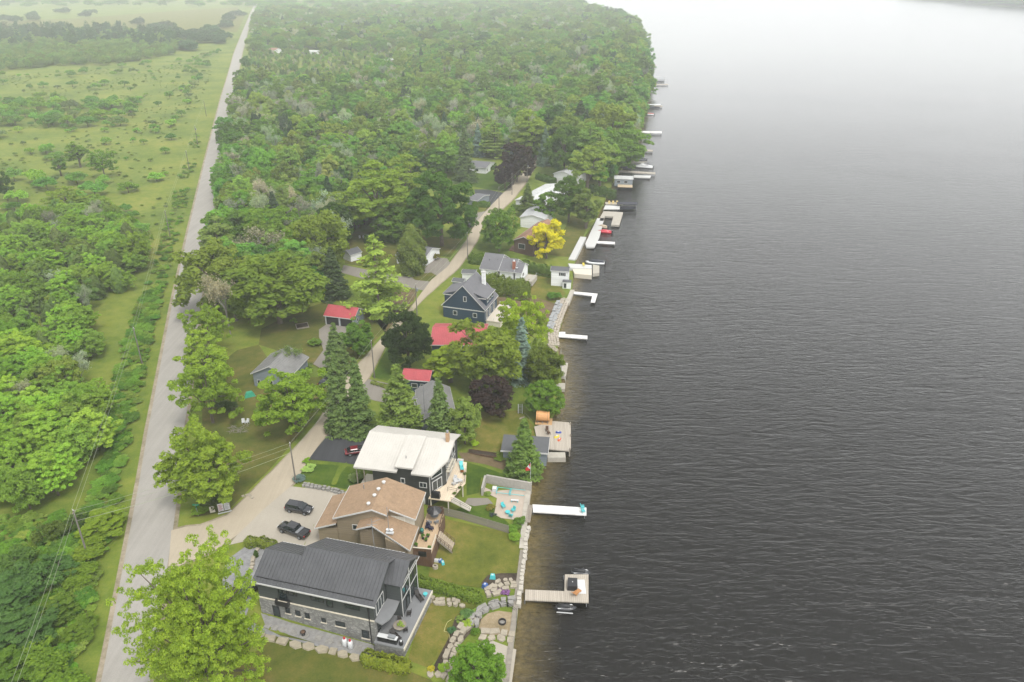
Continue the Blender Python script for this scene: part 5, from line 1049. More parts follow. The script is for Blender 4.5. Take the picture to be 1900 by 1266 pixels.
for y in (-.06, 2.0): MB().add([(0, y, .5), (2.5, y, -1.9), (2.5, y, -1.5), (0, y, .9), (0, y + .06, .5), (2.5, y + .06, -1.9), (2.5, y + .06, -1.5), (0, y + .06, .9)], [(0, 1, 2, 3), (7, 6, 5, 4), (0, 4, 5, 1), (1, 5, 6, 2), (2, 6, 7, 3), (3, 7, 4, 0)]).build('stringer', M_wood, t); rail(t, [(0, y + .03, .85), (2.5, y + .03, -1.5)], .9, M_brown, 'handrail', 1, .8, .04)
# clutter on that deck
for i, (x, y, l) in enumerate(((14.0, 5.2, 'dark blue folding chair in the cluttered middle of the tan house deck'), (14.8, 4.9, 'dark folding chair near the stair top on the tan house deck'), (14.1, 6.4, 'grey metal chair behind the clutter on the tan house deck'), (15.2, 6.6, 'metal chair by the lakeside rail of the tan house deck'))): chair(L2(x, y, 1.05), A2 + i * 1.3, mat('navy_fabric', (0.015, 0.015, 0.04), .7) if i < 2 else M_grey, l)
t = thing('kamado_grill', L2(13.4, 3.9, 1.05), 0, 'round green ceramic grill against the tan house wall', 'grill'); MB().lathe([(.2, .3), (.33, .5), (.36, .75), (.28, 1.0), (.08, 1.1)], 12).build('dome', mat('green_ceramic', (0.02, 0.16, 0.13), .3), t, True); MB().lathe([(.3, 0), (.3, .28)], 8).build('stand', M_black, t)
t = thing('patio_umbrella', L2(14.6, 8.0, 1.05), 0, 'closed dark canopy and table at the far end of the tan house deck', 'umbrella'); MB().lathe([(1.3, 1.6), (.7, 2.0), (.05, 2.35)], 8).build('canopy', M_black, t); MB().tube((0, 0, 0), (0, 0, 2.4), .035).build('pole', M_plast, t); MB().lathe([(.7, .66), (.7, .7)], 12).build('table_top', M_grey, t)
for i, (x, y, l) in enumerate(((13.9, 2.6, 'tall potted plant by the wall on the tan house deck'), (14.5, 2.2, 'small black flower pot on the open part of the tan house deck'), (14.6, 3.2, 'black flower pot nearer the grill on the tan house deck'), (13.3, .4, 'leafy potted plant at the near corner of the tan house deck'), (15.5, .4, 'potted plant beside the white stair post on the tan house deck'))):
    t = plant('shrub0', L2(x, y).x, L2(x, y).y, .9 if i in (0, 3) else .4, .3, (0.08, 0.17, 0.03), 'potted_plant', l, None, 'plant', z=1.3); b = MB().lathe([(.16, 0), (.22, .3)], 10); po = b.build('pot', M_black, t); po.scale = (1 / t.scale[0], 1 / t.scale[0], 1 / t.scale[2]); po.location.z = -.25 / t.scale[2]
for i, (x, y, m, l) in enumerate(((16.4, .9, M_plast, 'white water jug under the deck stairs'), (17.0, 1.0, mat('blue_plastic', (0.05, 0.12, 0.35), .4), 'blue plastic tub under the deck stairs'), (17.5, .6, M_teal, 'pale blue cooler on the lawn beside the deck stairs'), (16.5, -.5, M_stone, 'stone ring planter at the deck corner'))):
    t = thing('garden_item', (*L2(x, y)[:2], tz(*L2(x, y)[:2])), A2 + i, l, 'container'); MB().prism([(-.35, -.25), (.35, -.25), (.4, .25), (-.4, .25)] if i != 3 else [(.5 * math.cos(k * .63), .5 * math.sin(k * .63)) for k in range(10)], 0, .45, .12).build('body', m, t); MB().box(-.2, -.1, .451, .2, .1, .5).build('lid', M_white if i != 3 else M_mulch, t)

# ------------------------------------------------------------------ dark house under the white metal roof
M_wroof = mat('cream_white_metal_roof', (0.53, 0.51, 0.465), 0.55, 0.07, 0.5, 4, spec=.2); M_dkwall = stripes('dark_siding', (0.030, 0.032, 0.029), (0.018, 0.02, 0.018), 2, .2, .1, .65, .2)
O3 = (-27.77, 110.18); A3 = math.radians(-11); h3 = thing('white_roofed_house', (*O3, 0), A3, 'dark walled house under a broad white metal roof with lakeside deck', 'house')
def L3(x, y, z=0.0): return Vector((O3[0] + x * math.cos(A3) - y * math.sin(A3), O3[1] + x * math.sin(A3) + y * math.cos(A3), z))
pz = lambda x, y: 5.5 + .233 * min(y, 8.6) - (.34 * max(0, y - 8.6))
w = MB(); wallprism(w, [(2.8, .7), (13.35, .7), (15.3, 4.0), (15.3, 8.6), (15.3, 12.4), (2.8, 12.4), (2.8, 8.6)], -3.2, lambda x, y: pz(x, y) - .2); w.build('wall', M_dkwall, h3)
w = MB(); w.box(7.5, .62, 5.2, 10.3, 5.0, 6.28); w.build('dormer_wall', M_dkwall, h3)
r = MB()
for a, b in ((-.4, 7.6), (10.25, 13.85)): roof_slab(r, [(a, 0, pz(0, 0)), (b, 0, pz(0, 0)), (b, 8.6, pz(0, 8.6)), (a, 8.6, pz(0, 8.6))], .2, .45, .05)
roof_slab(r, [(13.85, 0, pz(0, 0)), (15.9, 3.9, pz(0, 3.9)), (15.9, 8.6, pz(0, 8.6)), (13.85, 8.6, pz(0, 8.6))], .2)
roof_slab(r, [(15.9, 12.9, pz(0, 12.9)), (-.4, 12.9, pz(0, 12.9)), (-.4, 8.6, pz(0, 8.6)), (15.9, 8.6, pz(0, 8.6))], .2, .45, .05)
roof_slab(r, [(7.2, .3, 6.38), (10.5, .3, 6.38), (10.5, 8.75, 7.62), (7.2, 8.75, 7.62)], .22, .45, .04); rr3 = r.build('roof', M_wroof, h3); MB().tube((8.6, 2.6, 6.6), (8.6, 2.6, 7.3), .07).build('vent_pipe', M_grey, rr3)
f = MB(); edge(f, (-.4, 0, 5.5), (7.6, 0, 5.5), .3); edge(f, (10.25, 0, 5.5), (13.85, 0, 5.5), .3); edge(f, (13.85, 0, 5.5), (15.9, 3.9, 6.4), .3); edge(f, (15.9, 3.9, 6.4), (15.9, 8.6, 7.5), .3); edge(f, (7.2, .3, 6.4), (10.5, .3, 6.4), .26); f.build('fascia', M_wroof, h3)
window(h3, (8.0, .62, 2.7), (1, 0), .8, 1.1, M_white, .12); window(h3, (11.4, .7, 2.2), (1, 0), 1.4, 1.15, M_white, .12, 2)
dd = Vector((15.3 - 13.35, 4.0 - .7, 0)).normalized(); e0 = Vector((13.35, .7, 0))
window(h3, tuple(e0 + dd * .5 + Vector((0, 0, 1.1))), dd, 2.4, 2.2, M_white, .14, 2, 'sliding_door'); window(h3, tuple(e0 + dd * .4 + Vector((0, 0, 3.9))), dd, 2.6, 1.3, M_white, .14)
for y in (4.4, 6.6, 8.8): window(h3, (15.3, y, 1.2), (0, 1), 1.8, 2.2, M_white, .12, 2, 'patio_door'); window(h3, (15.3, y, 3.9), (0, 1), 1.8, 1.6, M_white, .12)
MB().box(13.3, .52, -2.5, 13.45, .66, 5.2).build('downspout', M_white, h3)
for x in (-.1, 1.3): MB().box(x, .2, -1, x + .16, .36, 5.3).build('porch_post', M_wood, h3)
MB().box(-.3, .1, .2, 2.8, 5, .4).build('porch_floor', M_cream, h3); rail(h3, [(-.2, .2, .4), (2.7, .2, .4)], .9, M_black, 'porch_railing', 1, .9)
b = MB(); b.box(14.4, 8.0, 6.5, 15.0, 8.7, 9.2); ch = b.build('chimney', mat('chimney_brick', (0.42, 0.27, 0.15), .85, .2), h3); MB().lathe([(.24, 9.2), (.2, 9.5), (.28, 9.6), (.05, 9.75)], 10, (14.7, 8.35, 0)).build('chimney_cap', M_grey, ch)
DK3 = [(13.4, -.6), (17.4, -.6), (17.7, 1.0), (18.7, 5.0), (17.4, 11.2), (14.6, 11.3), (15.4, 4.0), (13.4, .6)]
MB().prism(DK3, .85, 1.05).build('deck', stripes('cream_deck_boards', (0.55, 0.46, 0.34), (0.40, 0.33, 0.24), 0, .16, .08, .6, .15), h3)
b = MB()
for x, y in ((13.7, -.3), (16.9, -.3), (18.2, 4.8), (17.2, 10.6)): b.box(x - .09, y - .09, -3.3, x + .09, y + .09, .85)
b.build('deck_posts', M_cream, h3)
rail(h3, [(16.2, 2.0, 1.05), (17.9, 1.8, 1.05), (18.6, 5.0, 1.05), (17.9, 8.0, 1.05)], .95, M_black); rail(h3, [(15.35, 4.3, 3.6), (16.1, 4.3, 3.6), (16.1, 8.5, 3.6)], .9, M_black, 'balcony_railing'); MB().box(15.31, 4.3, 3.45, 16.15, 8.5, 3.58).build('balcony_floor', M_cream, h3)
b = MB(); b.slab([(17.4, -.6, 1.0), (20.8, -.3, -.9), (20.8, .9, -.9), (17.6, .8, 1.0)], .14); b.build('ramp', M_conc, h3); rail(h3, [(17.5, -.55, 1.0), (20.7, -.25, -.9)], .9, M_black, 'ramp_railing')
lounger(L3(16.9, 9.2, 1.05), A3 + .4, M_teal, 'turquoise lounge chair on the cream deck of the white roofed house')
rtable(L3(17.2, 4.6, 1.05), .55, M_plast, 'white patio table on the cream deck')
for i, (x, y, l) in enumerate(((16.7, 5.2, 'white patio chair behind the white table on the cream deck'), (17.8, 5.0, 'white patio chair lakeward of the white table on the cream deck'), (16.8, 3.9, 'white patio chair in front of the white table on the cream deck'))): chair(L3(x, y, 1.05), A3 + i * 2.1, M_plast, l)
t = thing('covered_grill', L3(14.6, -.1, 1.05), A3, 'large grill under a black cover on the near corner of the cream deck', 'grill'); MB().prism([(-.8, -.4), (.8, -.4), (.8, .4), (-.8, .4)], .02, 1.15, .1).build('cover', M_black, t); MB().box(-.6, -.25, 1.15, .6, .25, 1.22).build('lid_bulge', M_black, t)
t = thing('deck_box', L3(16.2, 11.0, 1.05), A3, 'white storage box at the far edge of the cream deck', 'box'); MB().box(-.55, -.3, 0, .55, .3, .5).build('body', M_plast, t); MB().box(-.58, -.33, .5, .58, .33, .58).build('lid', M_white, t)
for i, (x, y, l) in enumerate(((18.0, 7.4, 'potted flowers on the rail of the cream deck, beside the lounger'), (17.6, 1.4, 'potted flowers at the stair corner of the cream deck'), (18.2, 3.2, 'potted flowers on the lakeside rail of the cream deck'), (17.3, 8.0, 'red potted flowers next to the turquoise lounger'))): plant('shrub2', L3(x, y).x, L3(x, y).y, .45, .35, (0.10, 0.14, 0.03) if i != 3 else (0.25, 0.10, 0.03), 'potted_plant', l, None, 'plant', z=1.05)
for i, (px, py) in enumerate(((787, 934), (797, 935))):
    g = at(px, py); t = thing('propane_tank', g, 0, ['tall white propane tank between the tan and dark houses, left of two', 'tall white propane tank between the tan and dark houses, right of two'][i], 'tank', 'tall propane tanks'); MB().lathe([(.36, 0), (.42, .15), (.42, 1.6), (.3, 1.85), (.12, 1.95)], 14).build('body', M_plast, t, True); MB().lathe([(.16, 1.94), (.16, 2.1)], 8).build('cap', M_white, t)
# ------------------------------------------------------------------ the other houses, sheds and boathouses
M_red = metal_roof('red_metal_roof', (0.42, 0.075, 0.085), .45); M_greyroof = metal_roof('grey_metal_roof', (0.20, 0.198, 0.19), .5); M_shg = shingle('grey_shingles', (0.115, 0.115, 0.122), .2); M_shg2 = shingle('slate_shingles', (0.085, 0.088, 0.092), .18)
M_blgrey = stripes('blue_grey_siding', (0.17, 0.20, 0.22), (0.1, 0.12, 0.13), 2, .2, .1, .7, .2); M_navy = stripes('navy_siding', (0.012, 0.035, 0.062), (0.007, 0.02, 0.035), 2, .2, .1, .6, .2); M_wsid = stripes('white_siding', (0.62, 0.63, 0.62), (0.45, 0.46, 0.46), 2, .2, .08, .6, .2)
M_brn = shingle('rust_brown_shingles', (0.20, 0.115, 0.075), .22); M_brnwall = mat('brown_wall', (0.10, 0.06, 0.04), .8, .2); M_wflat = metal_roof('white_metal_roof', (0.58, 0.59, 0.58), .5)
M_palegrey = metal_roof('pale_grey_roof', (0.42, 0.43, 0.43), .5)
t, L, W = bld('red_roofed_garage', 'grey garage with red metal roof and two open door bays', (600, 585.5), (656.7, 592.6), (606, 560), 2.6, 1.9, 'x', M_blgrey, M_red, .3, .4, (('E', 2.0, .9, .8, 1.0),), W=6.4)
for x in (.7, 4.8): MB().box(x, .2, -.1, x + 3.4, .29, 2.2).build('bay_shade_panel', M_black, t)  # flat black panels paint the shade inside the open bays
for x in (.3, 4.3, 8.3): MB().box(x, .18, -.2, x + .22, .28, 2.4).build('door_post', M_white, t)
a = Vector(un(460.5, 652.4, 3)); d_ = Vector(un(530, 658.7, 3)); b_ = Vector(un(464.5, 693.5, 3)) + (d_ - a)
t, L, W = bld('grey_cottage', 'grey metal roofed house half hidden by lime green trees between the two roads', (464.5, 693.5), pr(b_.x, b_.y, 3), (460.5, 652.4), 3.4, 2.3, 'y', M_blgrey, M_greyroof, .35, .5, (('S', 1.2, .8, .8, 1.0), ('S', 3.8, .8, 1.2, 1.1)))
# navy house
O9 = Vector(un(900.4, 576.8, 3.2)); A9 = math.radians(-17.5); c9, s9 = math.cos(A9), math.sin(A9); O9 = O9 - Vector((c9, s9)) * 12.6
h9 = thing('navy_house', (O9.x, O9.y, 0), A9, 'navy blue house with steep grey shingled gable and two dormers', 'house'); gable(h9, 12.6, 11.0, 3.2, 9.6, M_navy, M_shg, -2.5, .35, 'y', 0, M_white)
MB().box(.3, .28, 2.55, 12.3, .345, 2.8).build('belt_trim', M_white, h9); window(h9, (6.3, .35, 4.9), (1, 0), .9, 1.5, M_white, .14); window(h9, (8.9, .35, .6), (1, 0), 1.2, 1.3, M_white, .12); window(h9, (3.2, .35, .6), (1, 0), 1.2, 1.3, M_white, .12)
for nm, x0, x1, xe in (('right_dormer', 7.4, 12.2, 1), ('left_dormer', 5.2, .2, -1)):
    xa, xb = min(x0, x1), max(x0, x1); b = MB(); wallprism(b, [(xa, 2.0), (xb, 2.0), (xb, 8.2), (xa, 8.2)], 3.4, lambda x, y: 6.9 + (.3 if abs(x - x0) < .1 else -.9)); dm = b.build('dormer', M_navy, h9)
    r = MB(); q = [(x1 + .35 * xe, 1.6, 6.0), (x1 + .35 * xe, 8.6, 6.0), (x0, 8.6, 7.6), (x0, 1.6, 7.6)]; roof_slab(r, q if xe > 0 else [q[1], q[0], q[3], q[2]], .16); r.build('dormer_roof', M_shg, dm)
    f = MB(); f.box(x1 + .36 * xe - .03, 1.6, 5.78, x1 + .36 * xe + .03, 8.6, 5.98); f.box(xa - .1, 1.52, 5.7, xb + .1, 1.58, 5.95); f.build('dormer_trim', M_white, dm)
for y in (2.6, 4.6, 6.6): window(h9, (12.2, y, 4.4), (0, 1), 1.3, 1.2, M_white, .12)
for y in (1.4, 4.0, 7.2): window(h9, (12.25, y, .1), (0, 1), 1.6, 2.1, M_white, .12, 2, 'patio_door')
b = MB(); b.box(8.6, 8.6, 5, 9.5, 9.6, 10.4); ch = b.build('chimney', M_wsid, h9); b = MB(); b.box(8.5, 8.5, 10.41, 9.6, 9.7, 10.6); b.tube((8.85, 9.1, 10.6), (8.85, 9.1, 11.1), .14); b.tube((9.25, 9.1, 10.6), (9.25, 9.1, 11.0), .12); b.build('chimney_cap', M_white, ch)
MB().box(12.3, 1.0, -.35, 16.6, 12.5, -.1).build('deck', mat('pale_deck', (0.60, 0.54, 0.44), .6, .08), h9); rail(h9, [(12.5, 12.4, -.1), (16.5, 12.4, -.1), (16.5, 1.1, -.1), (12.6, 1.1, -.1)], .95, M_white, 'railing', 1, 1.4, .04); MB().box(12.4, 1.1, -2.9, 16.4, 12.4, -.36).build('deck_skirt', M_cream, h9)
for y in (3, 6): MB().box(14, 12.36, .0, 16.2, 12.39, .8).build('glass_panel', glass('tinted_panel_%d' % y, (0.06, 0.16, 0.2)), h9) if y == 3 else None
bld('small_grey_shed', 'pale grey shed with flat dark roof between navy and grey shingled houses', (855.8, 506.8), (882, 508), (857, 497), 2.4, .5, 'x', M_wsid, M_shg2, .2, W=3.4)
bld('lane_shed', 'low slate roofed shed beside the lane behind the navy house', (838, 522), (860, 524), (842, 517), 2.2, .5, 'x', M_blgrey, M_shg2, .2, W=3.0)
# grey shingled house with stepped ridge
O11 = Vector(un(889.5, 498.4, 2.8)); h11 = thing('grey_shingled_house', (O11.x, O11.y, 0), math.radians(-17.6), 'grey shingled bungalow with brick chimney between two cedar hedges', 'house')
for x0, x1, Wd, rz in ((0, 6.1, 11.6, 6.0), (6.1, 11, 9.6, 5.4), (11, 13.5, 7.6, 4.8)): gable(h11, x1 - x0, Wd, 2.8, rz, M_wsid, M_shg, -1.5, .3, 'x', 0, M_white, True, x0)
b = MB(); b.box(10.2, 1.0, 2.5, 11.0, 1.8, 5.8); ch = b.build('chimney', mat('red_brick', (0.33, 0.12, 0.07), .85, .25), h11); MB().lathe([(.3, 5.8), (.25, 6.1), (.3, 6.2)], 8, (10.6, 1.4, 0)).build('chimney_cap', M_plast, ch)
MB().lathe([(.05, 3.6), (.35, 3.9), (.37, 3.95)], 10, (11.6, 1.2, 0)).build('satellite_dish', M_plast, h11); window(h11, (13.2, 1.6, .9), (0, 1), 1.6, 1.2, M_white, .1, 2); MB().box(13.5, 1, -1.4, 16.5, 6.5, .1).build('deck', M_conc, h11); rail(h11, [(13.6, 1.1, .1), (16.4, 1.1, .1), (16.4, 6.4, .1)], .9, M_white, 'railing')
for k in range(3): MB().tube((2.2 + k * 2.4, 3.2 + k * .4, 4.2), (2.2 + k * 2.4, 3.2 + k * .4, 5.0), .07).build('vent_pipe', M_black, h11)
# white boathouse
O12 = Vector(un(1021.3, 502.1, 2.5)); h12 = thing('white_boathouse', (O12.x, O12.y, 0), math.radians(-10), 'small white two level boathouse with dark shutters on the shore', 'boathouse'); gable(h12, 5.7, 3.8, 2.5, 3.3, M_wsid, M_shg2, -3.2, .25, 'x', 0, M_white)
wi = window(h12, (3.1, .25, .9), (1, 0), 1.1, 1.0, M_white, .08, 2)
for x in (2.65, 4.25): MB().box(x, .17, .9, x + .38, .24, 1.9).build('shutter', M_black, wi)
MB().box(4.0, -1.3, -3.2, 6.4, .24, -.4).build('porch', M_wsid, h12); MB().box(3.9, -1.5, -.38, 6.6, .24, -.22).build('porch_roof', M_shg2, h12); window(h12, (4.3, -1.3, -2.4), (1, 0), .9, 1.6, M_white, .08, 1, 'porch_door')
bld('brown_cottage', 'brown roofed cottage beside the bright yellow tree', (951, 446), (992, 452), (962, 408), 3.0, 1.8, 'y', M_brnwall, M_brn, .4, 0, (('S', 2.0, .3, 2.4, 1.8),))
t = thing('cottage_deck', at(968, 466), math.radians(-15), 'brown wooden deck in front of the brown roofed cottage', 'deck'); MB().box(-4, -2, .5, 5, 3, .7).build('boards', mat('rust_boards', (0.2, 0.1, 0.06), .8, .2), t); rail(t, [(-4, -2, .7), (5, -2, .7), (5, 3, .7)], .8, M_brown); MB().box(-3.9, -1.9, -.5, 4.9, 2.9, .48).build('skirt', M_brown, t)
bld('white_roofed_garage', 'long white metal roof seen between conifers beside the lane', (955, 371), (1002, 378), (984, 338), 3.0, 1.0, 'y', M_wsid, M_wflat, .3, .6)
bld('pale_grey_cottage', 'pale grey roofed cottage between the white roof and the brown roof', (964, 403), (1010, 407), (984, 382), 2.8, 1.2, 'y', M_wsid, M_palegrey, .3)
bld('far_white_cottage', 'small white cottage with slate roof behind a dark hedge', (866, 309), (902, 312), (870, 297), 2.8, 1.3, 'x', M_wsid, M_shg, .35, 0, (('S', 4, .8, 1.6, 1.2), ('E', 1.5, .8, 1.2, 1.2)))
bld('grey_curved_cottage', 'pale grey cottage under the broad dark green tree', (1026, 322), (1064, 328), (1040, 306), 2.8, 1.6, 'y', M_wsid, M_palegrey, .3)
bld('white_shed', 'little white shed with dark roof at the edge of the wood', (634, 468), (650, 474), (641, 456), 2.4, 1.2, 'y', M_wsid, M_shg2, .2)
bld('white_walled_cottage', 'white walled cottage with grey roof mostly hidden by the egg shaped cedar', (733, 474), (786, 482), (741, 450), 2.8, 1.8, 'x', M_wsid, M_shg, .3, 0, (('E', 2, .6, 1.2, 1.2),))
bld('lane_garage', 'small grey garage beside the asphalt lane driveway', (866, 370), (886, 373), (870, 356), 2.6, .8, 'x', M_blgrey, M_shg, .25)
bld('red_roofed_cottage', 'small navy cottage with red metal roof behind the broad spruce', (744, 704), (797, 708), (752, 683), 3.0, 1.3, 'x', M_navy, M_red, .35, .4, (('S', 2.2, .9, 1.4, 1.1), ('S', 4.2, .9, .9, 1.1)))
bld('large_red_roofed_cottage', 'larger red metal roofed cottage below the navy house among trees', (798, 640), (902, 641), (812, 600), 3.0, 1.9, 'x', M_navy, M_red, .4, .45, (('S', 3, .8, 1.6, 1.2),))
t, L, W = bld('grey_roofed_cottage', 'grey metal roofed cottage half hidden behind the spruces', (779, 782), (848, 775), (790, 722), 2.9, 2.0, 'y', M_blgrey, M_greyroof, .35, .5, (('S', 2, .6, 1.2, 1.1),))
MB().box(L * .62, 3.0, 4.3, L * .62 + .9, 4.3, 4.42).build('skylight', M_glass, t); MB().tube((1.2, 2.5, -1), (1.2, 2.5, 9.5), .09, .07, 4).build('antenna_tower', M_grey, t)
bld('cottage_wing', 'grey low wing roof between the red roofed cottage and the grey roofed cottage', (764, 742), (786, 744), (764, 716), 2.6, .5, 'y', M_wsid, M_greyroof, .3, .5)
bld('brown_far_house', 'brown house glimpsed behind the light green larch', (880, 275), (900, 277), (882, 262), 3.0, 1.4, 'x', M_brnwall, M_brn, .3)
bld('grey_far_house', 'grey blue house glimpsed behind the purple trees', (928, 275), (952, 278), (934, 260), 4.0, 1.6, 'y', M_blgrey, M_palegrey, .3)
bld('far_barn', 'dark barn with pale metal roof in the far clearing', (703, 115), (722, 116), (706, 107), 4.5, 2.2, 'y', M_navy, M_wflat, .3, W=14)
bld('far_pink_house', 'far house with red brown roof beside the main road clearing', (496, 93), (509, 94), (498, 86), 3.2, 2.0, 'x', M_wsid, M_brn, .3, W=12)
bld('far_long_shed', 'long white shed in the far clearing', (562, 95), (588, 96), (563, 92), 3.0, .8, 'x', M_wsid, M_wflat, .3, W=9)
bld('far_field_barn', 'pale barn roof among the distant fields', (570, 20), (588, 20), (571, 18), 5.0, 2, 'x', M_wsid, M_wflat, .3, W=20)
bld('far_shore_house', 'grey house roof among the trees near the far point', (1008, 168), (1046, 170), (1012, 160), 3.2, 1.6, 'x', M_wsid, M_palegrey, .3, W=12)
bld('point_house', 'beige house wall among trees on the far point', (1078, 78), (1098, 78), (1080, 70), 4.5, 2, 'x', M_cream, M_brn, .3, W=12)
# slate boathouse by the sauna deck
O22 = Vector(un(929, 836, 0)); h22 = thing('slate_boathouse', (O22.x, O22.y, 0), math.radians(-6), 'low boathouse with flat slate coloured roof behind the small spruce', 'boathouse')
r = MB(); roof_slab(r, [(0, 0, 0), (9.3, 0, 0), (9.3, 5.2, .35), (0, 5.2, .35)], .16); r.build('roof', M_shg2, h22); f = MB(); f.box(-.05, -.1, -.28, 9.35, -.01, .02); f.box(9.31, 0, -.3, 9.37, 5.2, .1); f.build('fascia', M_white, h22); MB().box(.4, .4, -3.4, 9.0, 4.9, -.16).build('wall', M_blgrey, h22)

# ------------------------------------------------------------------ poles and wires
def pole(px, py, h, label, arms=True, transformer=False, group=None):
    g = at(px, py); t = thing('utility_pole', g, 0, label, 'utility pole', group); MB().tube((0, 0, -.3), (0, 0, h), .16, .11, 8).build('shaft', mat('pole_wood', (0.17, 0.155, 0.13), .9, .25), t)
    if arms: MB().box(-.05, -.5, h - .35, .05, .5, h - .25).build('crossarm', M_wood, t); MB().tube((0, 0, h), (0, 0, h + .25), .06).build('insulator', M_plast, t)
    if transformer: MB().lathe([(.1, h - 2.0), (.28, h - 1.9), (.28, h - 1.1), (.12, h - 1.0)], 10, (.4, 0, 0)).build('transformer', M_grey, t)
    return g + Vector((0, 0, h))
PT = {}
for k, px, py, h, l, tr in (('a', 549, 895, 8.6, 'wooden utility pole at the corner of the front lawn', False), ('b', 695, 702, 9.6, 'wooden utility pole beside the lane at the cottage driveway', False), ('c', 774, 585, 9.0, 'utility pole with grey transformer beside the lane', True), ('d', 868, 482, 9.0, 'utility pole at the end of the long tall hedge', False),
                       ('e', 926, 390, 9.0, 'utility pole by the lane near the asphalt driveway', False), ('f', 950, 362, 9.0, 'thin utility pole beside the white roofed garage', False), ('g', 978, 342, 9.5, 'utility pole with streetlight by the purple trees', True),
                       ('w1', 164, 1035, 9.5, 'roadside utility pole in the thicket where wires cross the road', False), ('w2', 264, 676, 9.5, 'pale roadside pole leaning in the weeds left of the road', False), ('w3', 316, 440, 9.5, 'roadside utility pole above the power line shrubs', False), ('w4', 352, 318, 9.5, 'roadside utility pole midway along the meadow', False), ('w5', 367, 268, 9.5, 'roadside utility pole with transformer beside the meadow', True), ('w6', 383, 216, 9.5, 'far roadside utility pole opposite the far driveways', False)):
    PT[k] = pole(px, py, h, l, True, tr)
PT['w0'] = at(50, 1420) + Vector((0, 0, 9.5))
M_wire = mat('wire', (0.30, 0.33, 0.22), .5, .1)
def wire(a, b, label, off=(0, 0, 0), sag=0.5, r=0.018):
    a, b, o = PT[a], PT[b], Vector(off); m = MB(); pv_ = None
    for i in range(13):
        t = i / 12; p = a.lerp(b, t) + o - Vector((0, 0, sag * 4 * t * (1 - t)))
        if pv_ is not None: m.tube(pv_, p, r, r, 4, cap=False)
        pv_ = p
    return tag(m.build('overhead_wire', M_wire), label, 'wire', 'overhead wires')
for a, b, l in (('w0', 'w1', 'roadside power wire crossing the near thicket'), ('w1', 'w2', 'roadside power wire above the lime green wood edge'), ('w2', 'w3', 'roadside power wire beside the open clearing'), ('w3', 'w4', 'roadside power wire along the meadow shrubs'), ('w4', 'w5', 'short roadside power wire beside the meadow'), ('w5', 'w6', 'farthest roadside power wire')):
    wire(a, b, l + ', left strand', (-.3, 0, 0)); wire(a, b, l + ', right strand', (.3, 0, -.15))
wire('w1', 'a', 'upper wire crossing the main road at the junction'); wire('w1', 'a', 'middle wire crossing the main road at the junction', (0, 0, -.9)); wire('w1', 'a', 'thick black cable crossing the main road at the junction', (0, 0, -2.0), .8, .03)
for a, b, l in (('a', 'b', 'past the asphalt driveway'), ('b', 'c', 'past the dark maple'), ('c', 'd', 'past the navy house'), ('d', 'e', 'past the birch'), ('e', 'g', 'past the white roofed garage')): wire(a, b, 'upper wire along the lane ' + l); wire(a, b, 'lower cable along the lane ' + l, (0, 0, -2), .7, .025)

# ------------------------------------------------------------------ shore: seawall, docks, terraces
def seawall(px, w, z1, m, label, name='seawall', seg=2.2, z0=-5.0):
    P = [Vector((*un(x, y, z1), 0)) for x, y in px]; t = thing(name, (P[0].x, P[0].y, 0), 0, label, 'seawall'); o = P[0]
    for a, b in zip(P, P[1:]):
        d = b - a; L = d.length; n = max(1, int(L / seg)); u = d / L; s_ = Vector((-u.y, u.x, 0)) * w
        for i in range(n):
            p = a + d * (i / n) - o; q = a + d * ((i + 1) / n) - o - u * .03; j = rw.uniform(-.02, .02)
            MB().add([(*(p)[:2], z0), (*(q)[:2], z0), (*(q + s_)[:2], z0), (*(p + s_)[:2], z0), (*(p)[:2], z1 + j), (*(q)[:2], z1 + j), (*(q + s_)[:2], z1 + j), (*(p + s_)[:2], z1 + j)], [(0, 3, 2, 1), (4, 5, 6, 7), (0, 1, 5, 4), (1, 2, 6, 5), (2, 3, 7, 6), (3, 0, 4, 7)]).build('wall_segment', m, t)
    return t
M_timber = mat('grey_timber', (0.25, 0.225, 0.185), .9, .3, 1.2, 9)
seawall([(928, 1330), (945, 1262), (961, 1130), (974, 1020)], .8, -2.45, M_timber, 'weathered timber seawall along the foreground gardens'); seawall([(974.3, 1017), (980, 950), (988, 886), (992, 872)], 1.0, -2.4, M_conc, 'concrete seawall beside the pool pad')
seawall([(1056, 562), (1066, 538)], 1.2, -2.3, M_conc, 'concrete wall below the white boathouse'); seawall([(1067, 482), (1078, 460), (1088, 440)], 2.2, -2.2, M_white, 'white concrete seawall beside the yellow tree lawn')
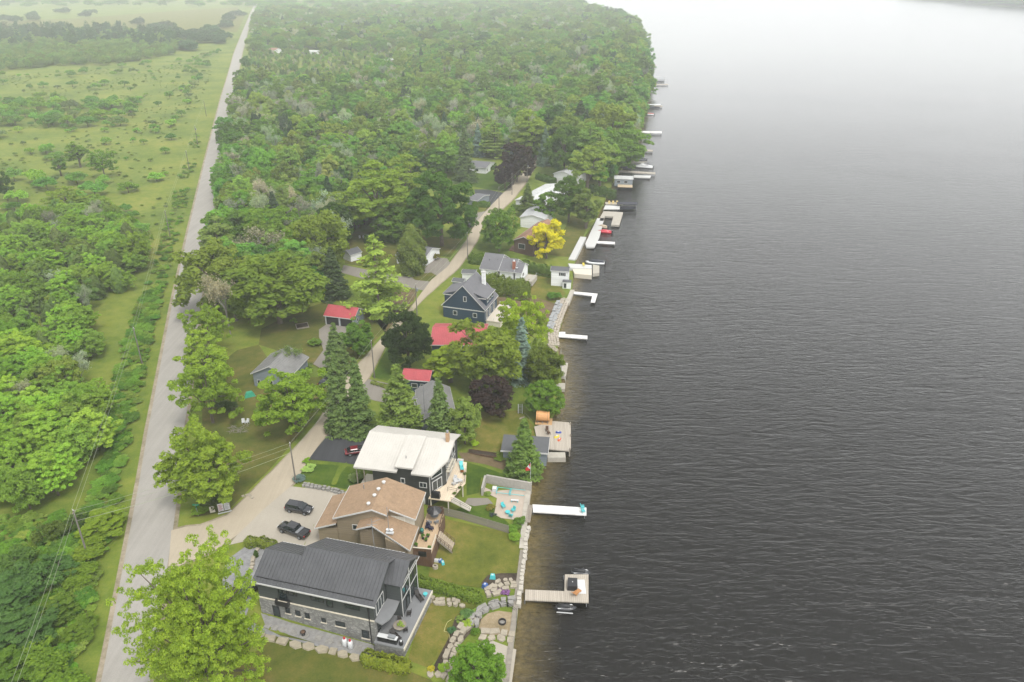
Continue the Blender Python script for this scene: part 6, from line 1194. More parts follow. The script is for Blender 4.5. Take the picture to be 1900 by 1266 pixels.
def stones(path, label, size=1.0, rows=1, hgt=0.35, m=None, name='stone_edging', cat='stones', zoff=0.0, seed=1, gap=0.06, wide=None):
    rs = random.Random(seed); P = [at(x, y) for x, y in path]; t = thing(name, P[0], 0, label, cat); o = P[0]; wide = wide or size * .8; nst = 0
    for row in range(rows):
        for a, b in zip(P, P[1:]):
            d = Vector((b.x - a.x, b.y - a.y, 0)); L = d.length
            if L < .2: continue
            u = d / L; s_ = Vector((-u.y, u.x, 0)); x = 0
            while x < L:
                l = size * rs.uniform(.65, 1.35); c = a + u * (x + l / 2) + s_ * (row * wide * .95 + rs.uniform(-.1, .1) * wide); k = rs.choice((4, 4, 5, 6)); z = tz(c.x, c.y); a0 = math.pi / 4 + rs.uniform(-.2, .2); ex = 1.3 if k == 4 else 1.1
                pts = [(c.x - o.x + u.x * math.cos(q) * l * .5 * ex * rs.uniform(.88, 1.08) + s_.x * math.sin(q) * wide * .5 * ex * rs.uniform(.85, 1.1), c.y - o.y + u.y * math.cos(q) * l * .5 * ex * rs.uniform(.88, 1.08) + s_.y * math.sin(q) * wide * .5 * ex * rs.uniform(.85, 1.1)) for q in (a0 + 6.283 * i / k for i in range(k))]
                if nst < 290: MB().prism(pts, z - o.z - .3 + zoff, z - o.z + hgt * rs.uniform(.7, 1.2) + zoff, .1).build('stone', m or M_stone, t); nst += 1
                x += l + gap
    return t
stones([(793, 1116), (812, 1122), (840, 1122), (852, 1124)], 'pale boulder row running from the grey deck across the lawn', 1.0, 2, .4, seed=3); stones([(792, 1250), (815, 1252), (832, 1258), (838, 1264)], 'pale edging stones between the near lawns', 1.2, 1, .25, seed=4, wide=1.2)
stones([(834, 1250), (838, 1225), (850, 1195), (862, 1172), (878, 1160), (886, 1150)], 'curving boulder edge between lawn and fire pit', 1.1, 2, .5, seed=5); stones([(884, 1166), (886, 1150), (896, 1138), (912, 1130), (930, 1124), (948, 1122)], 'curved stone seat wall behind the fire pit', 1.3, 2, .6, M_dkstone, seed=6, wide=.8)
stones([(888, 1182), (905, 1184), (925, 1184), (945, 1188)], 'flat steps of broken stone below the fire pit', 1.4, 2, .2, seed=7, wide=1.2); stones([(902, 1108), (920, 1104), (936, 1092), (955, 1090)], 'stone steps climbing from the timber dock', 1.1, 3, .4, seed=8, wide=.8)
stones([(962, 1126), (967, 1080), (972, 1040), (976, 1000), (980, 985)], 'white boulders lining the seawall below the fenced lawn', 1.0, 1, .4, mat('white_boulder', (0.44, 0.41, 0.35), .9, .2), seed=9)
stones([(470, 1178), (520, 1190), (560, 1200), (610, 1208), (660, 1222)], 'low flagstone retaining wall in front of the stone house', 1.6, 1, .35, mat('buff_stone', (0.33, 0.29, 0.21), .9, .25), seed=10); stones([(490, 1160), (560, 1178), (640, 1196), (690, 1208)], 'pale paving stones along the stone house wall', 1.5, 1, .08, M_dkstone, seed=14, wide=1.2)
stones([(466, 1060), (470, 1040), (478, 1022)], 'white boulders in the grey gravel yard', .9, 1, .4, seed=11); stones([(560, 902), (590, 908), (620, 914), (640, 920)], 'rock garden edge between the front lawn and the parking pad', .7, 2, .5, M_dkstone, seed=12); stones([(448, 922), (462, 918), (470, 926)], 'white stones in the grass beside the lane bend', .7, 1, .2, seed=13)
stones([(1000, 872), (985, 878), (975, 882), (968, 872), (985, 862)], 'loose shore rocks at the foot of the flagpole', .8, 2, .4, mat('shore_rock', (0.34, 0.32, 0.27), .9, .3), seed=15)
for i, (pth) in enumerate(([(1018, 612), (1024, 590), (1034, 566)], [(1024, 612), (1030, 592), (1040, 568)])): stones(pth, ['upper course of grey stone terraces above the riprap', 'lower course of grey stone terraces above the riprap'][i], 1.6, 1, .9 - .4 * i, mat('terrace_stone', (0.30, 0.31, 0.31), .9, .25), seed=20 + i, wide=1.2)
stones([(1036, 642), (1033, 620), (1039, 600), (1047, 578), (1056, 556)], 'riprap of pale rocks along the water below the terraces', .8, 4, .3, mat('riprap', (0.42, 0.37, 0.30), .9, .3), 'riprap', seed=23, zoff=.05, wide=.75); stones([(1016, 640), (1022, 646), (1030, 652)], 'pale rocks at the end of the riprap under the tree', .9, 2, .4, seed=24)
patio = drape('concrete_patio', [(888, 1196), (915, 1190), (958, 1206), (950, 1266), (940, 1330), (868, 1330), (870, 1260)], M_pad, 0.06); drape('pool_pad', [(893, 902), (915, 912), (986, 905), (978, 968), (930, 962), (917, 955), (922, 925), (895, 912)], mat('pink_concrete', (0.44, 0.37, 0.30), .85, .12, .6, 6), 0.07); drape('pool_path', [(868, 925), (905, 925), (915, 935), (880, 940), (862, 935)], M_drive, 0.07)
t = seawall([(896, 906), (902, 882), (940, 889), (986, 897)], .35, -.6, mat('pool_wall', (0.36, 0.34, 0.30), .85, .2), 'grey concrete retaining walls round the pool pad', 'retaining_wall', 3.0, -3.2)
def dock(name, label, px, z, m, th=0.25, legs=True, edge_m=None):
    P = [Vector((*un(x, y, z), 0)) for x, y in px]; o = P[0]; t = thing(name, (o.x, o.y, 0), 0, label, 'dock'); pts = [((p - o).x, (p - o).y) for p in P]; MB().prism(pts, z - th, z).build('deck', m, t)
    if legs:
        for p in pts: MB().tube((p[0] * .97 + pts[0][0] * .03, p[1] * .97, -5.2), (p[0] * .97, p[1] * .97, z - th * .5), .06, .06, 6).build('leg', M_grey, t)
    return t
M_plank = stripes('grey_dock_planks', (0.32, 0.285, 0.235), (0.14, 0.12, 0.1), 0, .3, .1, .8, .3); M_wdock = stripes('white_dock_panels', (0.52, 0.51, 0.49), (0.42, 0.42, 0.41), 0, 1.5, .03, .6, .1)
d1 = dock('timber_dock', 'grey timber dock with square platform in the foreground', [(974, 1113), (975, 1094), (1047, 1097), (1048, 1066), (1092, 1066), (1092, 1118)], -2.5, M_plank, .22)
dock('white_dock', 'white aluminium dock with turquoise chair at its end', [(988, 936), (1088, 942), (1088, 956), (989, 950)], -2.6, M_wdock, .2); g = Vector((*un(1081, 944, -2.6), -2.6)); chair(g, 1.6, M_teal, 'turquoise chair at the end of the white dock'); chair(Vector((*un(1082, 951, -2.6), -2.6)), 1.9, M_teal, 'second turquoise chair at the end of the white dock, nearer the camera')
dock('white_dock', 'white dock with wide landing beside the riprap', [(1037, 616), (1049, 616), (1049, 620), (1090, 623), (1090, 629), (1036, 625)], -2.7, M_wdock, .2); dock('white_dock', 'white L shaped dock below the white boathouse', [(1064, 541), (1109, 545), (1104, 561), (1096, 561), (1099, 549), (1064, 545)], -2.7, M_wdock, .2)
dock('boat_landing', 'broad white concrete boat landing with yellow chair next to the boathouse', [(1054, 489), (1098, 492), (1098, 498), (1058, 497)], -1.6, M_white, 2.2, False); dock('boat_landing', 'sloping cream concrete ramp before the boat landing', [(1062, 499), (1098, 500), (1098, 511), (1066, 508)], -2.0, M_cream, 1.6, False); dock('boat_landing', 'brown concrete pier end beyond the boat landing', [(1100, 491), (1112, 493), (1112, 506), (1100, 508)], -2.3, M_conc, 2.0, False)
dock('narrow_dock', 'narrow pale dock in front of the white jetty', [(1104, 447), (1141, 449), (1141, 453), (1104, 451)], -2.6, M_wdock, .2); dock('white_jetty', 'long white jetty running along the shore wall', [(1086, 452), (1108, 405), (1121, 405), (1112, 440), (1103, 458), (1088, 458)], -2.4, M_white, .6, False)
dock('u_shaped_dock', 'U shaped pale concrete dock at the bend of the shore', [(1114, 402), (1120, 392), (1156, 394), (1149, 418), (1134, 417), (1138, 402), (1122, 401), (1120, 410), (1113, 410)], -2.4, M_conc, .7, False); dock('white_lift_platform', 'white platform of the boat lift by the U shaped dock', [(1120, 388), (1123, 381), (1150, 382), (1150, 388)], -1.8, M_white, .3)
dock('long_far_dock', 'long pale dock standing off the far wooded shore', [(1184, 243), (1228, 244), (1228, 247), (1184, 246)], -2.2, M_wdock, .3); dock('far_dock', 'weathered dock beyond the white cruiser', [(1178, 277), (1211, 278), (1211, 281), (1178, 280)], -2.4, M_plank, .3); dock('cruiser_dock', 'long grey dock beside the white cruiser', [(1148, 316), (1216, 320), (1216, 323), (1148, 319)], -2.2, M_plank, .3)
dock('cruiser_dock', 'white floating platform before the long grey dock', [(1176, 325), (1208, 326), (1206, 330), (1176, 329)], -2.6, M_white, .4); dock('far_dock', 'thin dock by the covered boat lift', [(1214, 196), (1229, 196), (1229, 198), (1214, 198)], -2.4, M_plank, .3); dock('far_dock', 'thin dock farthest along the shore', [(1203, 121), (1218, 121), (1218, 122.4), (1203, 122.4)], -2.4, M_plank, .3); dock('far_dock', 'thin dock near the leaning shore tree', [(1216, 156), (1240, 156), (1240, 157.5), (1216, 157.5)], -2.4, M_plank, .3); dock('beige_far_dock', 'beige dock beneath the covered grey boat', [(1176, 299), (1201, 300), (1200, 303), (1176, 302)], -2.2, M_conc, .4)
dock('small_landing', 'small concrete landing under the olive tree', [(1028, 711), (1049, 711), (1048, 722), (1030, 722)], -2.4, M_conc, .8, False); dock('small_landing', 'narrow concrete landing beside the flag mast', [(1042, 672), (1054, 674), (1050, 698), (1042, 698)], -2.5, M_conc, .8, False); t = thing('dock_ladder', Vector((*un(1046, 700, -2.5), -2.5)), .1, 'white boat rail between the two small landings', 'railing'); rail(t, [(0, -3, 0), (0, 5, 0)], .8, M_white, 'rails'); MB().tube((0, 5, 0), (0, 5, 5), .05, .04, 6).build('mast', M_plast, t)
# sauna deck
O0 = un(1017, 833, -2.0); t = thing('sauna_deck', (*O0, 0), 0, 'large weathered plank deck on the water beside the barrel sauna', 'deck'); MB().prism([(0, 0), (4.3, -.7), (4.6, .2), (5.2, 9.0), (4.8, 9.9), (1.5, 10.4), (-2.6, 8.2), (-2.2, 4.2), (.1, 4.0)], -2.25, -2.0).build('boards', M_plank, t); MB().box(-.2, -2.6, -5, 3.4, -.75, -2.3).build('concrete_ledge', M_conc, t)
for x, y in ((4.3, -.6), (5.1, 9), (4.8, 4.5)): MB().box(x - .12, y - .12, -5, x + .12, y + .12, -1.4).build('post', M_wood, t)
M_saun = stripes('cedar_staves', (0.50, 0.255, 0.095), (0.27, 0.13, 0.05), 2, .16, .1, .6, .3); OS = un(994.5, 786, -2.0); t = thing('barrel_sauna', (*OS, -1.95), math.radians(-6), 'round orange cedar barrel sauna on the waterside deck', 'sauna'); b = MB(); n = 22; vs = []
for x in (0, 2.8): vs += [(x, 1.1 + 1.1 * math.cos(6.2832 * i / n), 1.25 + 1.1 * math.sin(6.2832 * i / n)) for i in range(n)]
for i in range(n):
    a0, a1 = 6.2832 * (i + .03) / n, 6.2832 * (i + .97) / n; v = []
    for x in (0, 2.8):
        for rr_, aa in ((1.1, a0), (1.1, a1), (1.0, a1), (1.0, a0)): v.append((x, 1.1 + rr_ * math.cos(aa), 1.25 + rr_ * math.sin(aa)))
    MB().add(v, [(0, 4, 5, 1), (1, 5, 6, 2), (2, 6, 7, 3), (3, 7, 4, 0), (0, 1, 2, 3), (7, 6, 5, 4)]).build('stave', M_saun, t)
for x in (.35, 2.4):
    b = MB()
    for i in range(n): a0, a1 = 6.2832 * i / n, 6.2832 * (i + 1) / n; b.tube((x, 1.1 + 1.115 * math.cos(a0), 1.25 + 1.115 * math.sin(a0)), (x, 1.1 + 1.115 * math.cos(a1), 1.25 + 1.115 * math.sin(a1)), .025, None, 4)
    b.build('hoop', M_black, t)
for x in (.25, 1.3, 2.4): MB().box(x, .1, 0, x + .15, 2.1, .3).build('cradle', M_wood, t)
MB().lathe([(1.02, 0), (1.02, .05)], 20); b = MB(); b.v = []; 
for x in (.06, 2.7): q = MB().lathe([(1.0, 0), (1.0, .06)], 20); Mx = Matrix.Translation((x, 1.1, 1.25)) @ Matrix.Rotation(math.pi / 2, 4, 'Y'); q.v = [tuple(Mx @ Vector(v)) for v in q.v]; q.build('end_wall', M_saun, t)
MB().box(-.2, -.3, -.15, 3.4, 2.4, -.03).build('platform', mat('new_lumber', (0.48, 0.30, 0.14), .7, .15), t)
t = thing('shore_steps', at(966, 775), math.radians(-52), 'stone steps with wooden handrail going down to the sauna deck', 'steps')
for i in range(9): MB().box(.62 * i, -.7, -.16 * i - .2, .62 * i + .5, .9, -.16 * i + .04).build('tread', M_wood, t)
rail(t, [(0, 1.0, 0), (5.6, 1.0, -1.4)], .9, M_wood, 'handrail', 0)
t = thing('rolled_dock_ladder', at(961, 768), .05, 'pale aluminium ladder standing at the top of the shore steps', 'ladder')
for x in (0, .9): MB().box(x, 0, 0, x + .12, .15, 2.4).build('rail', M_plast, t)
for k in range(6): MB().box(.12, .02, .25 + .38 * k, .9, .13, .33 + .38 * k).build('rung', M_grey, t)
for i, (px, py, m, l) in enumerate(((1036, 803, mat('blue_float', (0.03, 0.06, 0.3), .4), 'blue inflatable toy on the sauna deck'), (1033, 811, mat('yellow_float', (0.75, 0.6, 0.05), .4), 'yellow inflatable toy on the sauna deck'), (1038, 816, mat('orange_float', (0.6, 0.12, 0.05), .4), 'red orange end of the inflatable pile on the sauna deck'))): X, Y = un(px, py, -1.95); t = thing('inflatable_toy', (X, Y, -2.0), i * .6, l, 'toy'); MB().prism([(-.6, -.2), (.5, -.25), (.7, .1), (.2, .3), (-.6, .25)], 0.01, .3, .25).build('body', m, t); MB().prism([(-.2, -.1), (.2, -.1), (.2, .12), (-.2, .12)], .301, .42, .2).build('grip', M_plast, t)
for i, (px, py, l) in enumerate(((1015, 800, 'brown garden chair on the inner part of the sauna deck'), (1018, 806, 'second brown garden chair on the inner part of the sauna deck, nearer the slate roof'))): chair(Vector((*un(px, py, -2), -2.0)), i * 2, M_brown, l)
# flag, pool frame, pads
g = at(984, 895); t = thing('flagpole', g, 0, 'white flagpole with red and white flag beside the pool pad', 'flagpole'); MB().tube((0, 0, 0), (0, 0, 4.6), .05, .035, 8).build('pole', M_plast, t)
for k, m in ((0, mat('flag_red', (0.5, 0.02, 0.02), .7)), (1, M_plast), (2, MATS['flag_red'])): MB().add([(-.02 - .3 * k, 0, 4.4 - .42 * k), (-.02 - .3 * k - .34, .08, 3.95 - .42 * k), (-.02 - .3 * k - .25, .05, 3.3 - .4 * k), (-.02, 0, 3.5 - .35 * k), (-.02 - .3 * k, .02, 4.4 - .42 * k), (-.02 - .3 * k - .34, .1, 3.95 - .42 * k), (-.02 - .3 * k - .25, .07, 3.3 - .4 * k), (-.02, .02, 3.5 - .35 * k)], [(0, 1, 2, 3), (7, 6, 5, 4), (0, 4, 5, 1), (1, 5, 6, 2), (2, 6, 7, 3), (3, 7, 4, 0)]).build('flag_band', m, t)
O = at(921, 918); t = thing('pool_frame', O, math.radians(-8), 'turquoise metal frame lying on the pool pad', 'frame'); b = MB()
for y in (0, 1.6): b.tube((0, y, .5), (5.2, y, .35), .05, None, 6)
for x in (0, 2.4, 2.6): b.tube((x, 0, .48), (x, 1.6, .48), .06, None, 6); b.tube((x, 0, 0), (x, 0, .5), .05, None, 6); b.tube((x, 1.6, 0), (x, 1.6, .5), .05, None, 6)
b.build('tubes', M_teal, t); MB().box(-.9, .6, 0, -.1, 1.5, .8).build('pump_box', M_plast, t)
for px, py, rot, l in ((934, 943, .6, 'turquoise adirondack chair on the pool pad, left of the round table'), (952, 950, -.8, 'turquoise adirondack chair on the pool pad, right of the round table'), (948, 960, 2.8, 'small turquoise chair in front of the round table on the pool pad')): chair(at(px, py, .07), rot, M_teal, l, name='adirondack_chair')
rtable(at(942, 954, .07), .45, M_teal, 'turquoise round table on the pool pad', .5); t = thing('bench', at(955, 932, .07), -.1, 'pale turquoise bench on the pool pad', 'bench'); MB().box(-.7, -.2, .36, .7, .2, .44).build('seat', M_plast, t)
for x in (-.6, .5): MB().box(x, -.18, 0, x + .1, .18, .36).build('leg', M_teal, t)
t = thing('board_pile', at(982, 955, .1), 1.45, 'stack of timber boards beside the pool pad seawall', 'boards')
for k in range(4): MB().box(-2.4, .22 * k - .4, .05, 2.4, .22 * k - .22, .15 + .03 * (k % 2)).build('board', M_wood, t)
# fence of the lawn
t = thing('board_fence', at(823, 956), 0, 'grey wooden board fence along the back of the fenced lawn', 'fence'); P = [at(823, 956), at(860, 965), at(905, 978), at(944, 990)]; o = P[0]; nb = 0
bm_ = MB().box(-.07, -.02, 0, .07, .02, 1.7); bme = bpy.data.meshes.new('board'); bme.from_pydata(bm_.v, [], bm_.f); bme.materials.append(M_timber)
for a, b in zip(P, P[1:]):
    d = b - a; L = math.hypot(d.x, d.y); n = int(L / .19); an = math.atan2(d.y, d.x)
    for i in range(n): q = a.lerp(b, (i + .5) / n) - o; bo = link(bpy.data.objects.new('board', bme), t); bo.location = (q.x, q.y, q.z + rw.uniform(-.03, .03)); bo.rotation_euler = (0, 0, an + rw.uniform(-.03, .03))
    m = MB()
    for z in (.35, 1.05): m.tube(a - o + Vector((0, .05, z)), b - o + Vector((0, .05, z)), .045, None, 4)
    m.build('rail', M_timber, t); MB().box(-.08, -.08, 0, .08, .08, 1.5, Matrix.Translation(a - o + Vector((0, .08, 0)))).build('post', M_timber, t)
# dock toys and boats
def jetski(px, py, rot, label):
    X, Y = un(px, py, -2.9); t = thing('jet_ski', (X, Y, WL), rot, label, 'jet ski'); b = MB(); loft(b, [[(x, -w_, z0), (x, w_, z0), (x, w_ * 1.15, z0 + .3), (x, w_ * .9, z1), (x, -w_ * .9, z1), (x, -w_ * 1.15, z0 + .3)] for x, w_, z0, z1 in ((-1.55, .45, .2, .62), (-.6, .56, .1, .68), (.5, .55, .12, .75), (1.2, .36, .25, .7), (1.65, .08, .45, .55))]); b.build('hull', paint('jetski_black', (0.015, 0.015, 0.017)) if 'jetski_black' not in MATS else MATS['jetski_black'], t, True)
    b = MB(); loft(b, [[(x, -w_, z0), (x, w_, z0), (x, w_ * .7, z1), (x, -w_ * .7, z1)] for x, w_, z0, z1 in ((-1.3, .28, .6, .8), (-.4, .3, .66, .95), (.2, .34, .7, 1.1), (.7, .3, .7, .95))]); b.build('seat', M_black, t, True); MB().tube((.35, -.4, 1.2), (.35, .4, 1.2), .035).build('handlebar', M_black, t)
    b = MB()
    for sy in (-1, 1): b.add([(-1.2, sy * .5, .72), (.9, sy * .42, .82), (1.2, sy * .3, .76), (-1.1, sy * .56, .62)], [(0, 1, 2, 3) if sy < 0 else (3, 2, 1, 0)])
    b.build('white_stripe', M_plast, t); MB().box(-1.3, -.75, -.05, 1.2, -.62, .1).build('lift_rail', M_plast, t); return t
jetski(1078, 1062, math.radians(-8), 'black and white jet ski on the far side of the timber dock'); jetski(1049, 1127, math.radians(-6), 'black and white jet ski on the near side of the timber dock')
t = thing('covered_dock_grill', Vector((*un(1062, 1088, -2.5), -2.5)), math.radians(85), 'black covered box on the timber dock platform', 'grill'); MB().prism([(-1.0, -.8), (1.0, -.8), (1.0, .8), (-1.0, .8)], .01, .9, .08).build('cover', M_black, t); MB().lathe([(.08, .9), (.08, .98)], 8).build('knob', M_plast, t)
lounger(Vector((*un(1069, 1103, -2.5), -2.5)), 2.4, mat('orange_wood', (0.42, 0.2, 0.07), .6, .15), 'orange wooden adirondack chair on the timber dock', name='adirondack_chair'); t = thing('dock_mat', Vector((*un(1079, 1088, -2.49), -2.49)), .0, 'pale grey mat on the timber dock platform', 'mat'); MB().box(-.6, -1.6, .004, .6, 1.4, .03).build('sheet', M_plast, t)
def boat(px, py, rot, L, w_, label, hull, cover, z=0.0, cabin=False, name='motor_boat'):
    X, Y = un(px, py, WL + .6); t = thing(name, (X, Y, WL + z), rot, label, 'boat'); h = L / 2; b = MB(); loft(b, [[(x, -k * .6 * w_, z0), (x, k * .6 * w_, z0), (x, k * w_, z1), (x, -k * w_, z1)] for x, k, z0, z1 in ((-h, .9, 0, .8), (-h * .3, 1, -.05, .85), (h * .3, .95, -.02, .95), (h * .75, .6, .15, 1.05), (h, .06, .6, 1.1))]); b.build('hull', hull, t, True)
    b = MB(); loft(b, [[(x, -k * w_, z0), (x, k * w_, z0), (x, k * .7 * w_, z1), (x, -k * .7 * w_, z1)] for x, k, z0, z1 in ((-h * .95, .85, .81, 1.0), (-h * .3, .92, .87, 1.35), (h * .25, .85, .97, 1.4), (h * .7, .5, 1.06, 1.12))]); b.build('cover', cover, t, True); MB().box(-h - .5, -.25, .1, -h - .02, .25, 1.1).build('outboard', M_black, t)
    if cabin: b = MB(); loft(b, [[(x, -k * w_, 1.0), (x, k * w_, 1.0), (x, k * .7 * w_, z1), (x, -k * .7 * w_, z1)] for x, k, z1 in ((-h * .35, .8, 1.9), (h * .15, .75, 2.0), (h * .5, .5, 1.15))]); b.build('cabin', M_plast, t, True); MB().tube((-h * .5, -w_ * .8, 1), (-h * .3, -w_ * .6, 2.6), .05).build('radar_arch', M_plast, t); MB().box(-h * .7, -w_ * .7, 2.4, -h * .1, w_ * .7, 2.5).build('canopy', M_black, t)
    return t
P_whiteboat = paint('white_gelcoat', (0.72, 0.73, 0.73)); M_cov = mat('navy_boat_cover', (0.02, 0.022, 0.035), .7, .2)
boat(1104, 487, 3.1, 6.2, 1.1, 'dark covered speedboat behind the white boat landing', P_whiteboat, M_cov); boat(1122, 430, 3.0, 5.0, .5, 'red canoe shaped boat moored at the white jetty', paint('red_hull', (0.5, 0.03, 0.05)), MATS['red_hull'], name='red_canoe'); boat(1118, 421, 3.0, 3.5, .5, 'small beige boat beside the red canoe', mat('beige_hull', (0.5, 0.4, 0.28), .5), MATS['beige_hull'], name='small_boat')
boat(1193, 309, 2.9, 9.5, 1.5, 'white cabin cruiser moored by the long grey dock', P_whiteboat, M_plast, cabin=True, name='cabin_cruiser'); boat(1188, 296, 3.0, 6, 1.2, 'grey covered boat at the beige far dock', M_grey, M_cov); boat(1205, 212, 3.0, 6, 1.0, 'small red and white boat under the far trees', P_whiteboat, mat('red_cover', (0.4, .06, .04), .6)); boat(1160, 312, 3.0, 5, 1.0, 'dark boat close to the far boathouse', M_cov, M_cov)
def lift(px, py, rot, L, w_, label, canopy):
    X, Y = un(px, py, WL + 1.5); t = thing('boat_lift', (X, Y, WL), rot, label, 'boat lift')
    for sx in (-1, 1):
        for sy in (-1, 1): MB().tube((sx * L / 2, sy * w_, -1.5), (sx * L / 2, sy * w_, 2.4), .07).build('post', M_grey, t)
    MB().box(-L / 2 - .4, -w_ - .1, 2.42, L / 2 + .4, w_ + .1, 2.62).build('canopy', canopy, t); b = MB(); loft(b, [[(x, -k * w_ * .8, .3), (x, k * w_ * .8, .3), (x, k * w_ * .8, 1.0), (x, -k * w_ * .8, 1.0)] for x, k in ((-L * .45, .9), (L * .2, 1), (L * .48, .2))]); b.build('cradle_hull', M_cov, t); return t
lift(1163, 382, -.05, 7.5, 1.4, 'dark canopied boat lift beside the white lift platform', M_cov); lift(1214, 197, -.05, 8, 1.6, 'white canopied boat lift by the far thin dock', M_plast); lift(1224, 149, -.05, 8, 1.6, 'dark canopied boat lift near the far leaning tree', M_grey)
t = thing('dock_furniture', Vector((*un(1137, 377, -2), -2.3)), 0, 'cluster of yellow chairs on the dock by the dark boat lift', 'chairs'); MB().box(-3, -1.6, 0, 4, 1.6, .2).build('float', M_conc, t)
for k in range(3): MB().prism([(-.5 + 1.6 * k - 1.5, -.5), (.5 + 1.6 * k - 1.5, -.5), (.4 + 1.6 * k - 1.5, .5), (-.4 + 1.6 * k - 1.5, .5)], .2, 1.2, .25).build('chair_back', mat('straw_plastic', (0.65, 0.5, 0.2), .6), t)
chair(Vector((*un(1083, 494, -1.6), -1.6)), 0.3, mat('yellow_plastic', (0.75, 0.6, 0.05), .5), 'yellow chair on the white boat landing')
t = thing('narrow_boathouse', Vector((*un(1140, 343, -2.4), -2.4)), math.radians(-8), 'grey roofed waterfront boathouse with pale deck near the cruiser', 'boathouse'); MB().box(0, 0, -.6, 8.0, 5.5, 2.6).build('wall', M_blgrey, t); MB().box(-.3, -.3, 2.61, 8.3, 5.8, 2.8).build('roof_deck', M_wflat, t); MB().box(1.5, -4.5, .1, 8.0, -.31, .3).build('deck', mat('tan_deck', (0.5, 0.4, 0.26), .7, .1), t); rail(t, [(0, 0, 2.8), (8, 0, 2.8), (8, 5.5, 2.8)], .9, M_white)
for x in (1.0, 4.2): window(t, (x, 0, .8), (1, 0), 1.6, 1.2)
# fire ring, hose, raised beds, lawn chairs, signs
t = thing('fire_ring', at(932, 1156, .06), 0, 'black steel fire ring on the round gravel pit', 'fire ring'); n = 18; v = []
for z in (0, .35):
    for rr_ in (.58, .5): v += [(rr_ * math.cos(6.2832 * i / n), rr_ * math.sin(6.2832 * i / n), z) for i in range(n)]
MB().add(v, [(i, (i + 1) % n, 2 * n + (i + 1) % n, 2 * n + i) for i in range(n)] + [(n + (i + 1) % n, n + i, 3 * n + i, 3 * n + (i + 1) % n) for i in range(n)] + [(2 * n + i, 2 * n + (i + 1) % n, 3 * n + (i + 1) % n, 3 * n + i) for i in range(n)]).build('ring', M_black, t); MB().lathe([(.48, .02), (.3, .1)], 10).build('ash', M_dkstone, t)
P = [at(838, 1150, .05), at(830, 1155, .05), at(826, 1164, .05), at(824, 1172, .05), at(832, 1174, .05), at(830, 1165, .05), at(835, 1185, .05), at(838, 1200, .05)]; b = MB()
for a, c in zip(P, P[1:]): b.tube(a, c, .035, None, 5)
tag(b.build('garden_hose', mat('hose', (0.5, 0.47, 0.2), .6)), 'pale yellow garden hose lying on the lake lawn', 'hose')
t = thing('raised_garden_bed', at(561, 606), math.radians(22), 'rectangular timber raised bed on the garage lawn', 'garden bed'); b = MB(); b.box(-1.6, -1.5, 0, 1.6, -1.35, .35); b.box(-1.6, 1.35, 0, 1.6, 1.5, .35); b.box(-1.6, -1.35, 0, -1.45, 1.35, .35); b.box(1.45, -1.35, 0, 1.6, 1.35, .35); b.build('frame', M_wood, t); MB().box(-1.44, -1.34, 0, 1.44, 1.34, .25).build('soil', M_mulch, t)
t = thing('raised_garden_bed', at(895, 843), math.radians(-14), 'long dark raised bed in the garden before the slate boathouse', 'garden bed'); b = MB(); b.box(-3, -.7, 0, 3, -.6, .35); b.box(-3, .6, 0, 3, .7, .35); b.box(-3, -.6, 0, -2.9, .6, .35); b.box(2.9, -.6, 0, 3, .6, .35); b.build('frame', M_brown, t); MB().box(-2.89, -.59, 0, 2.89, .59, .25).build('soil', M_mulch, t)
for px, rot, l in ((452, .3, 'white lawn chair under the roadside trees, left of two'), (459, -.4, 'white lawn chair under the roadside trees, right of two')): chair(at(px, 786), rot, M_plast, l, name='lawn_chair')
for px, py, l in ((668, 443, 'white lawn chair on the grass behind the white shed, left of two'), (675, 443, 'white lawn chair on the grass behind the white shed, right of two')): chair(at(px, py), .4, M_plast, l, name='lawn_chair')
t = thing('green_tarp', at(463, 735), .4, 'bright green tarpaulin under the trees beside the grey roofed house', 'tarpaulin'); MB().prism([(-1.2, -.9), (1.3, -.7), (1.1, .9), (-1, .8)], 0, 1.0, .45).build('sheet', mat('green_tarp', (0.02, 0.28, 0.16), .5), t); MB().tube((-1.3, -1, 0), (-1.2, -.9, .25), .03).build('peg', M_grey, t)
t = thing('brush_pile', at(440, 798), 0, 'heap of grey brushwood on the lawn between the roads', 'brush pile'); b = MB()
for k in range(60): a = rw.uniform(0, 6.28); p = Vector((rw.uniform(-1.8, 1.8), rw.uniform(-1.2, 1.2), rw.uniform(.02, .4))); b.tube(p, p + Vector((math.cos(a), math.sin(a), rw.uniform(-.1, .2))), .03, .02, 4)
b.build('twigs', M_greybark, t)
def text(body, size, loc, m, parent, name='lettering'):
    c = bpy.data.curves.new(name, 'FONT'); c.body = body; c.size = size; c.align_x = 'CENTER'; c.align_y = 'CENTER'; o = bpy.data.objects.new(name, c); COL.objects.link(o); dg = bpy.context.evaluated_depsgraph_get(); me = bpy.data.meshes.new_from_object(o.evaluated_get(dg)); bpy.data.objects.remove(o); me.materials.append(m)
    q = bpy.data.objects.new(name, me); link(q, parent); q.location = loc; q.rotation_euler = (math.pi / 2, 0, 0); return q
M_ink = mat('black_ink', (0.01, 0.01, 0.01), .6); M_redink = mat('red_ink', (0.35, 0.05, 0.07), .6)
t = thing('realty_sign', at(417, 950), math.radians(22), 'white two panel sign board with reddish print beside the lane entrance', 'sign')
for x in (-.95, .07):
    q = MB().box(x, 0, .3, x + .88, .06, 1.9).build('panel', M_plast, t)
    b = MB()
    for k in range(5): b.box(x + .1, -.012, 1.55 - .26 * k, x + (.78 if k % 2 else .62), -.004, 1.66 - .26 * k)
    b.build('print_lines', M_redink if x < 0 else M_grey, q)
for x in (-1.0, -.04, .98): MB().box(x, -.02, -.2, x + .07, .08, 2.0).build('post', M_wood, t)
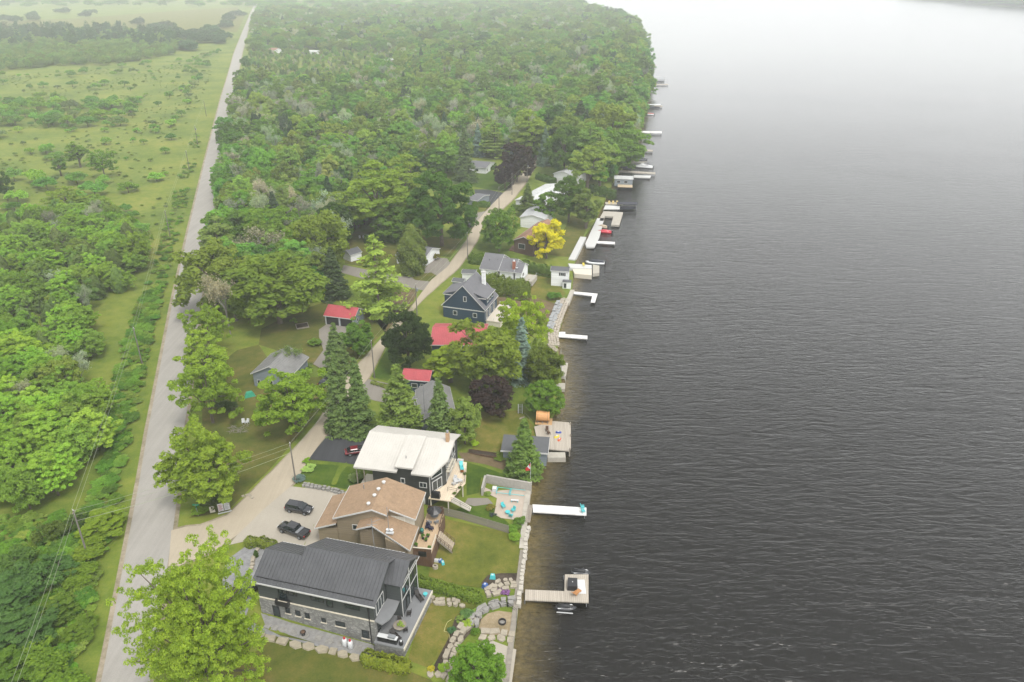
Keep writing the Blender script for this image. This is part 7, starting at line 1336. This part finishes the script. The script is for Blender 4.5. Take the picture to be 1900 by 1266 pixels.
MB().box(-1.1, -.3, 0, 1.15, -.12, .14).build('base_rail', M_plast, t)
t = thing('number_sign', at(395, 952), math.radians(20), 'cream house number board standing left of the realty sign', 'sign'); MB().box(-.42, 0, .1, .42, .07, 1.35).build('board', M_cream, t); text('5', .95, (0, -.01, .75), M_ink, t); MB().box(-.05, .08, -.2, .05, .16, 1.2).build('post', M_wood, t)
t = thing('street_sign', at(368, 958), 0, 'green street name sign at the road junction', 'sign'); MB().tube((0, 0, 0), (0, 0, 2.6), .05).build('post', M_grey, t); MB().box(-.55, -.02, 2.3, .55, .02, 2.6).build('blade', mat('sign_green', (0.01, 0.2, 0.09), .5), t); MB().box(.06, -.45, 2.0, .1, .45, 2.28).build('cross_blade', MATS['sign_green'], t)
t = thing('steel_gate', at(905, 1120), math.radians(-12), 'black metal gate and railing above the stone steps', 'gate'); rail(t, [(0, 0, 0), (3.2, 0, -.3), (4.6, -.6, -.6), (5.2, -3.2, -.8)], 1.1, M_black, 'bars', 1, .9); MB().box(3.1, -.06, -.3, 3.25, .06, .95).build('gate_post', M_black, t)
t = thing('purple_flower_bed', at(925, 1098), -.2, 'purple ground flowers beside the stone steps', 'flowers'); 
rs_ = np.random.default_rng(3); P_ = rs_.uniform([-1.6, -.5, .02], [1.8, .6, .2], (500, 3)); me = leaf_mesh('blossoms', P_, nrm(rs_.normal(0, .4, (500, 3)) + np.array([0, 0, 1])), .1, rs_, mat('purple_petals', (0.22, 0.09, 0.26), .8, .3)); link(bpy.data.objects.new('blossoms', me), t); MB().prism([(-1.7, -.6), (1.8, -.5), (1.7, .6), (-1.5, .7)], -.1, .04).build('soil', M_mulch, t)
for i, (px, py, m, l) in enumerate(((914, 1073, M_teal, 'pale green bucket chair on the mulch bed edge'), (900, 1090, MATS['blue_plastic'], 'blue tarp bundle at the corner of the mulch bed'))): t = thing('garden_item', at(px, py), i, l, 'container'); MB().prism([(-.5, -.35), (.5, -.4), (.45, .4), (-.4, .45)], 0, .7, .3).build('body', m, t); MB().box(-.15, -.1, .7, .15, .1, .78).build('top', M_plast, t)
# ------------------------------------------------------------------ haze: thin smoky air round the whole place
hz = MB().box(-4400, -80, WL - 3, 6800, 6300, HC + 6).build('haze', None)
hm = bpy.data.materials.new('haze'); hm.use_nodes = True; hn = hm.node_tree.nodes; hn.clear()
ho = hn.new('ShaderNodeOutputMaterial'); pv = hn.new('ShaderNodeVolumePrincipled'); pv.inputs['Density'].default_value = 0.00028
pv.inputs['Color'].default_value = (0.95, 0.98, 0.995, 1); pv.inputs['Anisotropy'].default_value = 0.3
hm.node_tree.links.new(pv.outputs[0], ho.inputs['Volume']); hz.data.materials.append(hm); tag(hz, kind='stuff')
